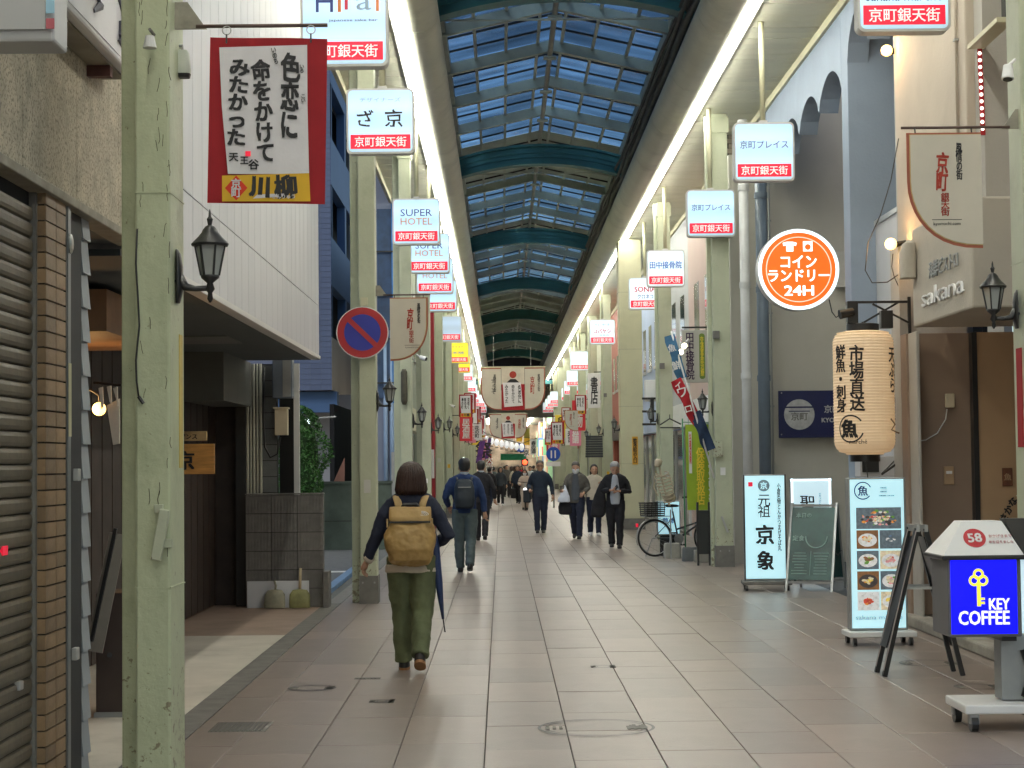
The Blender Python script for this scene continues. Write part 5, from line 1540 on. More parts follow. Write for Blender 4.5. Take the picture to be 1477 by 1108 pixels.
M_FLAG = mat('cream_flag', (0.56, 0.52, 0.43), 0.85, 0.05, 3)
M_TRIM = mat('brown_flag_trim', (0.33, 0.10, 0.06), 0.8, 0.1, 5)
M_BRUSH = mat('red_brush', (0.33, 0.035, 0.02), 0.8)
def flag(xa, xb, y, zt_, h, label, s_=1, post_x=None, txt=True, grp='cream shopping street flags'):
    """quarter-round cream flag; straight side next to xa, curved side towards xb"""
    t = thing('street_flag', label, 'banner', ((xa + xb) / 2, y, zt_ - h), 0, grp)
    w_ = xb - xa
    def outline(k, off):
        pts = [(xa, zt_ - off * 0.6), (xb - off * (1 if w_ > 0 else -1), zt_ - off * 0.6)]
        n = 10
        for i in range(n + 1):
            a = math.pi / 2 * i / n
            u = math.cos(a) ** 0.8
            v = math.sin(a)
            pts.append((xa + (w_ - off * (1 if w_ > 0 else -1)) * u, zt_ - h * 0.42 - (h * 0.58 - off) * v))
        return pts
    MB().prism([(a, y, b) for a, b in outline(0, 0)], (0, 0.004, 0)).build('trim', M_TRIM, t)
    MB().prism([(a, y - 0.003, b) for a, b in outline(0, 0.018)], (0, 0.0025, 0)).build('gold_line', mat('gold_line', (0.5, 0.36, 0.15), 0.7), t)
    MB().prism([(a, y - 0.006, b) for a, b in outline(0, 0.024)], (0, 0.0025, 0)).build('cloth', M_FLAG, t)
    if txt:
        yy = y - 0.008
        sg = 1 if w_ > 0 else -1
        aw = abs(w_)
        mx_ = (xa + xb) / 2 + (0.06 * aw if s_ > 0 else 0.0)
        text(vert('京町'), M_BRUSH, t, (mx_ - 0.03 * aw, yy, zt_ - h * 0.34), h=h * 0.34, w=aw * .17, bold=0.03, roll=R(-3), brush=0.08)
        text(vert('銀天街'), M_BRUSH, t, (mx_ + 0.0, yy, zt_ - h * 0.62), h=h * 0.2, bold=0.01)
        text(vert('風情の街'), M_INK, t, (mx_ + 0.2 * aw, yy, zt_ - h * 0.25), h=h * 0.32, w=aw * .09, bold=0.02, brush=0.08)
        MB().box(mx_ - 0.18 * aw, yy, zt_ - h * 0.755, mx_ + 0.22 * aw, yy + 0.001, zt_ - h * 0.75).build('line', M_INK, t)
        text('kyomachi.com', M_PLINTH, t, (mx_ + 0.02 * aw, yy, zt_ - h * 0.79), w=aw * 0.36)
    if post_x is not None:
        arm_bracket(t, post_x, xb + (0.03 if xb > xa else -0.03), y + 0.012, zt_ + 0.035, 1 if xb > post_x else -1)
        for u in (0.12, 0.88):
            MB().tube([(xa + w_ * u, y, zt_), (xa + w_ * u, y + .01, zt_ + 0.035)], 0.005, 6).build('hook', M_BLACK, t)
    return t
D_ = 11.45
q0, q1 = P(1418, 358, D_), P(1307, 192, D_)
flag(q0.x, q1.x, D_, q1.z, q1.z - q0.z, 'nearest cream flag with brown curved hem and red brush lettering, on the right', s_=-1, post_x=P(1480, 200, D_).x)
D_ = 21.6
q0, q1 = P(563, 521, D_), P(617, 429, D_)
flag(q0.x, q1.x, D_, q1.z, q1.z - q0.z, 'cream flag on the left beside the round no parking sign', post_x=-1.5)
for (pa, pb, yt, yb, S, lab) in ((665, 683, 598, 626, 38, 'small cream flag far up the left side above the purple banners'),):
    D_ = F / S
    q0, q1 = P(pa, yb, D_), P(pb, yt, D_)
    flag(q0.x, q1.x, D_, q1.z, q1.z - q0.z, lab, post_x=None)
D_ = F / 47
q0, q1 = P(834, 622, D_), P(814, 592, D_)
flag(q0.x, q1.x, D_, q1.z, q1.z - q0.z, 'pale flag far up the right side above the dark awning', s_=-1)
D_ = F / 44
for px0, px1, y0, y1, lab in ((795, 814, 608, 640, 'larger of two small poem banners far up the right side'), (786, 796, 618, 642, 'smaller of two small poem banners far up the right side'),):
    q0, q1 = P(px0, y1, D_ * (1.0 if px0 > 790 else 1.2)), P(px1, y0, D_ * (1.0 if px0 > 790 else 1.2))
    senryu(q0.x, q1.x, D_ * (1.0 if px0 > 790 else 1.2), q0.z, q1.z, lab, [('花咲く', 0.68, 0.6, 0.5, 0.16), ('道の先', 0.45, 0.6, 0.5, 0.16), ('春の町', 0.24, 0.6, 0.5, 0.16)], full=False)
# the big banner group hanging across the street
def cross_banner(pc, yt, yb, wpx, D, label, m_face):
    q0, q1 = P(pc - wpx / 2, yb, D), P(pc + wpx / 2, yt, D)
    t = thing('street_flag_pair', label, 'banner', ((q0.x + q1.x) / 2, D, q0.z), 0, 'banners hung across the street')
    w_, h_ = q1.x - q0.x, q1.z - q0.z
    cx = (q0.x + q1.x) / 2
    for sg in (-1, 1):
        xa, xb = cx + sg * w_ * 0.185, cx + sg * w_ * 0.5
        for off, dy, m_ in ((0, 0, M_TRIM), (0.05, -0.006, M_FLAG)):
            pts = [(xa, D + dy, q1.z - off), (xb - sg * off, D + dy, q1.z - off)]
            for i in range(9):
                a = math.pi / 2 * i / 8
                pts.append((xa + (xb - xa - sg * off) * math.cos(a) ** 0.7, D + dy, q1.z - h_ * 0.5 - (h_ * 0.47 - off) * math.sin(a)))
            MB().prism(pts, (0, 0.005, 0)).build('trim' if off == 0 else 'cloth', m_, t)
        text(vert('京町' if sg > 0 else 'ようこそ'), M_BRUSH if sg > 0 else M_PLINTH, t, ((xa + xb) / 2 - 0.04 * w_ * sg, D - 0.009, q1.z - h_ * 0.4), h=h_ * 0.4, w=w_ * 0.07, bold=0.022)
        text(vert('風情の街'), M_INK, t, ((xa + xb) / 2 + 0.06 * w_, D - 0.009, q1.z - h_ * 0.35), h=h_ * 0.4, w=w_ * 0.04, bold=0.02)
    MB().box(cx - 0.18 * w_, D - 0.01, q0.z + 0.05, cx + 0.18 * w_, D, q0.z + h_ * 0.62).build('red_cloth', M_RED, t)
    MB().box(cx - 0.18 * w_, D - 0.008, q0.z + h_ * 0.62, cx + 0.18 * w_, D, q1.z).build('print', mat('cream_print', (0.58, 0.52, 0.42), 0.8), t)
    MB().prism([(cx - .14 * w_, D - 0.016, q0.z + .1 * h_), (cx + .15 * w_, D - 0.016, q0.z + .13 * h_), (cx + .12 * w_, D - 0.016, q0.z + .66 * h_), (cx - .16 * w_, D - 0.016, q0.z + .66 * h_)], (0, 0.004, 0)).build('paper', M_PAPER, t)
    for k, s in enumerate(('みたかった', '命をかけて', '色恋に')):
        text(vert(s), M_INK, t, (cx + (-0.1 + 0.1 * k) * w_, D - 0.02, q0.z + .4 * h_), h=h_ * 0.42, w=w_ * 0.05, bold=0.022)
    # simple figure print: red sun disc above dark collar
    c = Vector((cx, D - 0.012, q0.z + h_ * 0.84))
    MB().tube([c, c + Vector((0, -0.004, 0))], w_ * 0.055, 20).build('red_disc', M_BRUSH, t)
    MB().prism([(cx - .1 * w_, D - 0.014, q0.z + h_ * .66), (cx + .1 * w_, D - 0.014, q0.z + h_ * .66), (cx + .04 * w_, D - 0.014, q0.z + h_ * .74), (cx - .04 * w_, D - 0.014, q0.z + h_ * .74)], (0, 0.002, 0)).build('dark_collar', M_INK, t)
    MB().bar((q0.x - 0.05, D, q1.z + 0.03), (q1.x + 0.05, D, q1.z + 0.03), 0.03, 0.05).build('top_bar', M_CREAM, t)
    for u in (0.2, 0.78):
        MB().tube([(q0.x + u * w_, D, q1.z), (q0.x + u * w_, D, 7.0)], 0.008, 6).build('wire', M_GREYM, t)
    return t
cross_banner(740, 530, 594, 92, 76, 'large cream and red banner group hanging across the middle of the street', M_FLAG)
cross_banner(733, 597, 634, 54, 100, 'smaller cream banner group hanging below and beyond the large one', M_FLAG)

# ================================================================== ROUND SIGNS
c = P(522, 479, 21.3)
ns = thing('no_parking_sign', 'round red and blue no parking sign fixed to the left post', 'road sign', c)
r_ = 0.31
yy = 21.38
def dsc(mb_r, y0, y1, m_, nm, n=40): MB().tube([(c.x, y0, c.z), (c.x, y1, c.z)], mb_r, n).build(nm, m_, ns)
dsc(r_, yy + 0.02, yy, M_WPAINT, 'rim'); 
dsc(r_ * 0.965, yy, yy - 0.004, mat('road_red', (0.36, 0.008, 0.012), 0.35, 0.04), 'red_ring')
dsc(r_ * 0.70, yy - 0.004, yy - 0.007, mat('road_blue', (0.01, 0.02, 0.28), 0.35, 0.04), 'blue_field')
d_ = Vector((math.cos(R(-44)), 0, math.sin(R(-44))))
MB().bar(c + d_ * -r_ * 0.72 + Vector((0, yy - 0.009 - c.y, 0)), c + d_ * r_ * 0.72 + Vector((0, yy - 0.009 - c.y, 0)), 0.004, 0.06, (0.7, 0, 0.7)).build('red_bar', mat('road_red', (0.36, 0.008, 0.012), 0.35, 0.04), ns)
MB().box(-1.62, 21.4, c.z - 0.05, -1.55, 21.5, c.z + 0.05).build('clamp', M_GREYM, ns)
q = P(525, 435, 21.4); MB().box(q.x - 0.04, 21.42, q.z - 0.05, q.x + 0.04, 21.49, q.z + 0.05).build('post_bracket', M_CREAM, ns)

c = P(1150, 390, 23.0)
cl_ = thing('laundry_sign', 'glowing round orange and white coin laundry sign', 'sign', c)
r_ = 0.525
def dsk(rr_, y0, y1, m_, nm): MB().tube([(c.x, y0, c.z), (c.x, y1, c.z)], rr_, 48).build(nm, m_, cl_)
M_ORG = mat('orange_light', (0.9, 0.16, 0.02), 0.3, 0, emit=0.6, ecol=(1.0, 0.13, 0.008))
M_WHL = mat('white_light', (0.8, 0.9, 0.95), 0.3, 0, emit=1.0, ecol=(0.82, 0.95, 1.0))
dsk(r_, 23.1, 22.9, M_RIM, 'case')
dsk(r_ * 0.985, 22.9, 22.896, M_WHL, 'rim_light'); dsk(r_ * 0.90, 22.896, 22.892, M_ORG, 'orange_field')
dsk(r_ * 0.80, 22.892, 22.890, mat('coral_line', (0.95, 0.5, 0.4), 0.3, 0, emit=0.9, ecol=(1, .55, .42)), 'ring'); dsk(r_ * 0.775, 22.890, 22.888, M_ORG, 'inner_field')
for s, dz, w__, h__ in (('コイン', 0.10, 0.46, 0.16), ('ランドリー', -0.08, 0.78, 0.15), ('24H', -0.27, 0.38, 0.13)):
    text(s, M_WHL, cl_, (c.x, 22.886, c.z + dz), w=w__, h=h__, bold=0.022)
ic = (c.x - 0.11, c.z + 0.29)
MB().prism([(ic[0] + a, 22.887, ic[1] + b) for a, b in ((-.09, .05), (-.04, .065), (.04, .065), (.09, .05), (.08, .01), (.045, .02), (.045, -.06), (-.045, -.06), (-.045, .02), (-.08, .01))], (0, -0.002, 0)).build('shirt_icon', M_WHL, cl_)
MB().box(c.x + 0.06, 22.885, c.z + 0.23, c.x + 0.18, 22.887, c.z + 0.36).build('washer_icon', M_WHL, cl_)
MB().tube([(c.x + 0.12, 22.885, c.z + 0.285), (c.x + 0.12, 22.883, c.z + 0.285)], 0.038, 20).build('washer_door', M_ORG, cl_)
MB().bar((c.x + 0.3, 23.0, c.z - 0.2), (XR, 23.0, c.z - 0.2), 0.04, 0.04).build('arm', M_GREYM, cl_)
MB().bar((c.x + 0.3, 23.0, c.z + 0.25), (XR, 23.0, c.z + 0.25), 0.04, 0.04).build('arm', M_GREYM, cl_)
pts = [P(x, y, 22.9) for x, y in ((1196, 432), (1200, 450), (1206, 458), (1214, 452))]
MB().tube(pts, 0.008, 6).build('lead', M_BLACK, cl_, smooth=True)

# ================================================================== PAPER LANTERN
D_ = 18.2
c = P(1246, 567, D_)
pl_ = thing('paper_lantern', 'large cream paper lantern with black brushed characters hanging on the right', 'lantern', (c.x, D_, P(1246, 655, D_).z))
zt_, zb_ = P(1243, 478, D_).z, P(1246, 656, D_).z
rl = 0.305
M_LANT = mat('lantern_paper', (0.68, 0.58, 0.44), 0.8, 0.06, 3, 0.0, emit=0.20, ecol=(1, 0.62, 0.3), dirt=0.2, dcol=(0.45, 0.33, 0.2))
rows_ = []
nr_ = 42
for i in range(nr_ + 1):
    u = i / nr_
    z = zb_ + (zt_ - zb_) * u
    e = min(u, 1 - u) * 2
    rad = rl * (0.62 + 0.38 * min(1, (1 - (1 - min(1, e / 0.22)) ** 2)) ** 0.5)
    for dz, dr in ((0, -0.004), (0.5, 0.002)):
        if i < nr_ or dz == 0:
            rows_.append((z + dz * (zt_ - zb_) / nr_, c.x, D_, rad + dr, rad + dr))
MB().rings(rows_, 40).build('paper_shade', M_LANT, pl_, auto=False)
MB().lathe([(0.165, zt_ - 0.01), (0.165, zt_ + 0.07), (0.15, zt_ + 0.075)], (c.x, D_), 24).build('top_ring', M_BLACK, pl_, auto=True)
MB().lathe([(0.15, zb_ - 0.07), (0.15, zb_ + 0.01)], (c.x, D_), 24).build('bottom_ring', M_BLACK, pl_, auto=True)
MB().tube([(c.x, D_, zb_ - 0.07), (c.x + .02, D_, zb_ - 0.2), (c.x + 0.03, D_, zb_ - 0.3)], 0.006, 5).build('tassel_cord', M_BLACK, pl_)
def lant_text(s, ang, z, w__, h__, bold=0.022):
    """characters wrapped on the shade: mesh bent round the axis"""
    me = text_mesh(s, bold, 0.9, 4, 0.0, M_INK, brush=0.05).copy()
    bw, bh = me['w'], me['h']
    for v in me.vertices:
        a = ang + (v.co.x / bw * w__) / rl
        zz = z + v.co.y / bh * h__
        r2 = rl + 0.006
        v.co = Vector((r2 * math.sin(a), -r2 * math.cos(a), zz - WM[pl_.name].translation.z))
    o = bpy.data.objects.new('lettering', me); COL.objects.link(o); o.parent = pl_
    return o
zc_ = (zt_ + zb_) / 2
lant_text(vert('市場直送'), -0.42, zc_ + 0.14, 0.155, 0.66, 0.025)
lant_text(vert('鮮魚・刺身'), -1.02, zc_ + 0.14, 0.145, 0.68, 0.03)
lant_text(vert('天ぷら'), 0.95, zc_ + 0.22, 0.13, 0.45, 0.025)
lant_text(vert('焼魚・煮魚'), 1.35, zc_ + 0.02, 0.10, 0.62, 0.03)
lant_text('魚', -0.72, zb_ + 0.26, 0.19, 0.19, 0.05)
lant_text('marché', -0.42, zb_ + 0.13, 0.18, 0.045, 0.0)
ring_me = MB()
for j in range(34):
    a0 = 2 * math.pi * j / 40 + 0.6; a1 = a0 + 2 * math.pi / 40
    q = []
    for a, rr_ in ((a0, 0.125), (a1, 0.125), (a1, 0.14), (a0, 0.14)):
        an = -0.66 + rr_ * math.cos(a) / rl
        q.append((c.x + (rl + 0.006) * math.sin(an), D_ - (rl + 0.006) * math.cos(an), zb_ + 0.26 + rr_ * math.sin(a)))
    ring_me.add(q, [(0, 1, 2, 3)])
ring_me.build('emblem_ring', M_INK, pl_)
br_ = thing('lantern_bracket', 'black iron bracket frame holding the paper lantern with a spotlight', 'bracket', P(1306, 480, D_))
za_ = P(1250, 436, D_).z
xw = XR + 0.0
MB().bar((c.x - 0.12, D_, za_), (xw, D_, za_), 0.02, 0.025).build('arm', M_BLACK, br_)
MB().bar((c.x + 0.1, D_ - 0.02, za_ - 0.02), (xw, D_ - 0.02, za_ - 0.22), 0.015, 0.02).build('brace', M_BLACK, br_)
MB().bar((c.x - 0.1, D_ + 0.02, za_ - 0.27), (xw - 0.1, D_ + 0.02, za_ - 0.0), 0.015, 0.02).build('brace', M_BLACK, br_)
MB().bar((xw, D_, za_ + 0.05), (xw, D_, za_ - 0.35), 0.03, 0.03, (1, 0, 0)).build('wall_bar', M_BLACK, br_)
MB().box(c.x - 0.16, D_ - 0.05, za_ - 0.22, c.x - 0.05, D_ + 0.05, za_ + 0.01).build('ballast_box', M_BLACK, br_, bevel=0.006)
q = P(1222, 454, D_ - 0.05)
MB().tube([q + Vector((-0.08, -0.02, 0.0)), q + Vector((0.06, 0, 0.03))], [0.05, 0.04], 12).build('spotlight_head', M_BLACK, br_, auto=True)
MB().box(xw - 0.3, D_ - 0.07, za_ - 0.27, xw - 0.18, D_ + 0.03, za_ - 0.09).build('junction_box', M_BLACK, br_, bevel=0.005)
MB().tube([(c.x, D_, za_ - 0.2), (c.x, D_, zt_ + 0.07)], 0.01, 6).build('hanger', M_BLACK, br_)
q = P(1290, 617, D_)
rope = [P(x, y, D_ - 0.3) for x, y in ((1285, 604), (1291, 612), (1286, 620), (1297, 625))]
props(MB().tube(rope, 0.008, 6).build('tassel', mat('brown_cord', (0.2, 0.12, 0.06), 0.9), smooth=True), 'small frayed brown cord tied to the right side of the paper lantern', 'cord')
t = thing('aerial_rod', 'two thin black rods sticking out of the wall under the lantern', 'bracket', P(1310, 652, 18.8))
MB().tube([P(1272, 684, 18.5), P(1318, 652, 18.8)], 0.012, 6).build('rod', M_BLACK, t)
MB().tube([P(1273, 682, 18.5), P(1303, 652, 18.8)], 0.008, 6).build('rod', M_BLACK, t)

# ================================================================== STANDING SIGNS
M_SFACE = mat('standing_sign_face', (0.55, 0.75, 0.78), 0.3, 0, emit=0.5, ecol=(0.50, 0.88, 1.0))
M_SFACE2 = mat('standing_sign_face_pale', (0.6, 0.75, 0.8), 0.3, 0, emit=0.45, ecol=(0.66, 0.9, 1.0))
def stand_sign(pc, yb, yt, wpx, S, label, rz=0.0, base=True, m_face=None):
    D = F / S
    c = P(pc, yb, D)
    w_ = wpx / S
    h_ = (yb - yt) / S
    t = thing('standing_sign', label, 'sign', (c.x, D, 0), rz, 'lit standing signs on the right pavement')
    z0 = 0.13
    MB().box(-w_ / 2, -0.055, z0, w_ / 2, 0.055, h_).build('case', M_GREYM, t, world=False, bevel=0.008)
    MB().box(-w_ / 2 + 0.02, -0.0595, z0 + 0.02, w_ / 2 - 0.02, -0.0556, h_ - 0.015).build('face', m_face or M_SFACE, t, world=False)
    if base:
        MB().box(-w_ / 2 - 0.03, -0.17, 0.075, w_ / 2 + 0.05, 0.17, 0.125).build('base', M_WPAINT if base == 2 else M_PLINTH, t, world=False, bevel=0.01)
        for x in (-w_ / 2 + 0.02, w_ / 2):
            for y in (-0.14, 0.14):
                MB().tube([(x - 0.015, y, 0.035), (x + 0.015, y, 0.035)], 0.035, 14).build('castor', M_BLACK, t, world=False)
    return t, w_, h_
s1_, w_, h_ = stand_sign(1104.5, 850, 684, 61, 113, 'blue white lit standing sign brushed with 元祖京象', rz=R(-3))
L_ = lambda s, x, z, **k: text(s, k.pop('m', M_INK), k.pop('t', s1_), (x, -0.062, z), world=False, ext=0.001, **k)
L_(vert('元祖'), -0.01, h_ - 0.40, h=0.29, bold=0.01, brush=0.05)
L_('京', -0.005, h_ - 0.76, h=0.25, bold=0.03, brush=0.09)
L_('象', 0.0, h_ - 1.09, h=0.24, bold=0.03, roll=R(-6), brush=0.09)
L_(vert('小倉名物とんかつまぜそば丸'), 0.18, h_ - 0.54, h=0.86, w=0.05, bold=0.02)
MB().tube([(-0.01, -0.0605, h_ - 0.14), (-0.01, -0.063, h_ - 0.14)], 0.075, 24).build('crest', mat('grey_crest', (0.25, 0.38, 0.45), 0.5), s1_, world=False)
text('京', M_SFACE, s1_, (-0.01, -0.0645, h_ - 0.14), h=0.09, world=False, bold=0.02)
MB().box(-0.205, -0.063, h_ - 0.15, -0.15, -0.0605, h_ - 0.095).build('seal', M_REDS, s1_, world=False)
MB().box(-w_ / 2 - 0.0, -0.062, 0.13, -w_ / 2 + 0.015, -0.056, h_).build('edge_trim', M_BLACK, s1_, world=False)
MB().box(w_ / 2 - 0.015, -0.062, 0.13, w_ / 2, -0.056, h_).build('edge_trim', M_BLACK, s1_, world=False)
s2_, w_, h_ = stand_sign(1171, 838, 692, 58, 105, 'pale standing sign with one large character 聖 half behind the chalkboard', m_face=M_SFACE2)
text('聖', M_INK, s2_, (-0.05, -0.062, h_ - 0.33), h=0.2, world=False, bold=0.015, brush=0.05)
text(vert('天ぷら専門'), M_TEALINK, s2_, (0.12, -0.062, h_ - 0.35), h=0.3, w=0.035, world=False)
text(vert('ひじり茶屋'), M_TEALINK, s2_, (-0.19, -0.062, h_ - 0.6), h=0.4, w=0.03, world=False)
for x0_, x1_, z0_, z1_ in ((-w_ / 2, w_ / 2, h_ - 0.03, h_), (-w_ / 2, -w_ / 2 + 0.03, 0.13, h_), (w_ / 2 - 0.03, w_ / 2, 0.13, h_)):
    MB().box(x0_, -0.064, z0_, x1_, -0.06, z1_).build('glow_edge', M_WHL, s2_, world=False)

# menu sign with dishes
s3_, w_, h_ = stand_sign(1266.5, 929, 690, 84, 161, 'tall lit menu sign with a grid of food photographs', base=2, rz=R(2))
yy = -0.0615
text('魚', M_BLUEINK, s3_, (-0.125, yy - 0.001, h_ - 0.115), h=0.09, world=False, bold=0.022)
rg = MB()
for j in range(30):
    a0 = 2 * math.pi * j / 36 + 0.4; a1 = a0 + 2 * math.pi / 36
    rg.add([(-0.125 + r * math.cos(a), yy, h_ - 0.115 + r * math.sin(a)) for a, r in ((a0, 0.07), (a1, 0.07), (a1, 0.08), (a0, 0.08))], [(0, 1, 2, 3)])
rg.build('emblem_ring', M_BLUEINK, s3_, world=False)
for i, s in enumerate(('市場直送', '海鮮料理', '営業時間 11:00-22:00')):
    text(s, M_TEALINK, s3_, (0.06 + 0.03 * (i == 2), yy, h_ - 0.09 - 0.035 * i), h=0.014, world=False)
text('sakana marché', M_OUTL, s3_, (0.0, yy, 0.245), w=0.42, h=0.04, world=False)
rf_ = random.Random(9)
FC = {k: mat('food_' + k, v, 0.5, 0.35, 30, emit=0.25) for k, v in dict(
    red=(0.6, 0.08, 0.05), green=(0.15, 0.35, 0.06), orange=(0.75, 0.3, 0.06), cream=(0.75, 0.65, 0.45), white=(0.8, 0.8, 0.78), dark=(0.06, 0.05, 0.05),
    pink=(0.75, 0.35, 0.35), blue=(0.12, 0.2, 0.35), yellow=(0.8, 0.6, 0.12), brown=(0.25, 0.12, 0.05), slate=(0.13, 0.17, 0.2)).items()}
def dish(x0, x1, z0, z1, bgc, plate, cols, n=16, rd=1.0):
    MB().box(x0, yy, z0, x1, yy + 0.0015, z1).build('menu_photo', FC[bgc], s3_, world=False)
    cx, cz = (x0 + x1) / 2, (z0 + z1) / 2 - 0.005
    rx, rz = (x1 - x0) * 0.43, (z1 - z0) * 0.36
    if plate:
        m = 20
        MB().add([(cx + rx * math.cos(2 * math.pi * i / m), yy - 0.0008, cz + rz * math.sin(2 * math.pi * i / m)) for i in range(m)], [tuple(range(m))]).build('plate', FC[plate], s3_, world=False)
    for k, cn in enumerate(cols):
        mb = MB()
        for i in range(n // len(cols) + 1):
            a, q = rf_.uniform(0, 6.28), rf_.uniform(0, 0.75) * rd
            px_, pz_ = cx + rx * q * math.cos(a), cz + rz * q * math.sin(a) + 0.006
            s_ = rf_.uniform(0.006, 0.016); an = rf_.uniform(0, 3.1)
            m = 7
            mb.add([(px_ + s_ * 1.3 * math.cos(an + 2 * math.pi * i2 / m), yy - 0.0012 - 0.0003 * k - 0.00002 * i, pz_ + s_ * 0.8 * math.sin(an + 2 * math.pi * i2 / m)) for i2 in range(m)], [tuple(range(m))])
        o = mb.build('food_print', FC[cn], s3_, world=False); o['kind'] = 'stuff'
gx0, gx1 = -0.19, 0.215
gz = h_ - 0.265
dish(gx0, gx1, gz - 0.19, gz, 'slate', None, ('red', 'green', 'white', 'orange', 'pink', 'dark', 'cream'), 110, 1.25)
specs = [('brown', 'white', ('orange', 'cream')), ('slate', None, ('blue', 'white', 'slate')), ('slate', 'white', ('cream', 'green', 'brown')), ('cream', 'white', ('red', 'cream', 'pink')),
         ('brown', 'dark', ('orange', 'yellow', 'cream')), ('slate', 'white', ('green', 'pink', 'cream')), ('white', None, ('orange', 'red')), ('cream', 'white', ('orange', 'yellow'))]
cw = (gx1 - gx0 - 0.012) / 2
for i, sp in enumerate(specs):
    r0, c0_ = divmod(i, 2)
    z1_ = gz - 0.202 - r0 * 0.182
    x0_ = gx0 + c0_ * (cw + 0.012)
    dish(x0_, x0_ + cw, z1_ - 0.165, z1_, sp[0], sp[1], sp[2], 26, 0.7)
# things on top of the wall cabinet behind the menu sign
t = thing('upper_cabinet', 'small white ventilator box above the menu sign', 'box', P(1265, 690, 19.5))
q0, q1 = P(1241, 688, 19.5), P(1262, 655, 19.5)
MB().box(q0.x, 19.5, q0.z, P(1290, 680, 19.5).x, 19.8, P(1265, 658, 19.5).z).build('box', mat('pale_wall', (0.50, 0.51, 0.53), 0.6, 0.04), t, bevel=0.01)
MB().box(q0.x + 0.02, 19.48, q0.z + 0.05, q0.x + 0.2, 19.499, q1.z - 0.02).build('grille', M_BLACK, t)

# chalk A board
def a_board(c, w_, h_, spread, rz, label, fm, pm, textured):
    t = thing('a_frame_board', label, 'sign', c, rz)
    for sgn in (-1, 1):
        yb_ = sgn * spread / 2
        for x in (-w_ / 2, w_ / 2):
            MB().bar((x, yb_, 0.0), (x, sgn * 0.02, h_), 0.03, 0.022, (0, 1, 0)).build('leg', fm, t, world=False, bevel=0.002)
        for zf in (0.10, 0.97):
            MB().bar((-w_ / 2, yb_ * (1 - zf) + sgn * 0.02 * zf, h_ * zf), (w_ / 2, yb_ * (1 - zf) + sgn * 0.02 * zf, h_ * zf), 0.022, 0.03).build('rail', fm, t, world=False)
        a0, a1 = 0.13, 0.95
        pa = [(x, yb_ * (1 - a) + sgn * 0.02 * a, h_ * a) for x, a in ((-w_ / 2 + .012, a0), (w_ / 2 - .012, a0), (w_ / 2 - .012, a1), (-w_ / 2 + .012, a1))]
        MB().prism(pa, (0, -sgn * 0.008, 0)).build('panel', pm, t, world=False)
    for x in (-w_ / 2, w_ / 2):
        MB().tube([(x, -spread / 2 * 0.55, h_ * 0.45), (x, 0, h_ * 0.40), (x, spread / 2 * 0.55, h_ * 0.45)], 0.006, 6).build('stay', M_BLACK, t, world=False)
    return t
M_CHALK = mat('chalkboard', (0.035, 0.095, 0.085), 0.35, 0.5, 2.5, spec=0.6)
ab = a_board(Vector((P(1177, 840, 23.0).x, 23.0, 0)), 0.58, 1.1, 0.75, R(-24), 'silver framed green chalkboard standing between the lit signs', M_ALU, M_CHALK, True)
def ab_pt(x, a, off=0.012):
    yb_ = -0.375
    return (x, yb_ * (1 - a) - 0.02 * a - off, 1.1 * a)
M_CHW = mat('chalk_line', (0.35, 0.5, 0.45), 0.9, 0.2, 9)
rc = random.Random(2)
mb = MB()
for col in (-0.14, 0.13):
    for i in range(8):
        a = 0.20 + i * 0.033
        l_ = rc.uniform(0.12, 0.2)
        mb.bar(ab_pt(col - l_ / 2, a), ab_pt(col + l_ / 2, a), 0.003, 0.012, (0, 0, 1))
o = mb.build('chalk_writing', M_CHW, ab, world=False); o['kind'] = 'stuff'
MB().bar(ab_pt(0.0, 0.18), ab_pt(0.0, 0.45), 0.006, 0.006).build('chalk_rule', M_CHW, ab, world=False)
pts = [ab_pt(0.06 + 0.14 * math.cos(a_), 0.62 + 0.13 * math.sin(a_), 0.012) for a_ in [math.pi + math.pi * i / 14 for i in range(15)]]
MB().tube(pts, 0.008, 5).build('chalk_bowl', M_CHW, ab, world=False)
text('本日の', M_CHW, ab, ab_pt(-0.12, 0.86, 0.014), w=0.2, world=False, tilt=R(-18), bold=0.02)
text('定食', M_CHW, ab, ab_pt(-0.17, 0.6, 0.014), w=0.15, world=False, tilt=R(-18), bold=0.02)

# folding black board seen from its side
cA = PG(1330, 975)
fb = thing('folding_sign_stand', 'tall black folding A stand seen edge on beside the coffee sign', 'sign stand', (cA.x, cA.y, 0))
SA = F / cA.y
def fp(px, py, dy):
    q = P(px, py, cA.y); return Vector((q.x, cA.y + dy, max(q.z, 0.0)))
for dy in (-0.02, 0.26):
    o1, o2 = (0, 0), (3, -4)
    k = 1 if dy < 0 else 0
    tl_, tr_ = fp(1322, 762, dy), fp(1334, 762, dy)
    bl_ = fp(1275, 978, dy); br2 = fp(1388, 978, dy)
    bl_.z = 0.0; br2.z = 0.0
    MB().bar(bl_, tl_, 0.035, 0.05, (0, 1, 0)).build('leg', M_BLACK, fb, bevel=0.003)
    MB().bar(br2, tr_, 0.035, 0.035, (0, 1, 0)).build('leg', M_BLACK, fb, bevel=0.003)
    MB().bar(fp(1306, 848, dy), fp(1352, 848, dy), 0.015, 0.02).build('stay', M_ALU, fb)
    MB().bar(fp(1322, 765, dy) + Vector((-.015, -.03, 0)), bl_ + Vector((-.012, -.03, 0.05)), 0.006, 0.012, (0, 1, 0)).build('edge_strip', mat('steel_edge', (0.4, 0.35, 0.33), 0.4), fb)
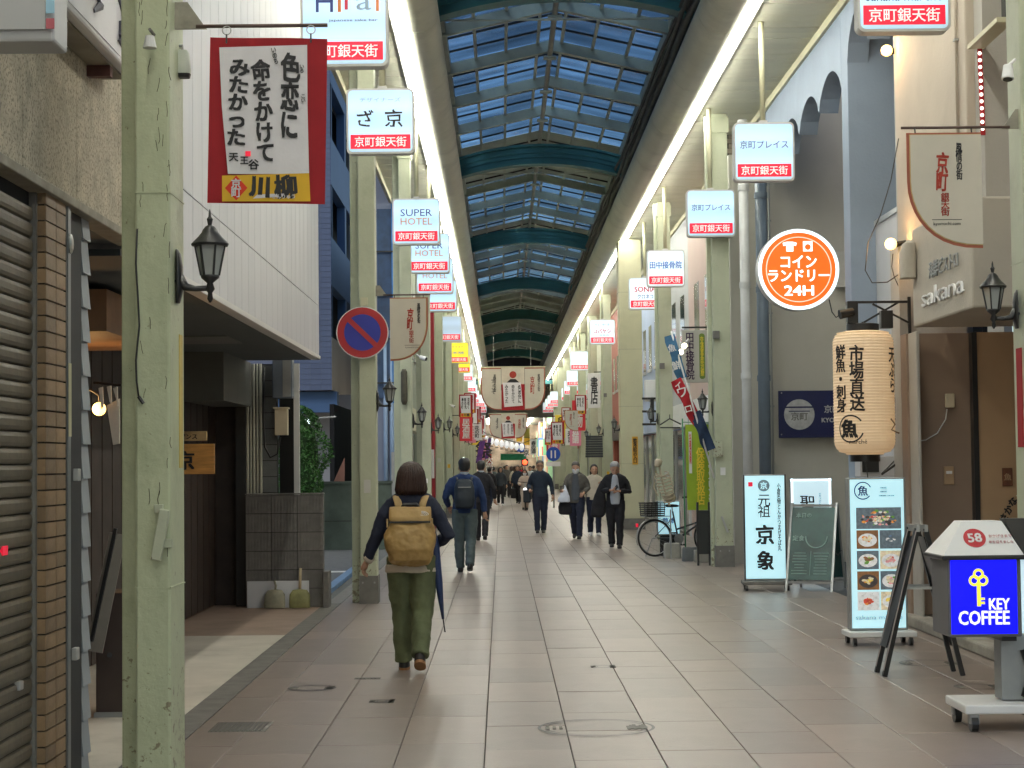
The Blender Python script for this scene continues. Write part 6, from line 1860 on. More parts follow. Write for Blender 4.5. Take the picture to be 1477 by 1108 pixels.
for pa, pb in (((1279, 935), (1322, 775)), ((1384, 935), (1336, 775))):
    a0, b0 = fp(*pa, 0.0), fp(*pb, 0.0); a1, b1 = fp(*pa, 0.24), fp(*pb, 0.24)
    a0.y += 0.03; b0.y += 0.03
    MB().prism([a0, b0, b1, a1], (0.012 if pa[0] < 1300 else -0.012, 0, 0)).build('panel', mat('dark_panel', (0.025, 0.025, 0.028), 0.3), fb)
for px in (1322, 1334):
    MB().box(*(fp(px, 765, -0.05) - Vector((0.012, 0, 0.01))), *(fp(px, 757, 0.28) + Vector((0.012, 0, 0.0)))).build('top_clip', M_ALU, fb)

# coffee sign
cK = PG(1450, 1048)
DK = cK.y
kc = thing('coffee_sign', 'lit blue coffee shop sign with yellow key on a grey wheeled post', 'sign', (P(1455, 900, DK).x, DK, 0), 0)
WMk = WM[kc.name]
M_KBLUE = mat('key_blue', (0.0, 0.0, 0.75), 0.3, 0, emit=0.95, ecol=(0.0, 0.0, 1.0))
M_KYEL = mat('key_yellow', (0.85, 0.8, 0.1), 0.4, 0, emit=0.55, ecol=(1, 0.85, 0.05))
M_KWHT = mat('key_white', (0.85, 0.85, 0.75), 0.4, 0, emit=0.6, ecol=(1, 1, 0.8))
q0, q1 = P(1369, 915, DK - 0.2), P(1468, 806, DK - 0.2)
xL, xR_, zB, zT = q0.x, q1.x, q0.z, q1.z
YF = DK - 0.2
MB().box(xL, YF, zB - 0.02, xR_ + 0.02, YF + 0.42, zT).build('box', mat('dark_grey_case', (0.12, 0.12, 0.13), 0.4), kc, bevel=0.012)
MB().box(xL + 0.015, YF - 0.004, zB, xR_ - 0.01, YF - 0.0005, zT - 0.005).build('face', M_KBLUE, kc)
MB().box(xR_ + 0.0205, YF + 0.03, zB, xR_ + 0.024, YF + 0.40, zT).build('side_face', M_SFACE2, kc)
MB().box(xR_ + 0.02, YF, zB, xR_ + 0.35, YF + 0.0, zT) 
q = P(1472, 860, YF)
MB().box(q.x - 0.015, YF + 0.006, zB, q.x + 0.3, YF + 0.4, zT).build('second_box', M_SFACE2, kc)
# roof block
r0, r1 = P(1397, 762, YF + 0.1), P(1452, 762, YF + 0.1)
ze = zT + 0.025
mb = MB().add([(xL - 0.03, YF - 0.03, ze), (xR_ + 0.03, YF - 0.03, ze), (xR_ + 0.03, YF + 0.45, ze), (xL - 0.03, YF + 0.45, ze),
               (xL + 0.12, YF + 0.12, ze + 0.2), (xR_ - 0.06, YF + 0.12, ze + 0.2), (xR_ - 0.06, YF + 0.30, ze + 0.2), (xL + 0.12, YF + 0.30, ze + 0.2)],
              [(0, 1, 5, 4), (1, 2, 6, 5), (2, 3, 7, 6), (3, 0, 4, 7), (4, 5, 6, 7), (0, 3, 2, 1)])
mb.build('hipped_top', M_WPAINT, kc)
MB().box(xL - 0.04, YF - 0.04, zT - 0.004, xR_ + 0.04, YF + 0.46, ze).build('eave', M_BLACK, kc, bevel=0.008)
mb = MB().prism([(xR_ + 0.03, YF - 0.032, ze), (xR_ + 0.4, YF - 0.032, ze), (xR_ + 0.4, YF + 0.11, ze + 0.215), (xR_ - 0.05, YF + 0.11, ze + 0.215)], (0, 0.1, 0)).build('dark_top', M_BLACK, kc)
slope = math.atan2(0.15, 0.2)
nn = Vector((0, -math.cos(slope), math.sin(slope)))
c58 = Vector(((xL + xR_) / 2 - 0.035, YF + 0.045, ze + 0.1))
MB().tube([c58, c58 + nn * 0.003], 0.068, 28).build('red_disc', mat('dark_red_print', (0.45, 0.02, 0.03), 0.5), kc)
text('58', M_WPAINT, kc, c58 + nn * 0.005, h=0.065, bold=0.022, tilt=-slope, roll=R(3))
text('おかげさまで', mat('faint_red', (0.6, 0.35, 0.35), 0.6), kc, c58 + nn * 0.004 + Vector((0.155, 0, 0.01)), w=0.14, tilt=-slope)
text('年を迎えました', mat('faint_red', (0.6, 0.35, 0.35), 0.6), kc, c58 + nn * 0.004 + Vector((0.155, -.02, -0.025)), w=0.15, tilt=-slope)
# key emblem and words
fy = YF - 0.006
kx, kz = P(1411, 835, YF).x, P(1411, 835, YF).z
r_k = 0.026
for dx, dz in ((0, 0.028), (-0.026, -0.01), (0.026, -0.01)):
    pts = [(kx + dx + r_k * math.cos(a), fy, kz + dz + r_k * math.sin(a)) for a in [2 * math.pi * i / 20 for i in range(21)]]
    MB().tube(pts, 0.0085, 6).build('key_bow', M_KYEL, kc)
MB().box(kx - 0.012, fy - 0.003, kz - 0.165, kx + 0.012, fy, kz - 0.03).build('key_shaft', M_KYEL, kc)
for dz in (-0.12, -0.145):
    MB().box(kx + 0.013, fy - 0.003, kz + dz - 0.007, kx + 0.035, fy, kz + dz + 0.007).build('key_tooth', M_KYEL, kc)
q = P(1441, 871, YF); text('KEY', M_KWHT, kc, (q.x, fy - 0.002, q.z), w=0.125, h=0.068, bold=0.022)
q = P(1419, 891, YF); text('COFFEE', M_KWHT, kc, (q.x, fy - 0.002, q.z), w=0.31, h=0.085, bold=0.022)
qp0, qp1 = P(1438, 930, DK), P(1474, 930, DK)
MB().box(qp0.x, DK - 0.08, 0.17, qp1.x, DK + 0.08, zB - 0.02).build('post', M_GREYM, kc, bevel=0.008)
MB().box(qp0.x - 0.01, DK - 0.15, zB - 0.05, qp0.x + 0.08, DK + 0.1, zB - 0.021).build('bracket', M_BLACK, kc)
b0 = P(1378, 1035, DK)
MB().box(b0.x, DK - 0.25, 0.11, qp1.x + 0.25, DK + 0.25, 0.165).build('base', M_WPAINT, kc, bevel=0.01)
for x in (b0.x + 0.06, qp1.x + 0.18):
    for y in (DK - 0.2, DK + 0.2):
        MB().tube([(x - 0.02, y, 0.05), (x + 0.02, y, 0.05)], 0.05, 16).build('castor', M_BLACK, kc)
        MB().box(x - 0.028, y - 0.03, 0.05, x + 0.028, y + 0.03, 0.112).build('castor_fork', M_GREYM, kc)
q = P(1477, 940, DK - 0.05)
MB().tube([(q.x + 0.01, DK - 0.1, zB - 0.1), (q.x + 0.05, DK - 0.12, zB - 0.25), (q.x + 0.01, DK - 0.1, zB - 0.4)], 0.05, 8).build('cable_coil', M_BLACK, kc, smooth=True)
# ================================================================== PEOPLE
M_SKIN = mat('skin', (0.42, 0.24, 0.16), 0.55, 0.06, 8)
M_HAIRB = mat('dark_brown_hair', (0.034, 0.015, 0.010), 0.5, 0.5, 40, 0.9, 90, stretch=(1, 1, 0.12))
M_HAIRK = mat('black_hair', (0.010, 0.009, 0.009), 0.5, 0.3, 30, 0.4, 120)
M_HAIRG = mat('grey_hair', (0.30, 0.30, 0.30), 0.6, 0.25, 30, 0.4, 120)
M_HAIRD = mat('dark_grey_hair', (0.075, 0.07, 0.065), 0.6, 0.3, 30, 0.4, 120)
M_NAVY = mat('navy_cloth', (0.009, 0.014, 0.034), 0.85, 0.2, 9, 0.3, 60)
M_OLIVE = mat('olive_cloth', (0.10, 0.12, 0.058), 0.85, 0.2, 7, 0.3, 60)
M_CREAMC = mat('cream_shirt', (0.5, 0.45, 0.36), 0.85, 0.06, 9)
M_TANB = mat('tan_backpack', (0.34, 0.22, 0.075), 0.6, 0.14, 7, 0.5, 20)
M_TANS = mat('tan_strap', (0.38, 0.26, 0.11), 0.7, 0.08, 9)
M_BLUES = mat('blue_sweater', (0.010, 0.03, 0.10), 0.85, 0.15, 9, 0.3, 80)
M_GREYT = mat('grey_green_trousers', (0.065, 0.09, 0.095), 0.85, 0.15, 8)
M_BLKC = mat('black_cloth', (0.009, 0.009, 0.012), 0.85, 0.2, 9)
M_DKB = mat('dark_pack', (0.012, 0.02, 0.03), 0.6, 0.2, 7)
M_NAVY2 = mat('dark_navy_jacket', (0.010, 0.02, 0.04), 0.85, 0.2, 8)
M_GJACK = mat('grey_brown_jacket', (0.085, 0.08, 0.07), 0.85, 0.15, 9)
M_VEST = mat('slate_vest', (0.06, 0.07, 0.085), 0.85, 0.1, 9)
M_WSH = mat('white_shirt', (0.42, 0.45, 0.5), 0.8, 0.05, 9)
M_MASK = mat('face_mask', (0.6, 0.63, 0.66), 0.8, 0.03, 9)
M_SHOE = mat('black_shoe', (0.012, 0.011, 0.011), 0.4, 0.1, 9)
M_GUM = mat('gum_sole', (0.35, 0.18, 0.08), 0.7)
M_BEIGEC = mat('beige_coat', (0.50, 0.42, 0.35), 0.85, 0.06, 6)

_clouds = bpy.data.textures.new('cloth_folds', 'CLOUDS')
_clouds.noise_scale = 0.11
_clouds.noise_depth = 2
def sculpt(mb, name, m, parent, voxel=0.012, smooth=3, folds=0.0):
    me = mb.mesh(name, m)
    o = bpy.data.objects.new('tmp', me)
    COL.objects.link(o)
    r_ = o.modifiers.new('r', 'REMESH'); r_.mode = 'VOXEL'; r_.voxel_size = voxel
    if smooth:
        s_ = o.modifiers.new('s', 'SMOOTH'); s_.iterations = smooth; s_.factor = 0.5
    if folds:
        d_ = o.modifiers.new('d', 'DISPLACE'); d_.texture = _clouds; d_.strength = folds; d_.mid_level = 0.5; d_.texture_coords = 'LOCAL'
    dg = bpy.context.evaluated_depsgraph_get()
    m2 = bpy.data.meshes.new_from_object(o.evaluated_get(dg))
    bpy.data.objects.remove(o)
    m2.name = name
    m2.materials.clear(); m2.materials.append(m)
    m2.shade_smooth()
    p = bpy.data.objects.new(name, m2)
    COL.objects.link(p); p.parent = parent
    return p

def hand_mb(mb, wrist, d, side, curl=0.5, k=1.0, thumb_in=1):
    """palm and five bent fingers; d = pointing direction, side = unit vector across the palm to the thumb"""
    d = Vector(d).normalized(); s = Vector(side).normalized()
    n = d.cross(s).normalized()
    w_ = Vector(wrist)
    mb.tube([w_ - d * 0.02 * k, w_ + d * 0.02 * k, w_ + d * 0.055 * k, w_ + d * 0.085 * k], [0.024 * k, 0.030 * k, 0.036 * k, 0.032 * k], 10, ell=0.6)
    for i, (off, ln) in enumerate(((0.026, 0.072), (0.009, 0.08), (-0.009, 0.075), (-0.026, 0.058))):
        b = w_ + d * 0.078 * k + s * off * k
        p = [b]
        a = curl * 0.6
        q = d
        for j in range(3):
            q = (d * math.cos(a) + n * math.sin(a))
            p.append(p[-1] + q * ln * k / 3)
            a += curl * 0.9
        mb.tube(p, [0.0095 * k, 0.009 * k, 0.0082 * k, 0.007 * k], 7)
    b = w_ + d * 0.03 * k + s * 0.026 * k
    mb.tube([b, b + (s * 0.7 + d * 0.6) * 0.03 * k, b + (s * 0.6 + d * 1.3 + n * 0.3) * 0.04 * k], [0.012 * k, 0.011 * k, 0.008 * k], 7)

def person(label, x, y, rz, H, top, trousers, hair, shoe=None, legs=((12, 8), (-14, 22)), arms=None, hairstyle='short', group=None, voxel=0.014,
           head_tilt=0.0, head_turn=0.0, jacket_z=0.86, open_front=None, mask=False, glasses=False, leg_w=1.0, sh_w=1.0, shirt_hem=None, skirt=None, collar=None, lean=0.0, fem=False, sole=None, strands=False):
    t = thing('person', label, 'person', (x, y, 0), rz, group)
    k = H / 1.70
    if arms is None:
        arms = (((0.255, 0.04, 1.12), (0.265, -0.06, 0.89)), ((-0.255, 0.0, 1.12), (-0.26, 0.05, 0.88)))
    # legs
    hips, kn, an = [], [], []
    for sx, (a, b) in zip((1, -1), legs):
        hp = Vector((0.092 * sx, 0, 0.88))
        a_, b_ = R(a), R(b)
        q = hp + Vector((-0.006 * sx, -math.sin(a_) * 0.41, -math.cos(a_) * 0.41))
        an_ = q + Vector((-0.012 * sx, -math.sin(a_ - b_) * 0.40, -math.cos(a_ - b_) * 0.40))
        hips.append(hp); kn.append(q); an.append(an_)
    drop = min(p.z - 0.075 + (0.0 if abs(l[0] - l[1]) < 20 else 0.03) for p, l in zip(an, legs))
    up = Vector((0, 0, -drop))
    def T(v):
        v = Vector(v)
        if v.z > 0.9: v = v + Vector((0, -lean * (v.z - 0.9), 0))
        return (v + up) * k
    # body: one surface
    body = MB()
    for sx, hp, q, a in zip((1, -1), hips, kn, an):
        body.tube([T(hp + Vector((0, 0, .05))), T((hp + q) / 2), T(q), T((q + a) / 2), T(a)], [0.085 * k, 0.075 * k, 0.055 * k, 0.052 * k, 0.036 * k], 12)
    body.rings([(T((0, 0, z)).z, 0, T((0, cy, z)).y, rx * k, ry * k) for z, cy, rx, ry in
                ((0.80, 0, 0.10, 0.07), (0.86, 0, 0.155, 0.10), (0.95, 0, 0.15, 0.10), (1.08, 0, 0.125, 0.09), (1.22, 0, 0.15, 0.10), (1.34, 0, 0.17, 0.095), (1.41, 0, 0.12, 0.07), (1.45, 0.0, 0.06, 0.055), (1.53, -0.01, 0.05, 0.052))], 16)
    HC = Vector((0, -0.015, 1.575))
    hr = Matrix.Rotation(head_turn, 3, 'Z') @ Matrix.Rotation(head_tilt, 3, 'X')
    HS = 1.14
    def Hd(v):
        return T(Vector((0, 0.01, 1.50)) + hr @ (Vector(v) * HS + HC - Vector((0, 0.01, 1.50))))
    hb = MB()
    hb.rings([(z, 0, cy, rx, ry) for z, cy, rx, ry in ((-0.105, -0.035, 0.02, 0.02), (-0.095, -0.03, 0.042, 0.045), (-0.06, -0.015, 0.060, 0.075), (-0.02, -0.003, 0.069, 0.088), (0.03, 0.002, 0.073, 0.094),
                                                         (0.07, 0.004, 0.066, 0.085), (0.098, 0.005, 0.045, 0.058), (0.11, 0.005, 0.015, 0.02))], 18)
    hb.rings([(-0.035, 0, -0.098, 0.012, 0.010), (-0.022, 0, -0.104, 0.014, 0.014), (0.0, 0, -0.095, 0.009, 0.010), (0.018, 0, -0.088, 0.006, 0.006)], 10)
    for sx in (-1, 1):
        hb.ball((0.074 * sx, 0.012, -0.015), (0.010, 0.018, 0.030), 8, 6)
    hb.ball((0, -0.083, -0.062), (0.022, 0.010, 0.007), 8, 5)
    hb.v = [Hd(v) for v in hb.v]
    off = len(body.v); body.v += hb.v; body.f += [tuple(i + off for i in f) for f in hb.f]
    wrists = []
    for sx, (e, w_) in zip((1, -1), arms):
        sh = Vector((0.155 * sx * sh_w, 0, 1.35))
        body.tube([T(sh), T(Vector(e)), T((Vector(e) + Vector(w_)) / 2), T(w_)], [0.045 * k, 0.04 * k, 0.036 * k, 0.026 * k], 10)
    bo = sculpt(body, 'body', M_SKIN, t, voxel=min(voxel, 0.011), smooth=2)
    hm = MB()
    for sx, (e, w_) in zip((1, -1), arms):
        d = (T(w_) - T(e)).normalized()
        side = Vector((-sx * 0.15, -1, 0)) if abs(d.z) > 0.6 else Vector((-sx, -0.2, 0.25))
        side = (side - d * side.dot(d)).normalized()
        hand_mb(hm, T(w_), d, side, 0.55, k)
        wrists.append(T(w_) + d * 0.09 * k)
    hm.build('hands', M_SKIN, t, world=False, smooth=True)['kind'] = 'stuff' if False else None
    for o in list(t.children):
        if o.get('kind', 1) is None: del o['kind']
    # eyes, brows, mouth
    em = MB()
    for sx in (-1, 1):
        eo = MB().ball((0, 0, 0), (0.012, 0.006, 0.006), 8, 6); eo.v = [Hd(v + Vector((0.030 * sx, -0.083, 0.008))) for v in eo.v]
        eo.build('eye', M_INK, t, world=False, smooth=True)
    if mask:
        mk = MB().rings([(z, 0, cy, rx, ry) for z, cy, rx, ry in ((-0.108, -0.045, 0.03, 0.03), (-0.09, -0.04, 0.052, 0.055), (-0.055, -0.035, 0.066, 0.074), (-0.022, -0.03, 0.070, 0.076), (-0.008, -0.03, 0.066, 0.070))], 16)
        mk.v = [Hd(v) for v in mk.v]; mk.build('face_mask', M_MASK, t, world=False, smooth=True)
    if glasses:
        gl = MB()
        for sx in (-1, 1):
            pts = [(0.031 * sx + 0.024 * math.cos(a), -0.099, 0.006 + 0.018 * math.sin(a)) for a in [2 * math.pi * i / 12 for i in range(13)]]
            gl.tube(pts, 0.0035, 5)
            gl.tube([(0.055 * sx, -0.098, 0.01), (0.078 * sx, 0.0, 0.008)], 0.003, 5)
        gl.tube([(-0.008, -0.1, 0.01), (0.008, -0.1, 0.01)], 0.003, 5)
        gl.v = [Hd(v) for v in gl.v]; gl.build('glasses', M_BLACK, t, world=False)
    # hair
    hm = MB()
    if hairstyle in ('short', 'thin'):
        rows = ((-0.055, 0.062, 0.045, 0.034), (-0.02, 0.034, 0.074, 0.066), (0.02, 0.026, 0.080, 0.078), (0.055, 0.014, 0.082, 0.092), (0.085, 0.008, 0.073, 0.086), (0.112, 0.006, 0.052, 0.064), (0.126, 0.006, 0.02, 0.025))
    elif hairstyle == 'bob':
        rows = ((-0.122, 0.03, 0.070, 0.056), (-0.108, 0.03, 0.100, 0.084), (-0.085, 0.028, 0.115, 0.096), (-0.05, 0.026, 0.110, 0.096), (0.0, 0.024, 0.103, 0.098), (0.045, 0.018, 0.094, 0.098), (0.08, 0.010, 0.076, 0.088), (0.105, 0.006, 0.050, 0.060), (0.12, 0.004, 0.018, 0.024))
    else:  # long
        rows = ((-0.26, 0.06, 0.06, 0.035), (-0.20, 0.055, 0.082, 0.05), (-0.10, 0.045, 0.088, 0.062), (-0.03, 0.034, 0.086, 0.075), (0.03, 0.022, 0.085, 0.088), (0.07, 0.012, 0.078, 0.092), (0.105, 0.006, 0.056, 0.068), (0.126, 0.004, 0.02, 0.026))
    hm.rings([(z, 0, cy, rx, ry) for z, cy, rx, ry in rows], 20)
    hm.v = [Hd(v) for v in hm.v]
    ho = sculpt(hm, 'hair', hair, t, voxel=0.009, smooth=2, folds=0.014)
    if strands:
        rs = random.Random(4); sb_ = MB()
        rws = rows[::-1]
        for i in range(230):
            a = rs.uniform(R(-25), R(205)); f_ = rs.uniform(0.95, 1.02); pts = []; ja_ = rs.uniform(-.12, .12)
            for j, (z, cy, rx, ry) in enumerate(rws[:-1]):
                q = a + ja_ * j / 6
                g = f_ * (1 + 0.05 * (j == len(rws) - 2) * rs.uniform(-1, 2.2))
                pts.append(Hd((rx * g * math.cos(q), cy + ry * g * math.sin(q), z - (0.02 * rs.random() if j > 6 else 0))))
            sb_.tube(pts, [0.002] + [0.0042] * (len(pts) - 2) + [0.001], 5)
        sb_.build('hair_strands', hair, t, world=False, smooth=True)['kind'] = 'stuff'
    # trousers
    tr = MB()
    lw = leg_w
    for sx, hp, q, a in zip((1, -1), hips, kn, an):
        c_ = T(a) + Vector((0, 0, 0.0))
        tr.tube([T(hp + Vector((0, 0, .06))), T(hp * 0.5 + q * 0.5), T(q), T((q + a) / 2), T(a + Vector((0, 0, -0.01)))],
                [0.106 * k * lw, 0.096 * k * lw, 0.078 * k * lw, 0.070 * k * lw, 0.064 * k * lw], 16)
    tr.rings([(T((0, 0, z)).z, 0, 0, rx * k, ry * k) for z, rx, ry in ((0.80, 0.13, 0.09), (0.85, 0.175 * (lw * .5 + .5), 0.115), (0.95, 0.168, 0.112), (1.02, 0.15, 0.10))], 18)
    sculpt(tr, 'trousers', trousers, t, voxel=voxel, smooth=3, folds=0.03 * k)
    # top
    jz = jacket_z
    ja = MB()
    w_ = sh_w
    rows = [(jz, 0, 0.182, 0.125), (0.95, 0, 0.182, 0.125), (1.08, 0, 0.172 if not fem else .16, 0.118), (1.22, 0, 0.185 * w_, 0.125), (1.33, 0, 0.20 * w_, 0.122), (1.40, 0, 0.192 * w_, 0.105), (1.435, 0.0, 0.15 * w_, 0.09), (1.465, 0.0, 0.085, 0.072), (1.488, 0, 0.066, 0.064)]
    if jz < 0.9: rows.insert(1, ((jz + 0.95) / 2, 0, 0.186, 0.128))
    ja.rings([(T((0, 0, z)).z, 0, T((0, cy, z)).y, rx * k, ry * k) for z, cy, rx, ry in rows], 22)
    for sx, (e, wr) in zip((1, -1), arms):
        sh = Vector((0.168 * sx * w_, 0, 1.375))
        e, wr = Vector(e), Vector(wr)
        ja.tube([T(sh + Vector((-.03 * sx, 0, 0.0))), T(sh * 0.6 + e * 0.4), T(e), T(e * 0.5 + wr * 0.5), T(e * 0.1 + wr * 0.9)], [0.066 * k, 0.066 * k, 0.056 * k, 0.052 * k, 0.044 * k], 14)
    sculpt(ja, 'jacket', top, t, voxel=voxel, smooth=3, folds=0.026 * k)
    if open_front:
        sf = MB().rings([(T((0, 0, z)).z, 0, T((0, -0.045, z)).y, rx * k, 0.098 * k) for z, rx in ((0.86, 0.09), (1.0, 0.105), (1.2, 0.09), (1.35, 0.07), (1.44, 0.04))], 20, 3.6)
        sculpt(sf, 'shirt', open_front, t, voxel=voxel, smooth=2, folds=0.01)
    if shirt_hem:
        sf = MB().rings([(T((0, 0, z)).z, 0, 0, rx * k, ry * k) for z, rx, ry in ((jz - 0.075, 0.222, 0.155), (jz - 0.02, 0.214, 0.15), (jz + 0.03, 0.175, 0.12))], 22)
        sculpt(sf, 'shirt_hem', shirt_hem, t, voxel=voxel, smooth=1, folds=0.02)
    if collar:
        cm = MB().rings([(z, 0, 0.012, r1, r1 * 0.95) for z, r1 in ((1.44, 0.07), (1.47, 0.066), (1.50, 0.060))], 16)
        cm.v = [T(v) for v in cm.v]
        cm.build('collar', collar, t, world=False, smooth=True)
    # shoes
    for sx, a, l in zip((1, -1), an, legs):
        pitch = R(max(0, l[1] - l[0] - 14) * 1.0) if l[1] > 15 else R(-max(0, l[0] - l[1]) * 0.4)
        Mx = Matrix.Rotation(pitch, 3, 'X')
        sm = MB()
        for z, y0, y1, rx in ((-0.075, -0.17, 0.06, 0.043), (-0.055, -0.175, 0.066, 0.047), (-0.035, -0.165, 0.062, 0.045), (-0.01, -0.10, 0.055, 0.042), (0.02, -0.04, 0.05, 0.04)):
            pass
        rowsS = [(z, 0, (y0 + y1) / 2, rx, (y1 - y0) / 2) for z, y0, y1, rx in ((-0.068, -0.17, 0.06, 0.041), (-0.05, -0.172, 0.064, 0.046), (-0.03, -0.15, 0.062, 0.045), (-0.008, -0.09, 0.056, 0.042), (0.022, -0.045, 0.05, 0.04))]
        sm.rings(rowsS, 16, 2.4)
        sm.v = [T(a + Mx @ v) for v in sm.v]
        so = sm.build('shoe', shoe or M_SHOE, t, world=False, smooth=True)
        if sole:
            s2 = MB().rings([(z, 0, -0.054, 0.047, 0.122) for z in (-0.077, -0.055)], 16, 2.4)
            s2.v = [T(a + Mx @ v) for v in s2.v]
            so2 = s2.build('sole', sole, t, world=False, auto=True); so2.parent = so
    t['_w'] = 0
    del t['_w']
    return t, T, wrists, k

def at_px(px, S):
    D = F / S
    return P(px, 700, D).x, D

# --- woman with tan backpack, walking away
x, y = at_px(593, 179)
wo, T, wr_, k = person('woman walking away with brown bobbed hair, navy jacket and wide olive trousers', x, y, R(180), 1.66, M_NAVY, M_OLIVE, M_HAIRB,
    shoe=mat('black_sneaker', (0.02, 0.02, 0.02), 0.6), legs=((8, 5), (-9, 28)), arms=(((0.285, 0.03, 1.10), (0.37, -0.03, 0.90)), ((-0.305, 0.04, 1.10), (-0.18, -0.16, 1.02))),
    hairstyle='bob', voxel=0.009, jacket_z=0.88, leg_w=1.14, sh_w=1.04, shirt_hem=M_CREAMC, sole=M_GUM, fem=True, strands=True)
WMw = WM[wo.name]
def wpt(v): return WMw @ (Vector(v) * k)
cf = MB().tube([wpt((0.345, -0.012, 0.93)), wpt((0.366, -0.028, 0.905))], [0.047, 0.043], 14)
cf.build('shirt_cuff', M_CREAMC, wo, smooth=True)
bp = thing('backpack', 'tan canvas backpack with a folded top worn by the walking woman', 'backpack', wpt((0, 0.2, 0.87)))
pk = MB().rings([(wpt((0, 0, z)).z, wpt((0, 0, 0)).x, wpt((0, cy, 0)).y, rx * k, ry * k) for z, cy, rx, ry in
     ((0.872, 0.20, 0.10, 0.05), (0.88, 0.20, 0.145, 0.08), (0.91, 0.215, 0.172, 0.105), (1.00, 0.225, 0.193, 0.12), (1.10, 0.215, 0.208, 0.112), (1.15, 0.205, 0.204, 0.098), (1.19, 0.20, 0.184, 0.085), (1.218, 0.195, 0.166, 0.072), (1.225, 0.192, 0.16, 0.07))], 26, 3.2)
sculpt(pk, 'pack_body', M_TANB, bp, voxel=0.008, smooth=2, folds=0.045).matrix_parent_inverse = WM[bp.name].inverted()
fl = MB().rings([(wpt((0, 0, z)).z, wpt((0, 0, 0)).x, wpt((0, cy, 0)).y, rx * k, ry * k) for z, cy, rx, ry in
     ((1.228, 0.20, 0.172, 0.078), (1.26, 0.20, 0.172, 0.07), (1.31, 0.192, 0.172, 0.05), (1.335, 0.188, 0.170, 0.03), (1.345, 0.185, 0.168, 0.012))], 26, 5)
sculpt(fl, 'top_flap', M_TANB, bp, voxel=0.008, smooth=2, folds=0.016).matrix_parent_inverse = WM[bp.name].inverted()
MB().bar(wpt((-0.168, 0.278, 1.222)), wpt((0.168, 0.278, 1.222)), 0.016, 0.014).build('flap_shadow_zip', M_BLACK, bp)  # black bar: zip with the shade under the flap painted in
for sx in (-1, 1):
    pts = [wpt((sx * a, b, c)) for a, b, c in ((0.085, 0.165, 1.30), (0.10, 0.125, 1.37), (0.115, 0.075, 1.415), (0.12, 0.0, 1.425), (0.125, -0.09, 1.37), (0.13, -0.14, 1.2))]
    MB().tube(pts, [0.03, 0.032, 0.034, 0.034, 0.03, 0.022], 10, ell=0.45).build('shoulder_strap', M_TANS, bp, smooth=True)
    MB().box(wpt((sx * 0.18, 0, 0)).x - 0.006, wpt((0, 0.2, 0)).y - 0.1, wpt((0, 0, 1.18)).z, wpt((sx * 0.18, 0, 0)).x + 0.006, wpt((0, 0.2, 0)).y - 0.06, wpt((0, 0, 1.25)).z).build('side_tab', M_TANS, bp)
MB().tube([wpt(v) for v in ((-0.075, 0.17, 1.33), (-0.05, 0.165, 1.362), (0.05, 0.165, 1.362), (0.075, 0.17, 1.33))], 0.014, 10).build('haul_loop', M_BLACK, bp, smooth=True)
c = wpt((-0.115, 0.252, 1.292))
lm = MB()
for i in range(3):
    r0 = 0.013 + 0.007 * i
    pts = [(c.x - 0.02 + 2.0 * r0 * math.cos(a), c.y - 0.006, c.z - 0.012 + r0 * math.sin(a)) for a in [math.pi / 2 * j / 8 for j in range(9)]]
    MB().tube(pts, 0.0026, 5).build('logo_arc', M_WPAINT, bp)
MB().box(c.x - 0.028, c.y - 0.007, c.z - 0.016, c.x + 0.028, c.y - 0.004, c.z - 0.0125).build('logo_line', M_WPAINT, bp)
um = thing('umbrella', 'closed navy umbrella hanging at the walking woman\'s right side', 'umbrella', PG(640, 915))
u0, u1, u2 = P(627, 790, y - 0.02), P(639, 893, y - 0.05), P(642, 912, y - 0.05)
MB().tube([u0 + Vector((-0.02, 0, 0.18)), u0, u0 * 0.5 + u1 * 0.5, u1], [0.022, 0.040, 0.031, 0.010], 10).build('canopy', mat('navy_umbrella', (0.012, 0.03, 0.10), 0.5, 0.2, 8), um, smooth=True)
MB().tube([u1, u2], 0.005, 6).build('tip', M_BLACK, um)
MB().tube([u0 + Vector((-0.02, 0, 0.18)), u0 + Vector((-0.03, 0, 0.27)), u0 + Vector((-0.06, 0, 0.29)), u0 + Vector((-0.08, 0, 0.26))], 0.008, 8).build('handle', M_BLACK, um, smooth=True)

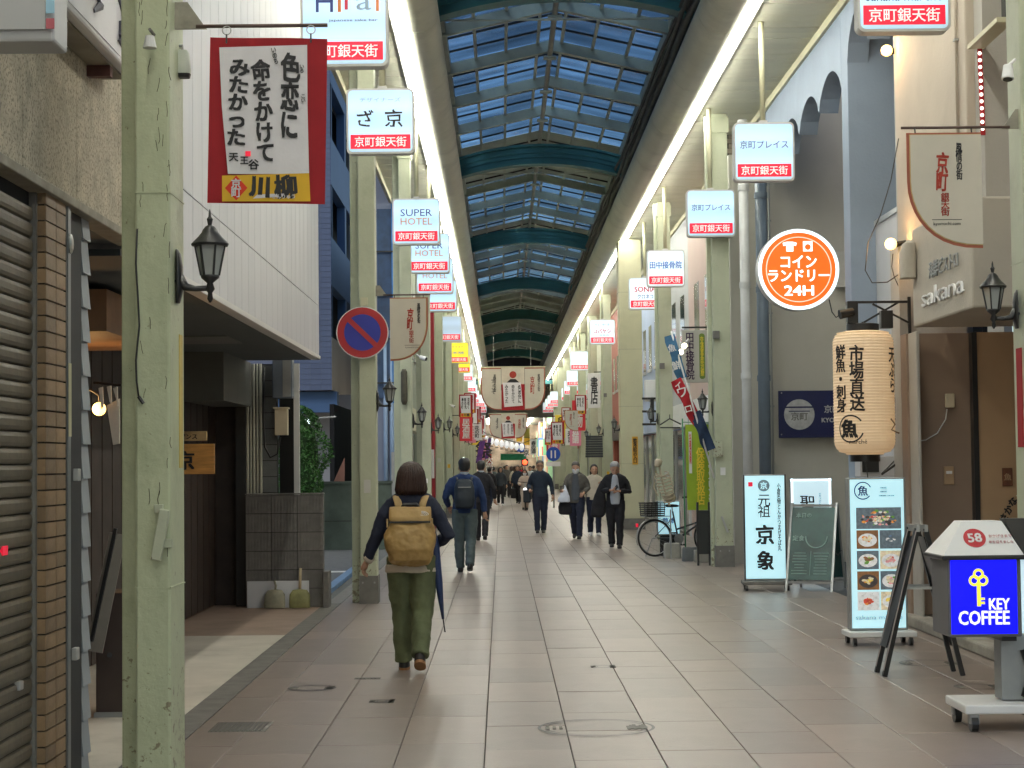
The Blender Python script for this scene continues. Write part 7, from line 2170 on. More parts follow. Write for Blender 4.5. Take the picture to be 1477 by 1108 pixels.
# --- man with dark backpack, walking away
x, y = at_px(670, 94.5)
m2, T, wr_, k = person('man walking away in a blue sweater with a dark backpack and grey green trousers', x, y, R(180), 1.72, M_BLUES, M_GREYT, M_HAIRK,
    legs=((2, 4), (-8, 20)), arms=(((0.29, 0.04, 1.12), (0.24, -0.14, 0.98)), ((-0.275, 0.02, 1.12), (-0.30, -0.02, 0.88))), leg_w=1.05, sh_w=1.18, collar=M_WSH, jacket_z=0.88)
def pack2(t_, k, label, m_):
    Wp = WM[t_.name]
    q = lambda v: Wp @ (Vector(v) * k)
    bp = thing('backpack', label, 'backpack', q((0, 0.2, 0.95)))
    pk = MB().rings([(q((0, 0, z)).z, q((0, 0, 0)).x, q((0, cy, 0)).y, rx * k, ry * k) for z, cy, rx, ry in
        ((0.96, 0.18, 0.12, 0.05), (0.98, 0.185, 0.145, 0.075), (1.1, 0.19, 0.155, 0.085), (1.28, 0.18, 0.15, 0.075), (1.36, 0.17, 0.125, 0.055), (1.40, 0.165, 0.07, 0.03))], 20, 3)
    sculpt(pk, 'pack_body', m_, bp, voxel=0.012, smooth=2, folds=0.015).matrix_parent_inverse = WM[bp.name].inverted()
    for sx in (-1, 1):
        MB().tube([q((sx * a, b, c)) for a, b, c in ((0.09, 0.16, 1.33), (0.11, 0.08, 1.42), (0.115, 0.0, 1.43), (0.12, -0.1, 1.36))], 0.022, 8, ell=0.5).build('shoulder_strap', m_, bp, smooth=True)
    MB().box(q((0.09, 0, 0)).x, q((0, 0.265, 0)).y - 0.003, q((0, 0, 1.27)).z, q((-0.1, 0, 0)).x, q((0, 0.265, 0)).y, q((0, 0, 1.285)).z).build('zip', M_GREYM, bp)
pack2(m2, k, 'dark teal backpack on the man in the blue sweater', M_DKB)
# --- man in black suit walking away
x, y = at_px(694, 67.5)
person('man in a black suit walking away, half hidden behind the man with the dark backpack', x, y, R(180), 1.70, M_BLKC, M_BLKC, M_HAIRK, legs=((10, 6), (-10, 20)), collar=M_WSH,
       arms=(((0.26, 0.0, 1.11), (0.26, -0.1, 0.89)), ((-0.27, 0.02, 1.11), (-0.29, -0.05, 0.88))), jacket_z=0.80)
# --- man facing, navy jacket
x, y = at_px(779, 61.5)
person('elderly man in a dark navy jacket and glasses walking towards the viewer', x, y, 0, 1.70, M_NAVY2, M_NAVY, M_HAIRD, legs=((-6, 6), (12, 6)), glasses=True, lean=0.03,
       arms=(((0.265, 0.02, 1.12), (0.29, -0.06, 0.88)), ((-0.265, 0.03, 1.12), (-0.24, -0.2, 1.02))), sh_w=1.08, jacket_z=0.86)
bgx = thing('shoulder_bag', 'dark shoulder bag hanging at the side of the man in the navy jacket', 'bag', (x - 0.33, y, 0.75))
MB().box(x - 0.40, y - 0.05, 0.72, x - 0.22, y + 0.12, 1.02).build('bag_body', M_DKB, bgx, bevel=0.03)
MB().tube([(x - 0.3, y, 1.0), (x - 0.25, y - 0.02, 1.3), (x - 0.17, y, 1.43)], 0.012, 6).build('strap', M_BLACK, bgx)
# --- man facing, grey jacket, mask and bags
x, y = at_px(831, 67)
person('man in a grey jacket and face mask carrying a white bag', x, y, R(-8), 1.67, M_GJACK, M_NAVY, M_HAIRD, legs=((14, 6), (-12, 22)), mask=True, open_front=M_VEST, head_tilt=R(10),
       arms=(((0.265, 0.02, 1.12), (0.18, -0.2, 1.02)), ((-0.255, 0.0, 1.12), (-0.28, -0.14, 1.08))), sh_w=1.1, jacket_z=0.80)
wb_ = thing('carrier_bag', 'white carrier bag hanging from the arm of the man in the grey jacket', 'bag', (x - 0.28, y - 0.12, 0.8))
hx = x - 0.27; hy = y - 0.13
sculpt(MB().rings([(0.80, hx, hy, 0.10, 0.05), (0.81, hx, hy, 0.135, 0.07), (0.88, hx, hy, 0.13, 0.07), (1.0, hx + 0.02, hy, 0.08, 0.045), (1.10, hx + 0.03, hy, 0.025, 0.02), (1.14, hx + 0.03, hy, 0.015, 0.015)], 18, 3), 'bag_body', mat('white_plastic', (0.62, 0.66, 0.74), 0.5, 0.04), wb_, 0.012, 1, 0.02).matrix_parent_inverse = WM[wb_.name].inverted()
MB().tube([(hx + 0.03, hy, 1.12), (hx + 0.02, hy + 0.03, 1.16)], 0.012, 6).build('handle', mat('white_plastic', (0.62, 0.66, 0.74), 0.5, 0.04), wb_)
bb_ = thing('briefcase', 'black briefcase below the white carrier bag', 'bag', (x - 0.27, y - 0.02, 0.55))
sculpt(MB().rings([(0.53, x - 0.24, y, 0.10, 0.05), (0.56, x - 0.24, y, 0.14, 0.07), (0.70, x - 0.24, y, 0.155, 0.07), (0.80, x - 0.24, y, 0.12, 0.04)], 18, 3), 'case', M_BLKC, bb_, 0.013, 2, 0.02).matrix_parent_inverse = WM[bb_.name].inverted()
# --- woman, cream top
x, y = at_px(857, 64.5)
person('young woman in a cream top with long black hair holding a cup', x, y, R(6), 1.60, M_CREAMC, M_NAVY, M_HAIRK, legs=((10, 4), (-8, 16)), hairstyle='long', fem=True, shoe=mat('white_sneaker', (0.6, 0.6, 0.6), 0.6),
       arms=(((0.25, -0.02, 1.12), (0.14, -0.2, 1.24)), ((-0.26, 0.0, 1.12), (-0.27, -0.05, 0.9))), sh_w=0.92, jacket_z=0.86)
cp = MB().lathe([(0.03, 1.17 * .95), (0.038, 1.25 * .95), (0.02, 1.27 * .95)], (x + 0.12, y - 0.24), 12)
props(cp.build('cup', M_BEIGEC, smooth=True), 'small pale cup held by the young woman in the cream top', 'cup')
# --- old man with phone
x, y = at_px(887, 75.5)
om, T, wr_, k = person('old man with grey hair, lowered mask and open black suit looking down at his phone', x, y, R(-3), 1.66, M_BLKC, M_BLKC, M_HAIRG, legs=((6, 6), (-4, 14)), head_tilt=R(24), open_front=M_WSH,
       arms=(((0.28, 0.04, 1.10), (0.07, -0.23, 1.12)), ((-0.27, 0.02, 1.12), (-0.08, -0.23, 1.14))), sh_w=1.1, jacket_z=0.80, lean=0.06)
ph = MB().bar((x - 0.02, y - 0.31, 1.14), (x + 0.03, y - 0.36, 1.20), 0.07, 0.01, (0, -0.8, 0.6))
props(ph.build('phone', M_BLACK, bevel=0.003), 'dark phone held in both hands by the old man in black', 'phone')
ob = thing('tote_bag', 'big black tote bag hanging from the shoulder of the old man with the phone', 'bag', (x - 0.34, y + 0.05, 0.6))
sculpt(MB().rings([(0.60, x - 0.33, y + 0.04, 0.09, 0.05), (0.64, x - 0.33, y + 0.04, 0.14, 0.08), (0.85, x - 0.31, y + 0.03, 0.14, 0.08), (1.05, x - 0.28, y + 0.02, 0.10, 0.07), (1.3, x - 0.22, y, 0.05, 0.05)], 18, 3), 'bag_body', M_BLKC, ob, 0.014, 2, 0.02).matrix_parent_inverse = WM[ob.name].inverted()

# --- people further off
x, y = at_px(757, 41)
cy_w = thing('person', 'woman in a beige coat with a face mask riding a bicycle towards the viewer', 'person', (x, y, 0))
bpy.data.objects.remove(cy_w)
cw_, T, wr_, k = person('woman in a beige coat and face mask riding a bicycle towards the viewer', x, y, 0, 1.5, M_BEIGEC, M_BEIGEC, M_HAIRB, legs=((38, 60), (42, 25)), hairstyle='bob', mask=True, fem=True,
       arms=(((0.24, -0.05, 1.15), (0.20, -0.33, 1.1)), ((-0.24, -0.05, 1.15), (-0.20, -0.33, 1.1))), sh_w=0.95, jacket_z=0.8, voxel=0.02)
cw_.location.z = 0.02
bcy = thing('bicycle', 'bicycle seen head on under the woman in the beige coat', 'bicycle', (x, y - 0.3, 0))
MB().tube([(x, y - 0.72 + 0.3 * math.cos(a), 0.31 + 0.29 * math.sin(a)) for a in [2 * math.pi * i / 20 for i in range(21)]], 0.022, 6).build('front_wheel', M_BLACK, bcy)
MB().tube([(x, y - 0.65, 0.32), (x, y - 0.5, 0.95)], 0.02, 6).build('fork', M_GREYM, bcy)
MB().tube([(x - 0.26, y - 0.42, 1.0), (x, y - 0.52, 0.97), (x + 0.26, y - 0.42, 1.0)], 0.013, 6).build('handlebar', M_BLACK, bcy)
MB().ball((x, y - 0.72, 0.72), (0.06, 0.05, 0.06), 10, 8).build('headlight', mat('bike_light', (1, 1, 1), 0.3, 0, emit=3), bcy)
far = [(722, 37, 0, M_DKB, M_BLKC, M_HAIRK, 'bob', 'dark coated woman with white shoes far up the street, left of centre', 1.5, mat('white_sneaker', (0.6, 0.6, 0.6), 0.6)),
       (712, 33, 180, M_GREYT, M_BLKC, M_HAIRK, 'short', 'person in a grey green coat walking away far up the street', 1.5, None),
       (731, 30, 0, M_GJACK, M_BLKC, M_HAIRK, 'short', 'person in a grey jacket far up the street, centre', 1.55, None),
       (738, 28.5, 180, M_BLKC, M_BLKC, M_HAIRB, 'bob', 'person in black walking away far up the street, centre', 1.5, None),
       (747, 35.5, 0, M_NAVY2, M_BLKC, M_HAIRK, 'short', 'dark clothed man carrying a bag left of the cyclist', 1.55, None),
       (743, 31, 180, M_CREAMC, M_GREYT, M_HAIRB, 'long', 'person in a cream top between the dark figures far up the street', 1.5, None),
       (765, 32, 0, M_WSH, M_GJACK, M_HAIRB, 'short', 'person in a pale shirt just right of the cyclist', 1.5, None),
       (706, 40, 180, M_BLKC, M_NAVY, M_HAIRK, 'short', 'dark figure just right of the man in the black suit', 1.52, None),
       (770, 27, 180, M_GJACK, M_BLKC, M_HAIRK, 'short', 'tiny figure in grey beyond the elderly man', 1.5, None),
       (752, 26, 0, M_RED, M_BLKC, M_HAIRK, 'bob', 'tiny figure in dark red deep in the street', 1.5, None),
       (728, 25, 180, M_VEST, M_BLKC, M_HAIRK, 'short', 'tiny figure in slate blue deep in the street', 1.5, None)]
r9 = random.Random(21)
for px, S, rz, tp_, trs, hr_, hs, lab, H_, sh_ in far:
    x, y = at_px(px, S)
    a = r9.uniform(6, 16)
    person(lab, x, y, R(rz + r9.uniform(-15, 15)), H_, tp_, trs, hr_, legs=((a, 6), (-a, 20)), hairstyle=hs, voxel=0.024, shoe=sh_, group='people far up the street')
hb_ = thing('tote_bag', 'black bag carried low by the dark clothed man left of the cyclist', 'bag', (P(741, 700, F / 35.5).x, F / 35.5, 0.3))
q = P(741, 722, F / 35.5)
MB().box(q.x - 0.12, q.y - 0.08, 0.22, q.x + 0.12, q.y + 0.05, 0.62).build('bag_body', M_BLKC, hb_, bevel=0.04)
MB().tube([(q.x - .06, q.y, .6), (q.x + 0.05, q.y, 0.85), (q.x + .06, q.y, .6)], 0.01, 6).build('handle', M_BLKC, hb_)

# ================================================================== BICYCLE by the right post
def bicycle(label, c, rz):
    t = thing('bicycle', label, 'bicycle', c, rz)
    r_ = 0.325
    wb_ = 1.06
    M_FR = mat('dark_bike_frame', (0.03, 0.035, 0.04), 0.3, 0.1)
    for i, x0_ in enumerate((0.0, wb_)):
        circ = lambda rr, n=36: [(x0_ + rr * math.cos(2 * math.pi * j / n), 0, r_ + rr * math.sin(2 * math.pi * j / n)) for j in range(n + 1)]
        tyre = MB().tube(circ(r_ - 0.016), 0.018, 8).build('tyre', M_BLACK, t, world=False, smooth=True)
        MB().tube(circ(r_ - 0.038), 0.008, 6).build('rim', M_ALU, t, world=False, smooth=True)
        for j in range(18):
            a = 2 * math.pi * j / 18
            MB().bar((x0_, 0.02 * (-1) ** j, r_), (x0_ + (r_ - 0.04) * math.cos(a), 0, r_ + (r_ - 0.04) * math.sin(a)), 0.0025, 0.0025, (0, 1, 0)).build('spoke', M_ALU, t, world=False)
        MB().tube([(x0_, -0.04, r_), (x0_, 0.04, r_)], 0.022, 10).build('hub', M_ALU, t, world=False)
        a0, a1 = (R(20), R(200)) if i == 0 else (R(-10), R(150))
        MB().tube([(x0_ + (r_ + 0.02) * math.cos(a0 + (a1 - a0) * j / 14), 0, r_ + (r_ + 0.02) * math.sin(a0 + (a1 - a0) * j / 14)) for j in range(15)], 0.022, 6, ell=0.3).build('mudguard', M_ALU, t, world=False, smooth=True)
    bb = Vector((0.44, 0, 0.30)); seat = Vector((0.34, 0, 0.78)); head = Vector((0.90, 0, 0.78)); headl = Vector((0.94, 0, 0.62))
    for nm, a, b, r2 in (('seat_tube', bb, seat, 0.016), ('down_tube', bb, headl, 0.019), ('low_tube', Vector((0.40, 0, 0.46)), headl, 0.016), ('head_tube', headl, head, 0.02),
                         ('chain_stay', bb, Vector((0, 0.04, r_)), 0.010), ('seat_stay', Vector((0.36, 0, 0.68)), Vector((0, 0.04, r_)), 0.008), ('fork', headl, Vector((wb_, 0.035, r_)), 0.013), ('stem', head, head + Vector((-0.04, 0, 0.2)), 0.012)):
        MB().tube([a, b], r2, 8).build(nm, M_FR, t, world=False, smooth=True)
    h = head + Vector((-0.04, 0, 0.2))
    MB().tube([h + Vector((-0.22, -0.27, 0.03)), h + Vector((-0.05, -0.24, 0.05)), h, h + Vector((-0.05, 0.24, 0.05)), h + Vector((-0.22, 0.27, 0.03))], 0.011, 8).build('handlebar', M_ALU, t, world=False, smooth=True)
    for s_ in (-1, 1):
        MB().tube([h + Vector((-0.22, 0.27 * s_, 0.03)), h + Vector((-0.12, 0.255 * s_, 0.04))], 0.017, 8).build('grip', M_BLACK, t, world=False)
    MB().tube([seat, seat + Vector((-0.01, 0, 0.08))], 0.012, 8).build('seat_post', M_ALU, t, world=False)
    MB().rings([(seat.z + 0.07, seat.x - 0.01, 0, 0.10, 0.05), (seat.z + 0.09, seat.x, 0, 0.135, 0.075), (seat.z + 0.115, seat.x - 0.03, 0, 0.12, 0.08), (seat.z + 0.125, seat.x - 0.05, 0, 0.06, 0.05)], 16).build('saddle', M_BLACK, t, world=False, smooth=True)
    MB().tube([(bb.x, -0.03, bb.z), (bb.x, -0.04, bb.z)], 0.09, 20).build('chain_wheel', M_ALU, t, world=False)
    for s_ in (-1, 1):
        MB().tube([(bb.x, 0.07 * s_, bb.z), (bb.x + 0.12 * s_, 0.08 * s_, bb.z - 0.11 * s_)], 0.009, 6).build('crank', M_ALU, t, world=False)
        MB().box(bb.x + 0.12 * s_ - 0.045, 0.08 * s_, bb.z - 0.11 * s_ - 0.012, bb.x + 0.12 * s_ + 0.045, 0.08 * s_ + 0.08 * s_, bb.z - 0.11 * s_ + 0.012).build('pedal', M_BLACK, t, world=False)
    # carrier and basket above the rear wheel
    MB().box(-0.22, -0.06, 0.69, 0.26, 0.06, 0.705).build('carrier', M_ALU, t, world=False)
    bsk = MB()
    x0_, x1_, z0_, z1_ = -0.20, 0.12, 0.71, 0.93
    for i in range(7):
        z = z0_ + (z1_ - z0_) * i / 6
        e = 0.02 * i / 6
        for a, b in (((x0_ - e, -0.15 - e), (x1_ + e, -0.15 - e)), ((x1_ + e, -0.15 - e), (x1_ + e, 0.15 + e)), ((x1_ + e, 0.15 + e), (x0_ - e, 0.15 + e)), ((x0_ - e, 0.15 + e), (x0_ - e, -0.15 - e))):
            bsk.bar((*a, z), (*b, z), 0.012, 0.02)
    for i in range(5):
        x = x0_ + (x1_ - x0_) * i / 4
        for y_ in (-0.15, 0.15):
            bsk.bar((x, y_, z0_), (x, y_ * 1.12, z1_), 0.01, 0.01)
    bo_ = bsk.build('basket', M_BLACK, t, world=False)
    MB().box(x0_ + 0.01, -0.14, z0_, x1_ - 0.01, 0.14, z0_ + 0.012).build('basket_floor', M_BLACK, t, world=False)
    MB().tube([(-0.02, 0.06, r_), (-0.12, 0.14, 0.0)], 0.008, 6).build('kickstand', M_ALU, t, world=False)
    MB().box(-0.345, -0.03, 0.52, -0.32, 0.03, 0.58).build('reflector', M_REDS, t, world=False)
    return t
c = PG(945, 803)
bicycle('dark city bicycle with a black rear basket parked by the clinic', (c.x, c.y, 0), R(18))

# ================================================================== things round the right post
DB = 29.4
def block(px0, px1, yb, yt, m_, label):
    c0, c1 = PG(px0, yb), PG(px1, yb)
    h = P(px0, yt, c0.y).z
    t = MB().rings([(0, (c0.x + c1.x) / 2, c0.y + 0.12, (c1.x - c0.x) / 2, 0.14), (h * 0.9, (c0.x + c1.x) / 2, c0.y + 0.12, (c1.x - c0.x) / 2 * 0.92, 0.125), (h, (c0.x + c1.x) / 2, c0.y + 0.12, (c1.x - c0.x) / 2 * 0.84, 0.11)], 24, 6).build('weight_block', m_, auto=True)
    props(t, label, 'weight block', 'flag base blocks by the bicycle')
block(958, 984, 806, 784, mat('pale_concrete', (0.3, 0.29, 0.25), 0.85, 0.15, 6, 0.3, 40), 'pale concrete weight block beside the bicycle wheel')
block(985, 1009, 810, 790, mat('dark_concrete', (0.11, 0.12, 0.12), 0.85, 0.15, 6, 0.3, 40), 'dark grey weight block between the pale block and the black stand')
t = thing('board_stand', 'tall narrow black board stand against the green post', 'sign stand', PG(1017, 816))
c0, c1 = PG(1006, 816), PG(1026, 816)
MB().box(c0.x, c0.y, 0.18, c1.x, c0.y + 0.05, P(1015, 736, c0.y).z).build('board', mat('black_board', (0.02, 0.024, 0.024), 0.4), t, bevel=0.004)
MB().box(c0.x, c0.y - 0.01, 0.0, c0.x + 0.03, c0.y + 0.06, 1.0).build('leg', M_BLACK, t)
MB().box(c1.x - 0.03, c0.y - 0.01, 0.0, c1.x, c0.y + 0.06, 1.0).build('leg', M_BLACK, t)
q = PG(1015, 812)
props(MB().box(q.x - 0.13, q.y + 0.1, 0.0, q.x + 0.13, q.y + 0.3, 0.2).build('weight_block', mat('pale_concrete', (0.3, 0.29, 0.25), 0.85, 0.15, 6, 0.3, 40), bevel=0.01), 'cream block under the black board stand', 'weight block')
# green nobori
M_NOB = mat('lime_cloth', (0.30, 0.42, 0.03), 0.85, 0.08, 4)
nb_ = thing('banner_flag', 'lime green vertical banner flag with yellow and white characters', 'flag', PG(990, 790))
D_ = 29.8
q0, q1 = P(990, 736, D_), P(1030, 612, D_)
mb = MB(); n = 10
vs = []
for j in range(n + 1):
    v = j / n
    z = q0.z + (q1.z - q0.z) * v
    for i in range(7):
        u = i / 6
        vs.append((q0.x + (q1.x - q0.x) * u + 0.02 * (1 - v), D_ + 0.03 * math.sin(u * 6 + v * 3) , z))
mb.add(vs, [(j * 7 + i, j * 7 + i + 1, (j + 1) * 7 + i + 1, (j + 1) * 7 + i) for j in range(n) for i in range(6)])
mb.build('cloth', M_NOB, nb_, smooth=True)
M_YT = mat('yellow_text', (0.8, 0.62, 0.05), 0.8, 0); M_WT = mat('white_text', (0.75, 0.75, 0.72), 0.8, 0)
text(vert('保険取扱店'), M_YT, nb_, ((q0.x + q1.x) / 2 + 0.0, D_ - 0.045, (q0.z + q1.z) / 2 - 0.15), h=0.95, w=0.14, bold=0.022)
text(vert('交通事故治療'), M_WT, nb_, (q1.x - 0.06, D_ - 0.045, (q0.z + q1.z) / 2 - 0.15), h=1.0, w=0.11, bold=0.022)
MB().box(q0.x + 0.05, D_ - 0.045, (q0.z + q1.z) / 2 - 0.1, q0.x + 0.10, D_ - 0.043, q1.z - 0.12).build('white_strip', M_WT, nb_)
text(vert('各種保険'), mat('red_text', (0.6, 0.05, 0.04), 0.8, 0), nb_, (q0.x + 0.075, D_ - 0.048, q1.z - 0.4), h=0.5, w=0.035, bold=0.02)
MB().tube([(q0.x - 0.02, D_ + 0.02, 0.05), (q0.x - 0.04, D_ + 0.02, q1.z + 0.1)], 0.012, 8).build('pole', mat('green_pole', (0.06, 0.25, 0.12), 0.4), nb_, smooth=True)
MB().tube([(q0.x - 0.04, D_ + 0.02, q1.z + 0.04), (q1.x, D_ + 0.02, q1.z + 0.02)], 0.008, 6).build('crossbar', mat('green_pole', (0.06, 0.25, 0.12), 0.4), nb_)
# slanting streamer pole with blue, red, indigo cloths
sp_ = thing('slanting_streamer', 'blue and red cloth streamers strung down a slanting white pole', 'flag', P(1000, 600, 28.0))
D_ = 28.0
MB().tube([P(968, 478, D_), P(1030, 690, D_)], 0.014, 8).build('pole', M_WPAINT, sp_, smooth=True)
def streamer(pa, pb, wl, wr, m_, nm):
    mb = MB(); n = 8; vs = []
    a, b = Vector((pa[0], pa[1])), Vector((pb[0], pb[1]))
    d = (b - a); nrm = Vector((d.y, -d.x)).normalized()
    for j in range(n + 1):
        c_ = a + d * j / n
        wv = 1.5 * math.sin(j * 1.3)
        for i, w_ in enumerate((-wl, -wl / 2, 0, wr / 2, wr)):
            q = c_ - nrm * (-w_ + wv * (i == 0))
            p = P(q.x, q.y, D_ + 0.05 * math.sin(j * 0.9 + i * 0.8))
            vs.append(p)
    mb.add(vs, [(j * 5 + i, j * 5 + i + 1, (j + 1) * 5 + i + 1, (j + 1) * 5 + i) for j in range(n) for i in range(4)])
    return mb.build(nm, m_, sp_, smooth=True)
streamer((965, 484), (983, 546), 7, 8, mat('blue_cloth', (0.06, 0.17, 0.30), 0.85, 0.25, 6), 'blue_cloth')
streamer((974, 548), (1006, 612), 7, 9, mat('red_cloth', (0.40, 0.012, 0.02), 0.85, 0.2, 6), 'red_cloth')
streamer((1001, 595), (1023, 650), 7, 10, mat('indigo_cloth', (0.02, 0.04, 0.09), 0.85, 0.4, 6), 'indigo_cloth')
for s, px, py, mm, hh in (('鮮', 976, 527, M_WT, 0.14), ('魚', 969, 502, M_WT, 0.12), ('ワ', 984, 566, M_WT, 0.14), ('ロ', 993, 590, M_WT, 0.10), ('イ', 978, 556, M_WT, 0.1)):
    q = P(px, py, D_ - 0.09); text(s, mm, sp_, q, h=hh, bold=0.022, roll=R(15))
# clinic projecting board
D_ = 31.5
cb_ = thing('projecting_board', 'cream vertical clinic board lettered 接骨院 with a green strip', 'sign', P(1005, 550, D_))
q0, q1 = P(985, 552, D_), P(1022, 476, D_)
MB().box(q0.x, D_, q0.z, q1.x, D_ + 0.12, q1.z).build('board', mat('cream_board', (0.55, 0.53, 0.45), 0.5, 0.04), cb_, bevel=0.008)
text(vert('田中接骨院'), mat('purple_ink', (0.05, 0.02, 0.06), 0.6, 0), cb_, (q0.x + 0.13, D_ - 0.005, (q0.z + q1.z) / 2), h=0.82, w=0.15, bold=0.022)
MB().prism([(a + q1.x - 0.12, D_ - 0.004, b + (q0.z + q1.z) / 2) for a, b in rrect(0.10, 0.8, 0.045)], (0, 0.003, 0)).build('green_strip', mat('olive_green_strip', (0.18, 0.26, 0.05), 0.6), cb_)
text(vert('交通事故治療'), M_YT, cb_, (q1.x - 0.12, D_ - 0.006, (q0.z + q1.z) / 2), h=0.7, w=0.06, bold=0.022)
MB().bar((q0.x + 0.0, D_ + 0.05, q1.z + 0.05), (XR, D_ + 0.05, q1.z + 0.05), 0.03, 0.03).build('arm', M_BLACK, cb_)
for i, (px, py) in enumerate(((987, 499), (982, 508))):
    t = thing('spot_bulb', ('upper' if i == 0 else 'lower') + ' of two bright spot bulbs in front of the clinic board', 'lamp', P(px, py, 30.0))
    MB().ball(P(px, py, 30.0), 0.045, 10, 8).build('bulb', mat('spot_glow', (1, 0.9, 0.7), 0.3, 0, emit=9, ecol=(1, 0.85, 0.6)), t, smooth=True)
    MB().tube([P(px, py, 30.04) + Vector((0.02, 0, 0.02)), P(px + 6, py - 8, 30.2)], [0.05, 0.03], 10).build('shade', M_GREYM, t, smooth=True)
# wall box, outlet etc on the right post
q = P(1035, 647, 28.0)
props(MB().box(q.x - 0.07, 28.02, q.z - 0.13, q.x + 0.09, 28.1, q.z + 0.12).build('switch_box', M_GREEN, bevel=0.006), 'pale switch box on the front of the green post by the bicycle', 'box')
fh0, fh1 = P(1041, 745, 28.04), P(1050, 768, 28.04)
props(MB().bar(fh0, fh1, 0.03, 0.03, (0, 1, 0)).build('flag_holder', M_ALU), 'small metal tube holder low on the green post by the bicycle', 'bracket')
for i, (px, py, y_) in enumerate(((1033, 483, 28.05), (955, 528, 37.6), (873, 570, 58.3))):
    q = P(px, py, y_)
    props(MB().box(q.x - 0.05, y_ - 0.05, q.z - 0.06, q.x + 0.05, y_ + 0.05, q.z + 0.06).build('wall_socket', M_PLINTH, bevel=0.005), ['small grey socket high on the green post by the bicycle', 'small grey socket high on the green post left of the clinic flags', 'tiny grey socket on the far green post behind the old man'][i], 'socket')
# glowing poster box by the bicycle
q0, q1 = P(948, 772, 31.6), P(981, 722, 31.6)
t = thing('glowing_sign', 'low glowing cyan panel behind the bicycle', 'sign', ((q0.x + q1.x) / 2, 31.6, 0))
MB().box(q0.x, 31.6, q0.z, q1.x, 31.72, q1.z).build('case', M_GREYM, t, bevel=0.005)
MB().box(q0.x + 0.02, 31.594, q0.z + 0.02, q1.x - 0.02, 31.598, q1.z - 0.02).build('face', M_SFACE, t)
text('整体', M_CYINK, t, ((q0.x + q1.x) / 2, 31.59, q0.z + 0.25), w=0.22, bold=0.022)
MB().box(q0.x + 0.05, 31.62, 0, q1.x - 0.05, 31.7, q0.z).build('foot', M_BLACK, t)
# skeleton model
M_BONE = mat('bone', (0.45, 0.38, 0.27), 0.6, 0.15, 9)
D_ = 30.2
sk = thing('skeleton_model', 'bony ribbed skeleton model standing above the bicycle', 'skeleton', P(960, 740, D_))
sp = [P(x, y, D_) for x, y in ((951, 672), (953, 684), (956, 696), (960, 712), (966, 730))]
MB().tube(sp, 0.018, 8).build('spine', M_BONE, sk, smooth=True)
for i in range(9):
    u = i / 8
    c_ = P(954 + 10 * u, 684 + 38 * u, D_)
    rx = 0.085 + 0.045 * math.sin(math.pi * min(1, u + 0.15))
    pts = [(c_.x + rx * math.sin(a) + 0.03 * (1 - abs(a) / 2.4), c_.y - 0.09 * math.cos(a) * 1.0, c_.z - 0.03 * math.cos(a) + rx * math.sin(a) * 0.25) for a in [R(-150 + 300 * j / 14) for j in range(15)]]
    MB().tube(pts, 0.010, 6).build('rib', M_BONE, sk, smooth=True)
c_ = P(949, 668, D_)
MB().rings([(c_.z - 0.07, c_.x - 0.01, D_ - 0.03, 0.035, 0.04), (c_.z - 0.03, c_.x, D_ - 0.02, 0.06, 0.07), (c_.z + 0.03, c_.x + 0.01, D_, 0.07, 0.085), (c_.z + 0.07, c_.x + 0.01, D_, 0.04, 0.05)], 14).build('skull', M_BONE, sk, smooth=True)
MB().tube([P(945, 684, D_ - .05), P(968, 690, D_)], 0.014, 6).build('collar_bone', M_BONE, sk)
MB().tube([P(944, 686, D_ - .05), P(943, 704, D_ - 0.08), P(950, 716, D_ - 0.1)], 0.012, 6).build('arm_bone', M_BONE, sk)
MB().rings([(P(0, 735, D_).z, P(967, 735, D_).x, D_, 0.07, 0.04), (P(0, 728, D_).z, P(966, 728, D_).x, D_, 0.11, 0.06), (P(0, 722, D_).z, P(966, 722, D_).x, D_, 0.06, 0.04)], 12).build('pelvis', M_BONE, sk, smooth=True)
MB().tube([P(967, 735, D_), (P(967, 735, D_).x, D_, 0.02)], 0.012, 6).build('stand_pole', M_GREYM, sk)
# coat hanger on wall
D_ = 36.6
ch = thing('coat_hanger', 'black wire hanger shape with a bar fixed left of the clinic flags', 'bracket', P(966, 612, D_))
MB().tube([P(x, y, D_) for x, y in ((952, 613), (966, 604), (982, 612))], 0.016, 6).build('arms', M_BLACK, ch)
MB().bar(P(952, 617, D_), P(981, 617, D_), 0.02, 0.025).build('bar', M_BLACK, ch)
MB().tube([P(966, 604, D_), P(966, 598, D_)], 0.01, 6).build('hook', M_BLACK, ch)
t = thing('wall_unit', 'white wall mounted box with black brackets left of the hanger', 'box', P(936, 570, 42))
q0, q1 = P(931, 620, 42), P(946, 548, 42)
MB().box(q0.x, 42, q1.z - 0.5, q1.x, 42.2, q1.z).build('box', M_WPAINT, t, bevel=0.02)
MB().box(q0.x + 0.12, 41.9, q0.z + 0.2, q0.x + 0.2, 42.1, q1.z - 0.45).build('bracket', M_BLACK, t)
for dz in (0.1, 0.4, 0.7): MB().box(q0.x - 0.08, 41.9, q0.z + dz, q1.x, 41.95, q0.z + dz + 0.05).build('bracket', M_BLACK, t)
# red cloth right of post
rc_ = MB().prism([P(1053, 664, 29.5), P(1069, 684, 29.5), P(1060, 694, 29.5), P(1053, 697, 29.5)], (0, 0.08, 0)).build('cloth', mat('red_cloth', (0.40, 0.012, 0.02), 0.85, 0.2, 6))
props(rc_, 'small bright red cloth peeping out right of the green post', 'cloth')
props(MB().tube([P(1053, 706, 29.5), P(1072, 755, 29.3)], 0.03, 8).build('leaning_pole', M_BLACK, smooth=True), 'dark pole leaning between the green post and the lit standing sign', 'pole')
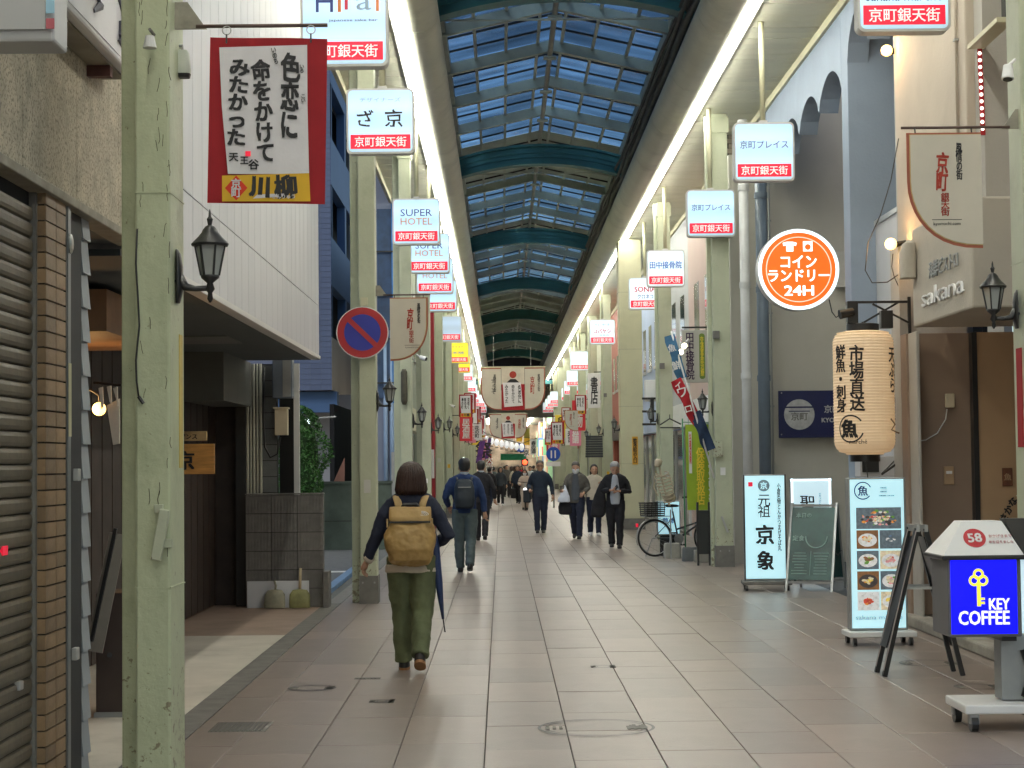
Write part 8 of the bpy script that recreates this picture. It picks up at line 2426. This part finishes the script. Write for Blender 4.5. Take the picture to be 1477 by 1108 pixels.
# oval plaque on the left post
q = P(583, 558, 30.1)
op = MB().rings([(q.z - 0.3, q.x, 30.1, 0.03, 0.02), (q.z - 0.24, q.x, 30.1, 0.055, 0.03), (q.z + 0.24, q.x, 30.1, 0.055, 0.03), (q.z + 0.3, q.x, 30.1, 0.03, 0.02)], 16).build('oval_plaque', mat('bronze_plaque', (0.06, 0.055, 0.035), 0.6, 0.4, 9), smooth=True)
props(op, 'long dark bronze oval plaque on a left hand post', 'plaque')
for i, (px, py, y_) in enumerate(((606, 515, 30.0), (651, 585, 54.9), (1454, 95, 11.3), (263, 92, 8.45))):  # cameras further off, flood lamps on the two near posts
    t = thing('post_fitting', ['small white security camera under the cream flag on the left', 'tiny camera on a far left post', 'round hanging flood lamp near the top right corner', 'white boxed floodlight on the right side of the near left post'][i], 'camera', P(px, py, y_))
    c_ = P(px, py, y_)
    if i < 3:
        sg = -1 if px > 1000 else 1
        dv = Vector((0.10 * sg, -0.05, -0.04)) if sg > 0 else Vector((-0.01, -0.02, -0.09))
        MB().tube([c_, c_ + dv], [0.03, 0.04], 12).build('body', M_WPAINT, t, auto=True)
        MB().tube([c_ + dv, c_ + dv * 1.05], 0.03, 12).build('lens', M_BLACK, t)
        MB().tube([c_ + Vector((-0.06 * sg, 0.05, 0.05)), c_], 0.01, 6).build('arm', M_WPAINT, t)
    else:
        MB().rings([(c_.z - 0.055, c_.x, y_, 0.038, 0.03), (c_.z - 0.03, c_.x, y_, 0.04, 0.032), (c_.z + 0.05, c_.x - 0.004, y_, 0.036, 0.03), (c_.z + 0.062, c_.x - 0.004, y_, 0.028, 0.024)], 18, 3.5).build('housing', mat('pale_housing', (0.5, 0.54, 0.46), 0.4), t, auto=True)
        MB().rings([(c_.z - 0.068, c_.x, y_, 0.034, 0.026), (c_.z - 0.05, c_.x, y_, 0.040, 0.033)], 18, 3.5).build('lens', M_BLACK, t)
        MB().tube([c_ + Vector((0, 0, 0.06)), c_ + Vector((0, 0, 0.085)), c_ + Vector((-0.045, 0, 0.085))], 0.008, 8).build('arm', M_GREYM, t, smooth=True)

# ================================================================== FAR STREET
aw = thing('dark_awning', 'dark ribbed awning over a shop far up the right side', 'awning', P(858, 660, 57.5))
D_ = 57.5
q0, q1 = P(844, 660, D_), P(869, 628, D_)
for i in range(9):
    z = q0.z + (q1.z - q0.z) * i / 9
    MB().box(q0.x - 0.0 + 0.04 * i / 9, D_ - 0.2 + 0.03 * i, z, q1.x, D_ - 0.12 + 0.03 * i, z + (q1.z - q0.z) / 9 - 0.008).build('awning_slat', mat('dark_awning_slat', (0.03, 0.033, 0.035), 0.5, 0.2, 4), aw)
D_ = 66
q = P(798, 655, D_)
bs = thing('blue_sign', 'round topped blue street sign on a post far up the right side', 'road sign', (q.x, D_, 0))
MB().tube([(q.x, D_, q.z), (q.x, D_ - 0.03, q.z)], 0.26, 24).build('disc', mat('sign_blue', (0.01, 0.08, 0.45), 0.4), bs)
MB().box(q.x - 0.26, D_ - 0.03, q.z - 0.45, q.x + 0.26, D_, q.z - 0.28).build('plate', M_WPAINT, bs)
for dx in (-0.07, 0.07):
    MB().bar((q.x + dx, D_ - 0.035, q.z - 0.15), (q.x + dx, D_ - 0.035, q.z + 0.13), 0.05, 0.01).build('figure', M_WPAINT, bs)
MB().tube([(q.x, D_ + 0.03, 0), (q.x, D_ + 0.03, q.z)], 0.035, 8).build('pole', M_GREYM, bs)
D_ = 96
for i in range(8):
    c_ = P(702 + i * 7.2, 634 + 2.4 * i - (0.12 * i * i), D_ - i * 0.4)
    t = thing('round_lantern', 'white round paper lantern strung across the street, number order left to right', 'lantern', c_, 0, 'string of white lanterns far up the street')
    t['label'] = ['leftmost', 'second', 'third', 'fourth', 'fifth', 'sixth', 'seventh', 'rightmost'][i] + ' white lantern, counted from the left, of the string across the street'
    MB().ball(c_, (0.125, 0.125, 0.19), 14, 10).build('shade', mat('lantern_white', (0.8, 0.8, 0.8), 0.6, 0, emit=0.35, ecol=(0.95, 0.98, 1.0)), t, smooth=True)
    MB().tube([c_ + Vector((0, 0, -.3)), c_ + Vector((0, 0, -.25))], 0.09, 10).build('ring', M_BLACK, t)
props(MB().tube([P(690, 618, D_), P(702, 626, D_), P(728, 634, D_), P(752, 640, D_), P(775, 632, D_)], 0.02, 5).build('lantern_wire', M_BLACK), 'thin wire from which the white lantern string hangs', 'cable')
M_PUR = mat('purple_cloth', (0.12, 0.04, 0.22), 0.8, 0.5, 6)
M_PNK = mat('pink_cloth', (0.65, 0.25, 0.32), 0.8, 0.3, 6)
def hang(px0, px1, py0, py1, S, m_, label, lean_=0, txt=None, cat='banner'):
    D = F / S
    t = thing('hanging_banner', label, cat, P((px0 + px1) / 2, py1, D), 0, 'small cloth banners far up the street')
    a, b, c_, d = P(px0 + lean_, py0, D), P(px1 + lean_, py0, D), P(px1, py1, D), P(px0, py1, D)
    MB().prism([a, b, c_, d], (0, 0.02, 0)).build('cloth', m_, t)
    MB().bar(a + Vector((-0.03, 0, 0.02)), b + Vector((0.03, 0, 0.02)), 0.02, 0.02).build('rod', M_BLACK, t)
    if txt: text(vert(txt), M_INK if m_ is not M_RED else M_WT, t, (a + b + c_ + d) / 4 + Vector((0, -0.01, 0)), h=abs(a.z - d.z) * 0.8, bold=0.022)
hang(684, 692, 612, 634, 40, M_PAPER, 'white poem banner far left beside the far cream flag', 0, '花の町')
hang(686, 694, 636, 668, 42, M_PUR, 'purple slanting banner far up the left side', 6)
hang(693, 699, 634, 664, 40, M_PNK, 'pink slanting banner between two purple ones', 4, '祭')
hang(699, 704, 632, 662, 38, M_PUR, 'narrow purple banner right of the pink one', 5)
hang(703, 709, 655, 690, 36, M_RED, 'narrow red banner low on the left over the crowd', 0, '大売出')
hang(727, 741, 634, 642, 24, M_PAPER, 'small paper banner under the smaller cream banner group', 0)
hang(745, 753, 628, 637, 24, M_YEL, 'small yellow banner under the cross street group', 0)
hang(756, 764, 632, 642, 26, M_YEL, 'second small yellow banner further right', 0)
hang(756, 764, 618, 632, 26, mat('olive_cloth2', (0.25, 0.22, 0.03), 0.8), 'olive banner above the second yellow one', 0)
hang(746, 757, 640, 652, 22, mat('sign_blue', (0.01, 0.08, 0.45), 0.4), 'small blue banner under the yellow one', 0)
hang(756, 762, 648, 658, 28, M_PAPER, 'small white banner with red edge deep in the street', 0, '京')
hang(765, 774, 634, 656, 30, M_PAPER, 'white poem banner on the right of the lantern string', 0, '春の道')
hang(722, 759, 655, 664, 21, mat('green_awning', (0.03, 0.25, 0.12), 0.8, 0.3, 4), 'wide green awning cloth deep in the street', 0, cat='awning')
q = P(757, 667, 104)
t = thing('red_signal', 'glowing red round light deep in the street', 'traffic light', q)
MB().ball(q, (0.14, 0.06, 0.14), 12, 8).build('lamp', mat('red_glow', (1, 0.1, 0.02), 0.3, 0, emit=4, ecol=(1, 0.06, 0.02)), t, smooth=True)
MB().box(q.x - 0.2, q.y + 0.05, q.z - 0.2, q.x + 0.2, q.y + 0.15, q.z + 0.2).build('housing', M_BLACK, t, bevel=0.03)
MB().tube([(q.x, q.y + .1, q.z - .2), (q.x, q.y + .1, 0)], 0.05, 8).build('pole', M_GREYM, t)
q = P(669, 664, F / 60)
t = thing('shop_spot', 'small bright white lamp low on the left row of shops', 'lamp', q)
MB().ball(q, 0.07, 10, 8).build('bulb', mat('cool_bulb', (0.8, 1, 0.9), 0.3, 0, emit=6), t, smooth=True)
# second arcade after the cross street
ra = thing('further_arcade', 'small bright arcade with coloured shopfronts beyond the cross street', 'arcade', (0.9, 130, 0))
MB().box(-2.6, 130, 6.2, 4.6, 215, 6.4).build('roof', mat('far_roof', (0.45, 0.45, 0.38), 0.7), ra)
MB().box(-2.7, 214.8, 0, 4.7, 215, 6.4).build('end_wall', mat('far_end', (0.35, 0.27, 0.2), 0.8, 0.7, 0.6), ra)
MB().box(-2.9, 129.8, 4.9, 4.9, 130.1, 7.4).build('entrance_panel', mat('far_panel', (0.42, 0.36, 0.28), 0.7, 0.3, 0.5), ra)
rx_ = random.Random(33)
cols = [(0.5, 0.12, 0.1), (0.55, 0.5, 0.38), (0.1, 0.2, 0.4), (0.5, 0.4, 0.1), (0.45, 0.3, 0.35), (0.15, 0.35, 0.2), (0.55, 0.52, 0.5), (0.4, 0.15, 0.3)]
for s_, X in ((-1, XL), (1, XR)):
    y_ = 130.0
    while y_ < 214:
        d_ = rx_.uniform(3, 6)
        c_ = rx_.choice(cols)
        m_ = mat('shop_colour_%d' % cols.index(c_), c_, 0.7, 0.4, 1.5)
        MB().box(X, y_, 0, X + s_ * 0.3, y_ + d_ - 0.1, rx_.uniform(4.5, 6.2)).build('shop_wall', m_, ra)
        m_ = mat('shop_colour_lit_%d' % cols.index(c_), c_, 0.7, 0.3, 1.5, emit=0.5)  # same colour with its own glow for a brightly lit look
        MB().box(X - s_ * 0.5, y_ + 0.4, 2.3, X - s_ * 0.02, y_ + 0.6, rx_.uniform(3, 4.2)).build('sign_box', m_, ra)
        y_ += d_
for x in (-1.2, 3.05):
    MB().box(x - 0.08, 130.3, 6.05, x + 0.08, 214, 6.12).build('strip_light', M_TUBE, ra)
# buildings lining the cross street so the gap does not read as open land
props(MB().box(-30, 119, 0, XL - 0.1, 126, 9).build('corner_building', M_SF2), 'grey green corner building at the cross street on the left', 'building')
props(MB().box(XR + 0.1, 119, 0, 30, 126, 9).build('corner_building', M_SF1), 'cream corner building at the cross street on the right', 'building')
MB().box(-3.0, 118, 6.9, 5.0, 130, 7.1).build('link_roof', M_DKROOF, ra)
# more shop signs and poem banners overlapping along both rows
r7 = random.Random(77)
sc_ = [('赤', (0.5, 0.02, 0.03)), ('青', (0.03, 0.12, 0.4)), ('黄', (0.7, 0.5, 0.05)), ('白', (0.65, 0.65, 0.62)), ('緑', (0.05, 0.28, 0.12)), ('桃', (0.6, 0.2, 0.28))]
words = ['居酒屋', '薬局', '珈琲', '眼鏡', 'ホテル', '時計店', '銀行', '美容室', '食堂', '書店', '金物', '茶舗']
looks = ['dark red', 'blue', 'yellow', 'white', 'green', 'pink']
k_ = 0
for s_ in (-1, 1):
    for i in range(9):
        D = 62 + i * 6.4 + r7.uniform(-2, 2)
        ci = (0, 3, 5, 3, 2, 0, 3, 1, 5, 3, 0, 5, 3, 2, 3, 5, 0, 3)[k_]
        h_ = r7.uniform(0.7, 1.2); w_ = r7.uniform(0.4, 0.6)
        X = -1.42 + r7.uniform(0, .1) - w_ / 2 - 0.05 if s_ < 0 else 3.32 - w_ / 2 + r7.uniform(-0.1, 0.05)
        if s_ < 0: X = -1.35 + w_ / 2 - 0.1
        z = r7.uniform(2.3, 3.5)
        wd = (words + ['寿司', '呉服', '花屋', '写真', '靴店', '玩具'])[k_]
        t = thing('projecting_sign', '%s upright %s sign lettered %s, %s up the %s row of far signs' % (looks[ci], ('pub pharmacy coffee optician hotel clock bank beauty canteen book hardware tea sushi kimono flower photo shoe toy').split()[k_], wd, ['first', 'second', 'third', 'fourth', 'fifth', 'sixth', 'seventh', 'eighth', 'last'][i], 'left' if s_ < 0 else 'right'), 'shop sign', (X, D, z), 0, 'upright shop signs far up the street')
        m_ = mat('far_sign_%d' % ci, sc_[ci][1], 0.5, 0.1, 3, emit=0.12)
        MB().box(X - w_ / 2, D, z, X + w_ / 2, D + 0.12, z + h_).build('board', m_, t, bevel=0.015)
        text(vert(wd), M_INK if ci in (2, 3) else M_WT, t, (X, D - 0.006, z + h_ / 2), h=h_ * 0.8, w=w_ * 0.6, bold=0.03)
        MB().bar((X, D + 0.06, z + h_ + 0.04), (X + s_ * 0.5, D + 0.06, z + h_ + 0.04), 0.03, 0.03).build('arm', M_BLACK, t)
        k_ += 1

# small poem banners repeated along both rows of posts
src = [o for o in bpy.data.objects if o.get('label') == 'larger of two small poem banners far up the right side'][0]
nm = ['first', 'second', 'third', 'fourth', 'fifth', 'sixth', 'seventh']
for s_ in (-1, 1):
    for i in range(7):
        D = 58 + i * 7.7 + (3 if s_ > 0 else 0)
        if s_ > 0 and i == 0: continue
        copy_tree(src, (-1.12 if s_ < 0 else 3.05, D, 3.15 + 0.35 * (i % 2)), 0, '%s small poem banner up the %s row of far posts' % (nm[i], 'left' if s_ < 0 else 'right'))
# fixings on the blank walls
q0, q1 = P(1204, 415, 29.0), P(1222, 363, 29.0)
props(MB().box(q0.x, 28.96, q0.z, q1.x + 0.1, 29.0 + 0.1, q1.z).build('duct_cover', mat('pale_cover', (0.5, 0.49, 0.45), 0.5), bevel=0.008), 'square pale cover plate on the grey wall right of the round orange sign', 'cover plate')
t = thing('wall_conduit', 'thin grey conduit running down the grey wall beside the navy plaque', 'pipe', P(1112, 600, 28.95))
x_ = P(1114, 600, 28.93).x
MB().tube([(x_, 28.93, 0.3), (x_, 28.93, 6.2)], 0.018, 8).build('pipe', M_GREYM, t, smooth=True)
for z in (1, 2.5, 4, 5.5): MB().box(x_ - 0.035, 28.92, z, x_ + 0.035, 28.97, z + 0.03).build('clip', M_GREYM, t)
t = thing('wall_conduit', 'cream conduit clipped up the beige pilaster of the fish restaurant', 'pipe', PX(1384, 300, XR - 0.02))
c_ = PX(1384, 300, XR - 0.02)
MB().tube([(XR - 0.02, c_.y, 4.0), (XR - 0.02, c_.y, 8.0)], 0.014, 8).build('pipe', M_BEIGE, t, smooth=True)
for z in (4.3, 5.4, 6.5): MB().box(XR - 0.04, c_.y - 0.03, z, XR, c_.y + 0.03, z + 0.02).build('clip', M_GREYM, t)
# notices, bands and tape on the green posts
M_TAPE = mat('tape', (0.55, 0.55, 0.5), 0.4); r8 = random.Random(8)
for i, (x_, y_) in enumerate([(-1.59, y) for y in posts_left[:5]] + [(3.46, y) for y in posts_right[:4]]):
    post_ = min((o for o in bpy.data.objects if o.name.startswith('arcade_post')), key=lambda o: (o.location.x - x_) ** 2 + (o.location.y - y_) ** 2)
    z = r8.uniform(1.2, 1.7)
    MB().box(x_ - 0.05, y_ - 0.004, z, x_ + 0.03, y_ - 0.001, z + r8.uniform(0.08, 0.16)).build('sticker', (M_TAPE, M_YEL, M_WPAINT)[i % 3], post_)
    for dx in (-0.07, 0.07):
        MB().tube([(x_ + dx, y_ - 0.022, 0.25), (x_ + dx, y_ - 0.008, 0.25)], 0.012, 8).build('bolt', M_GREYM, post_)
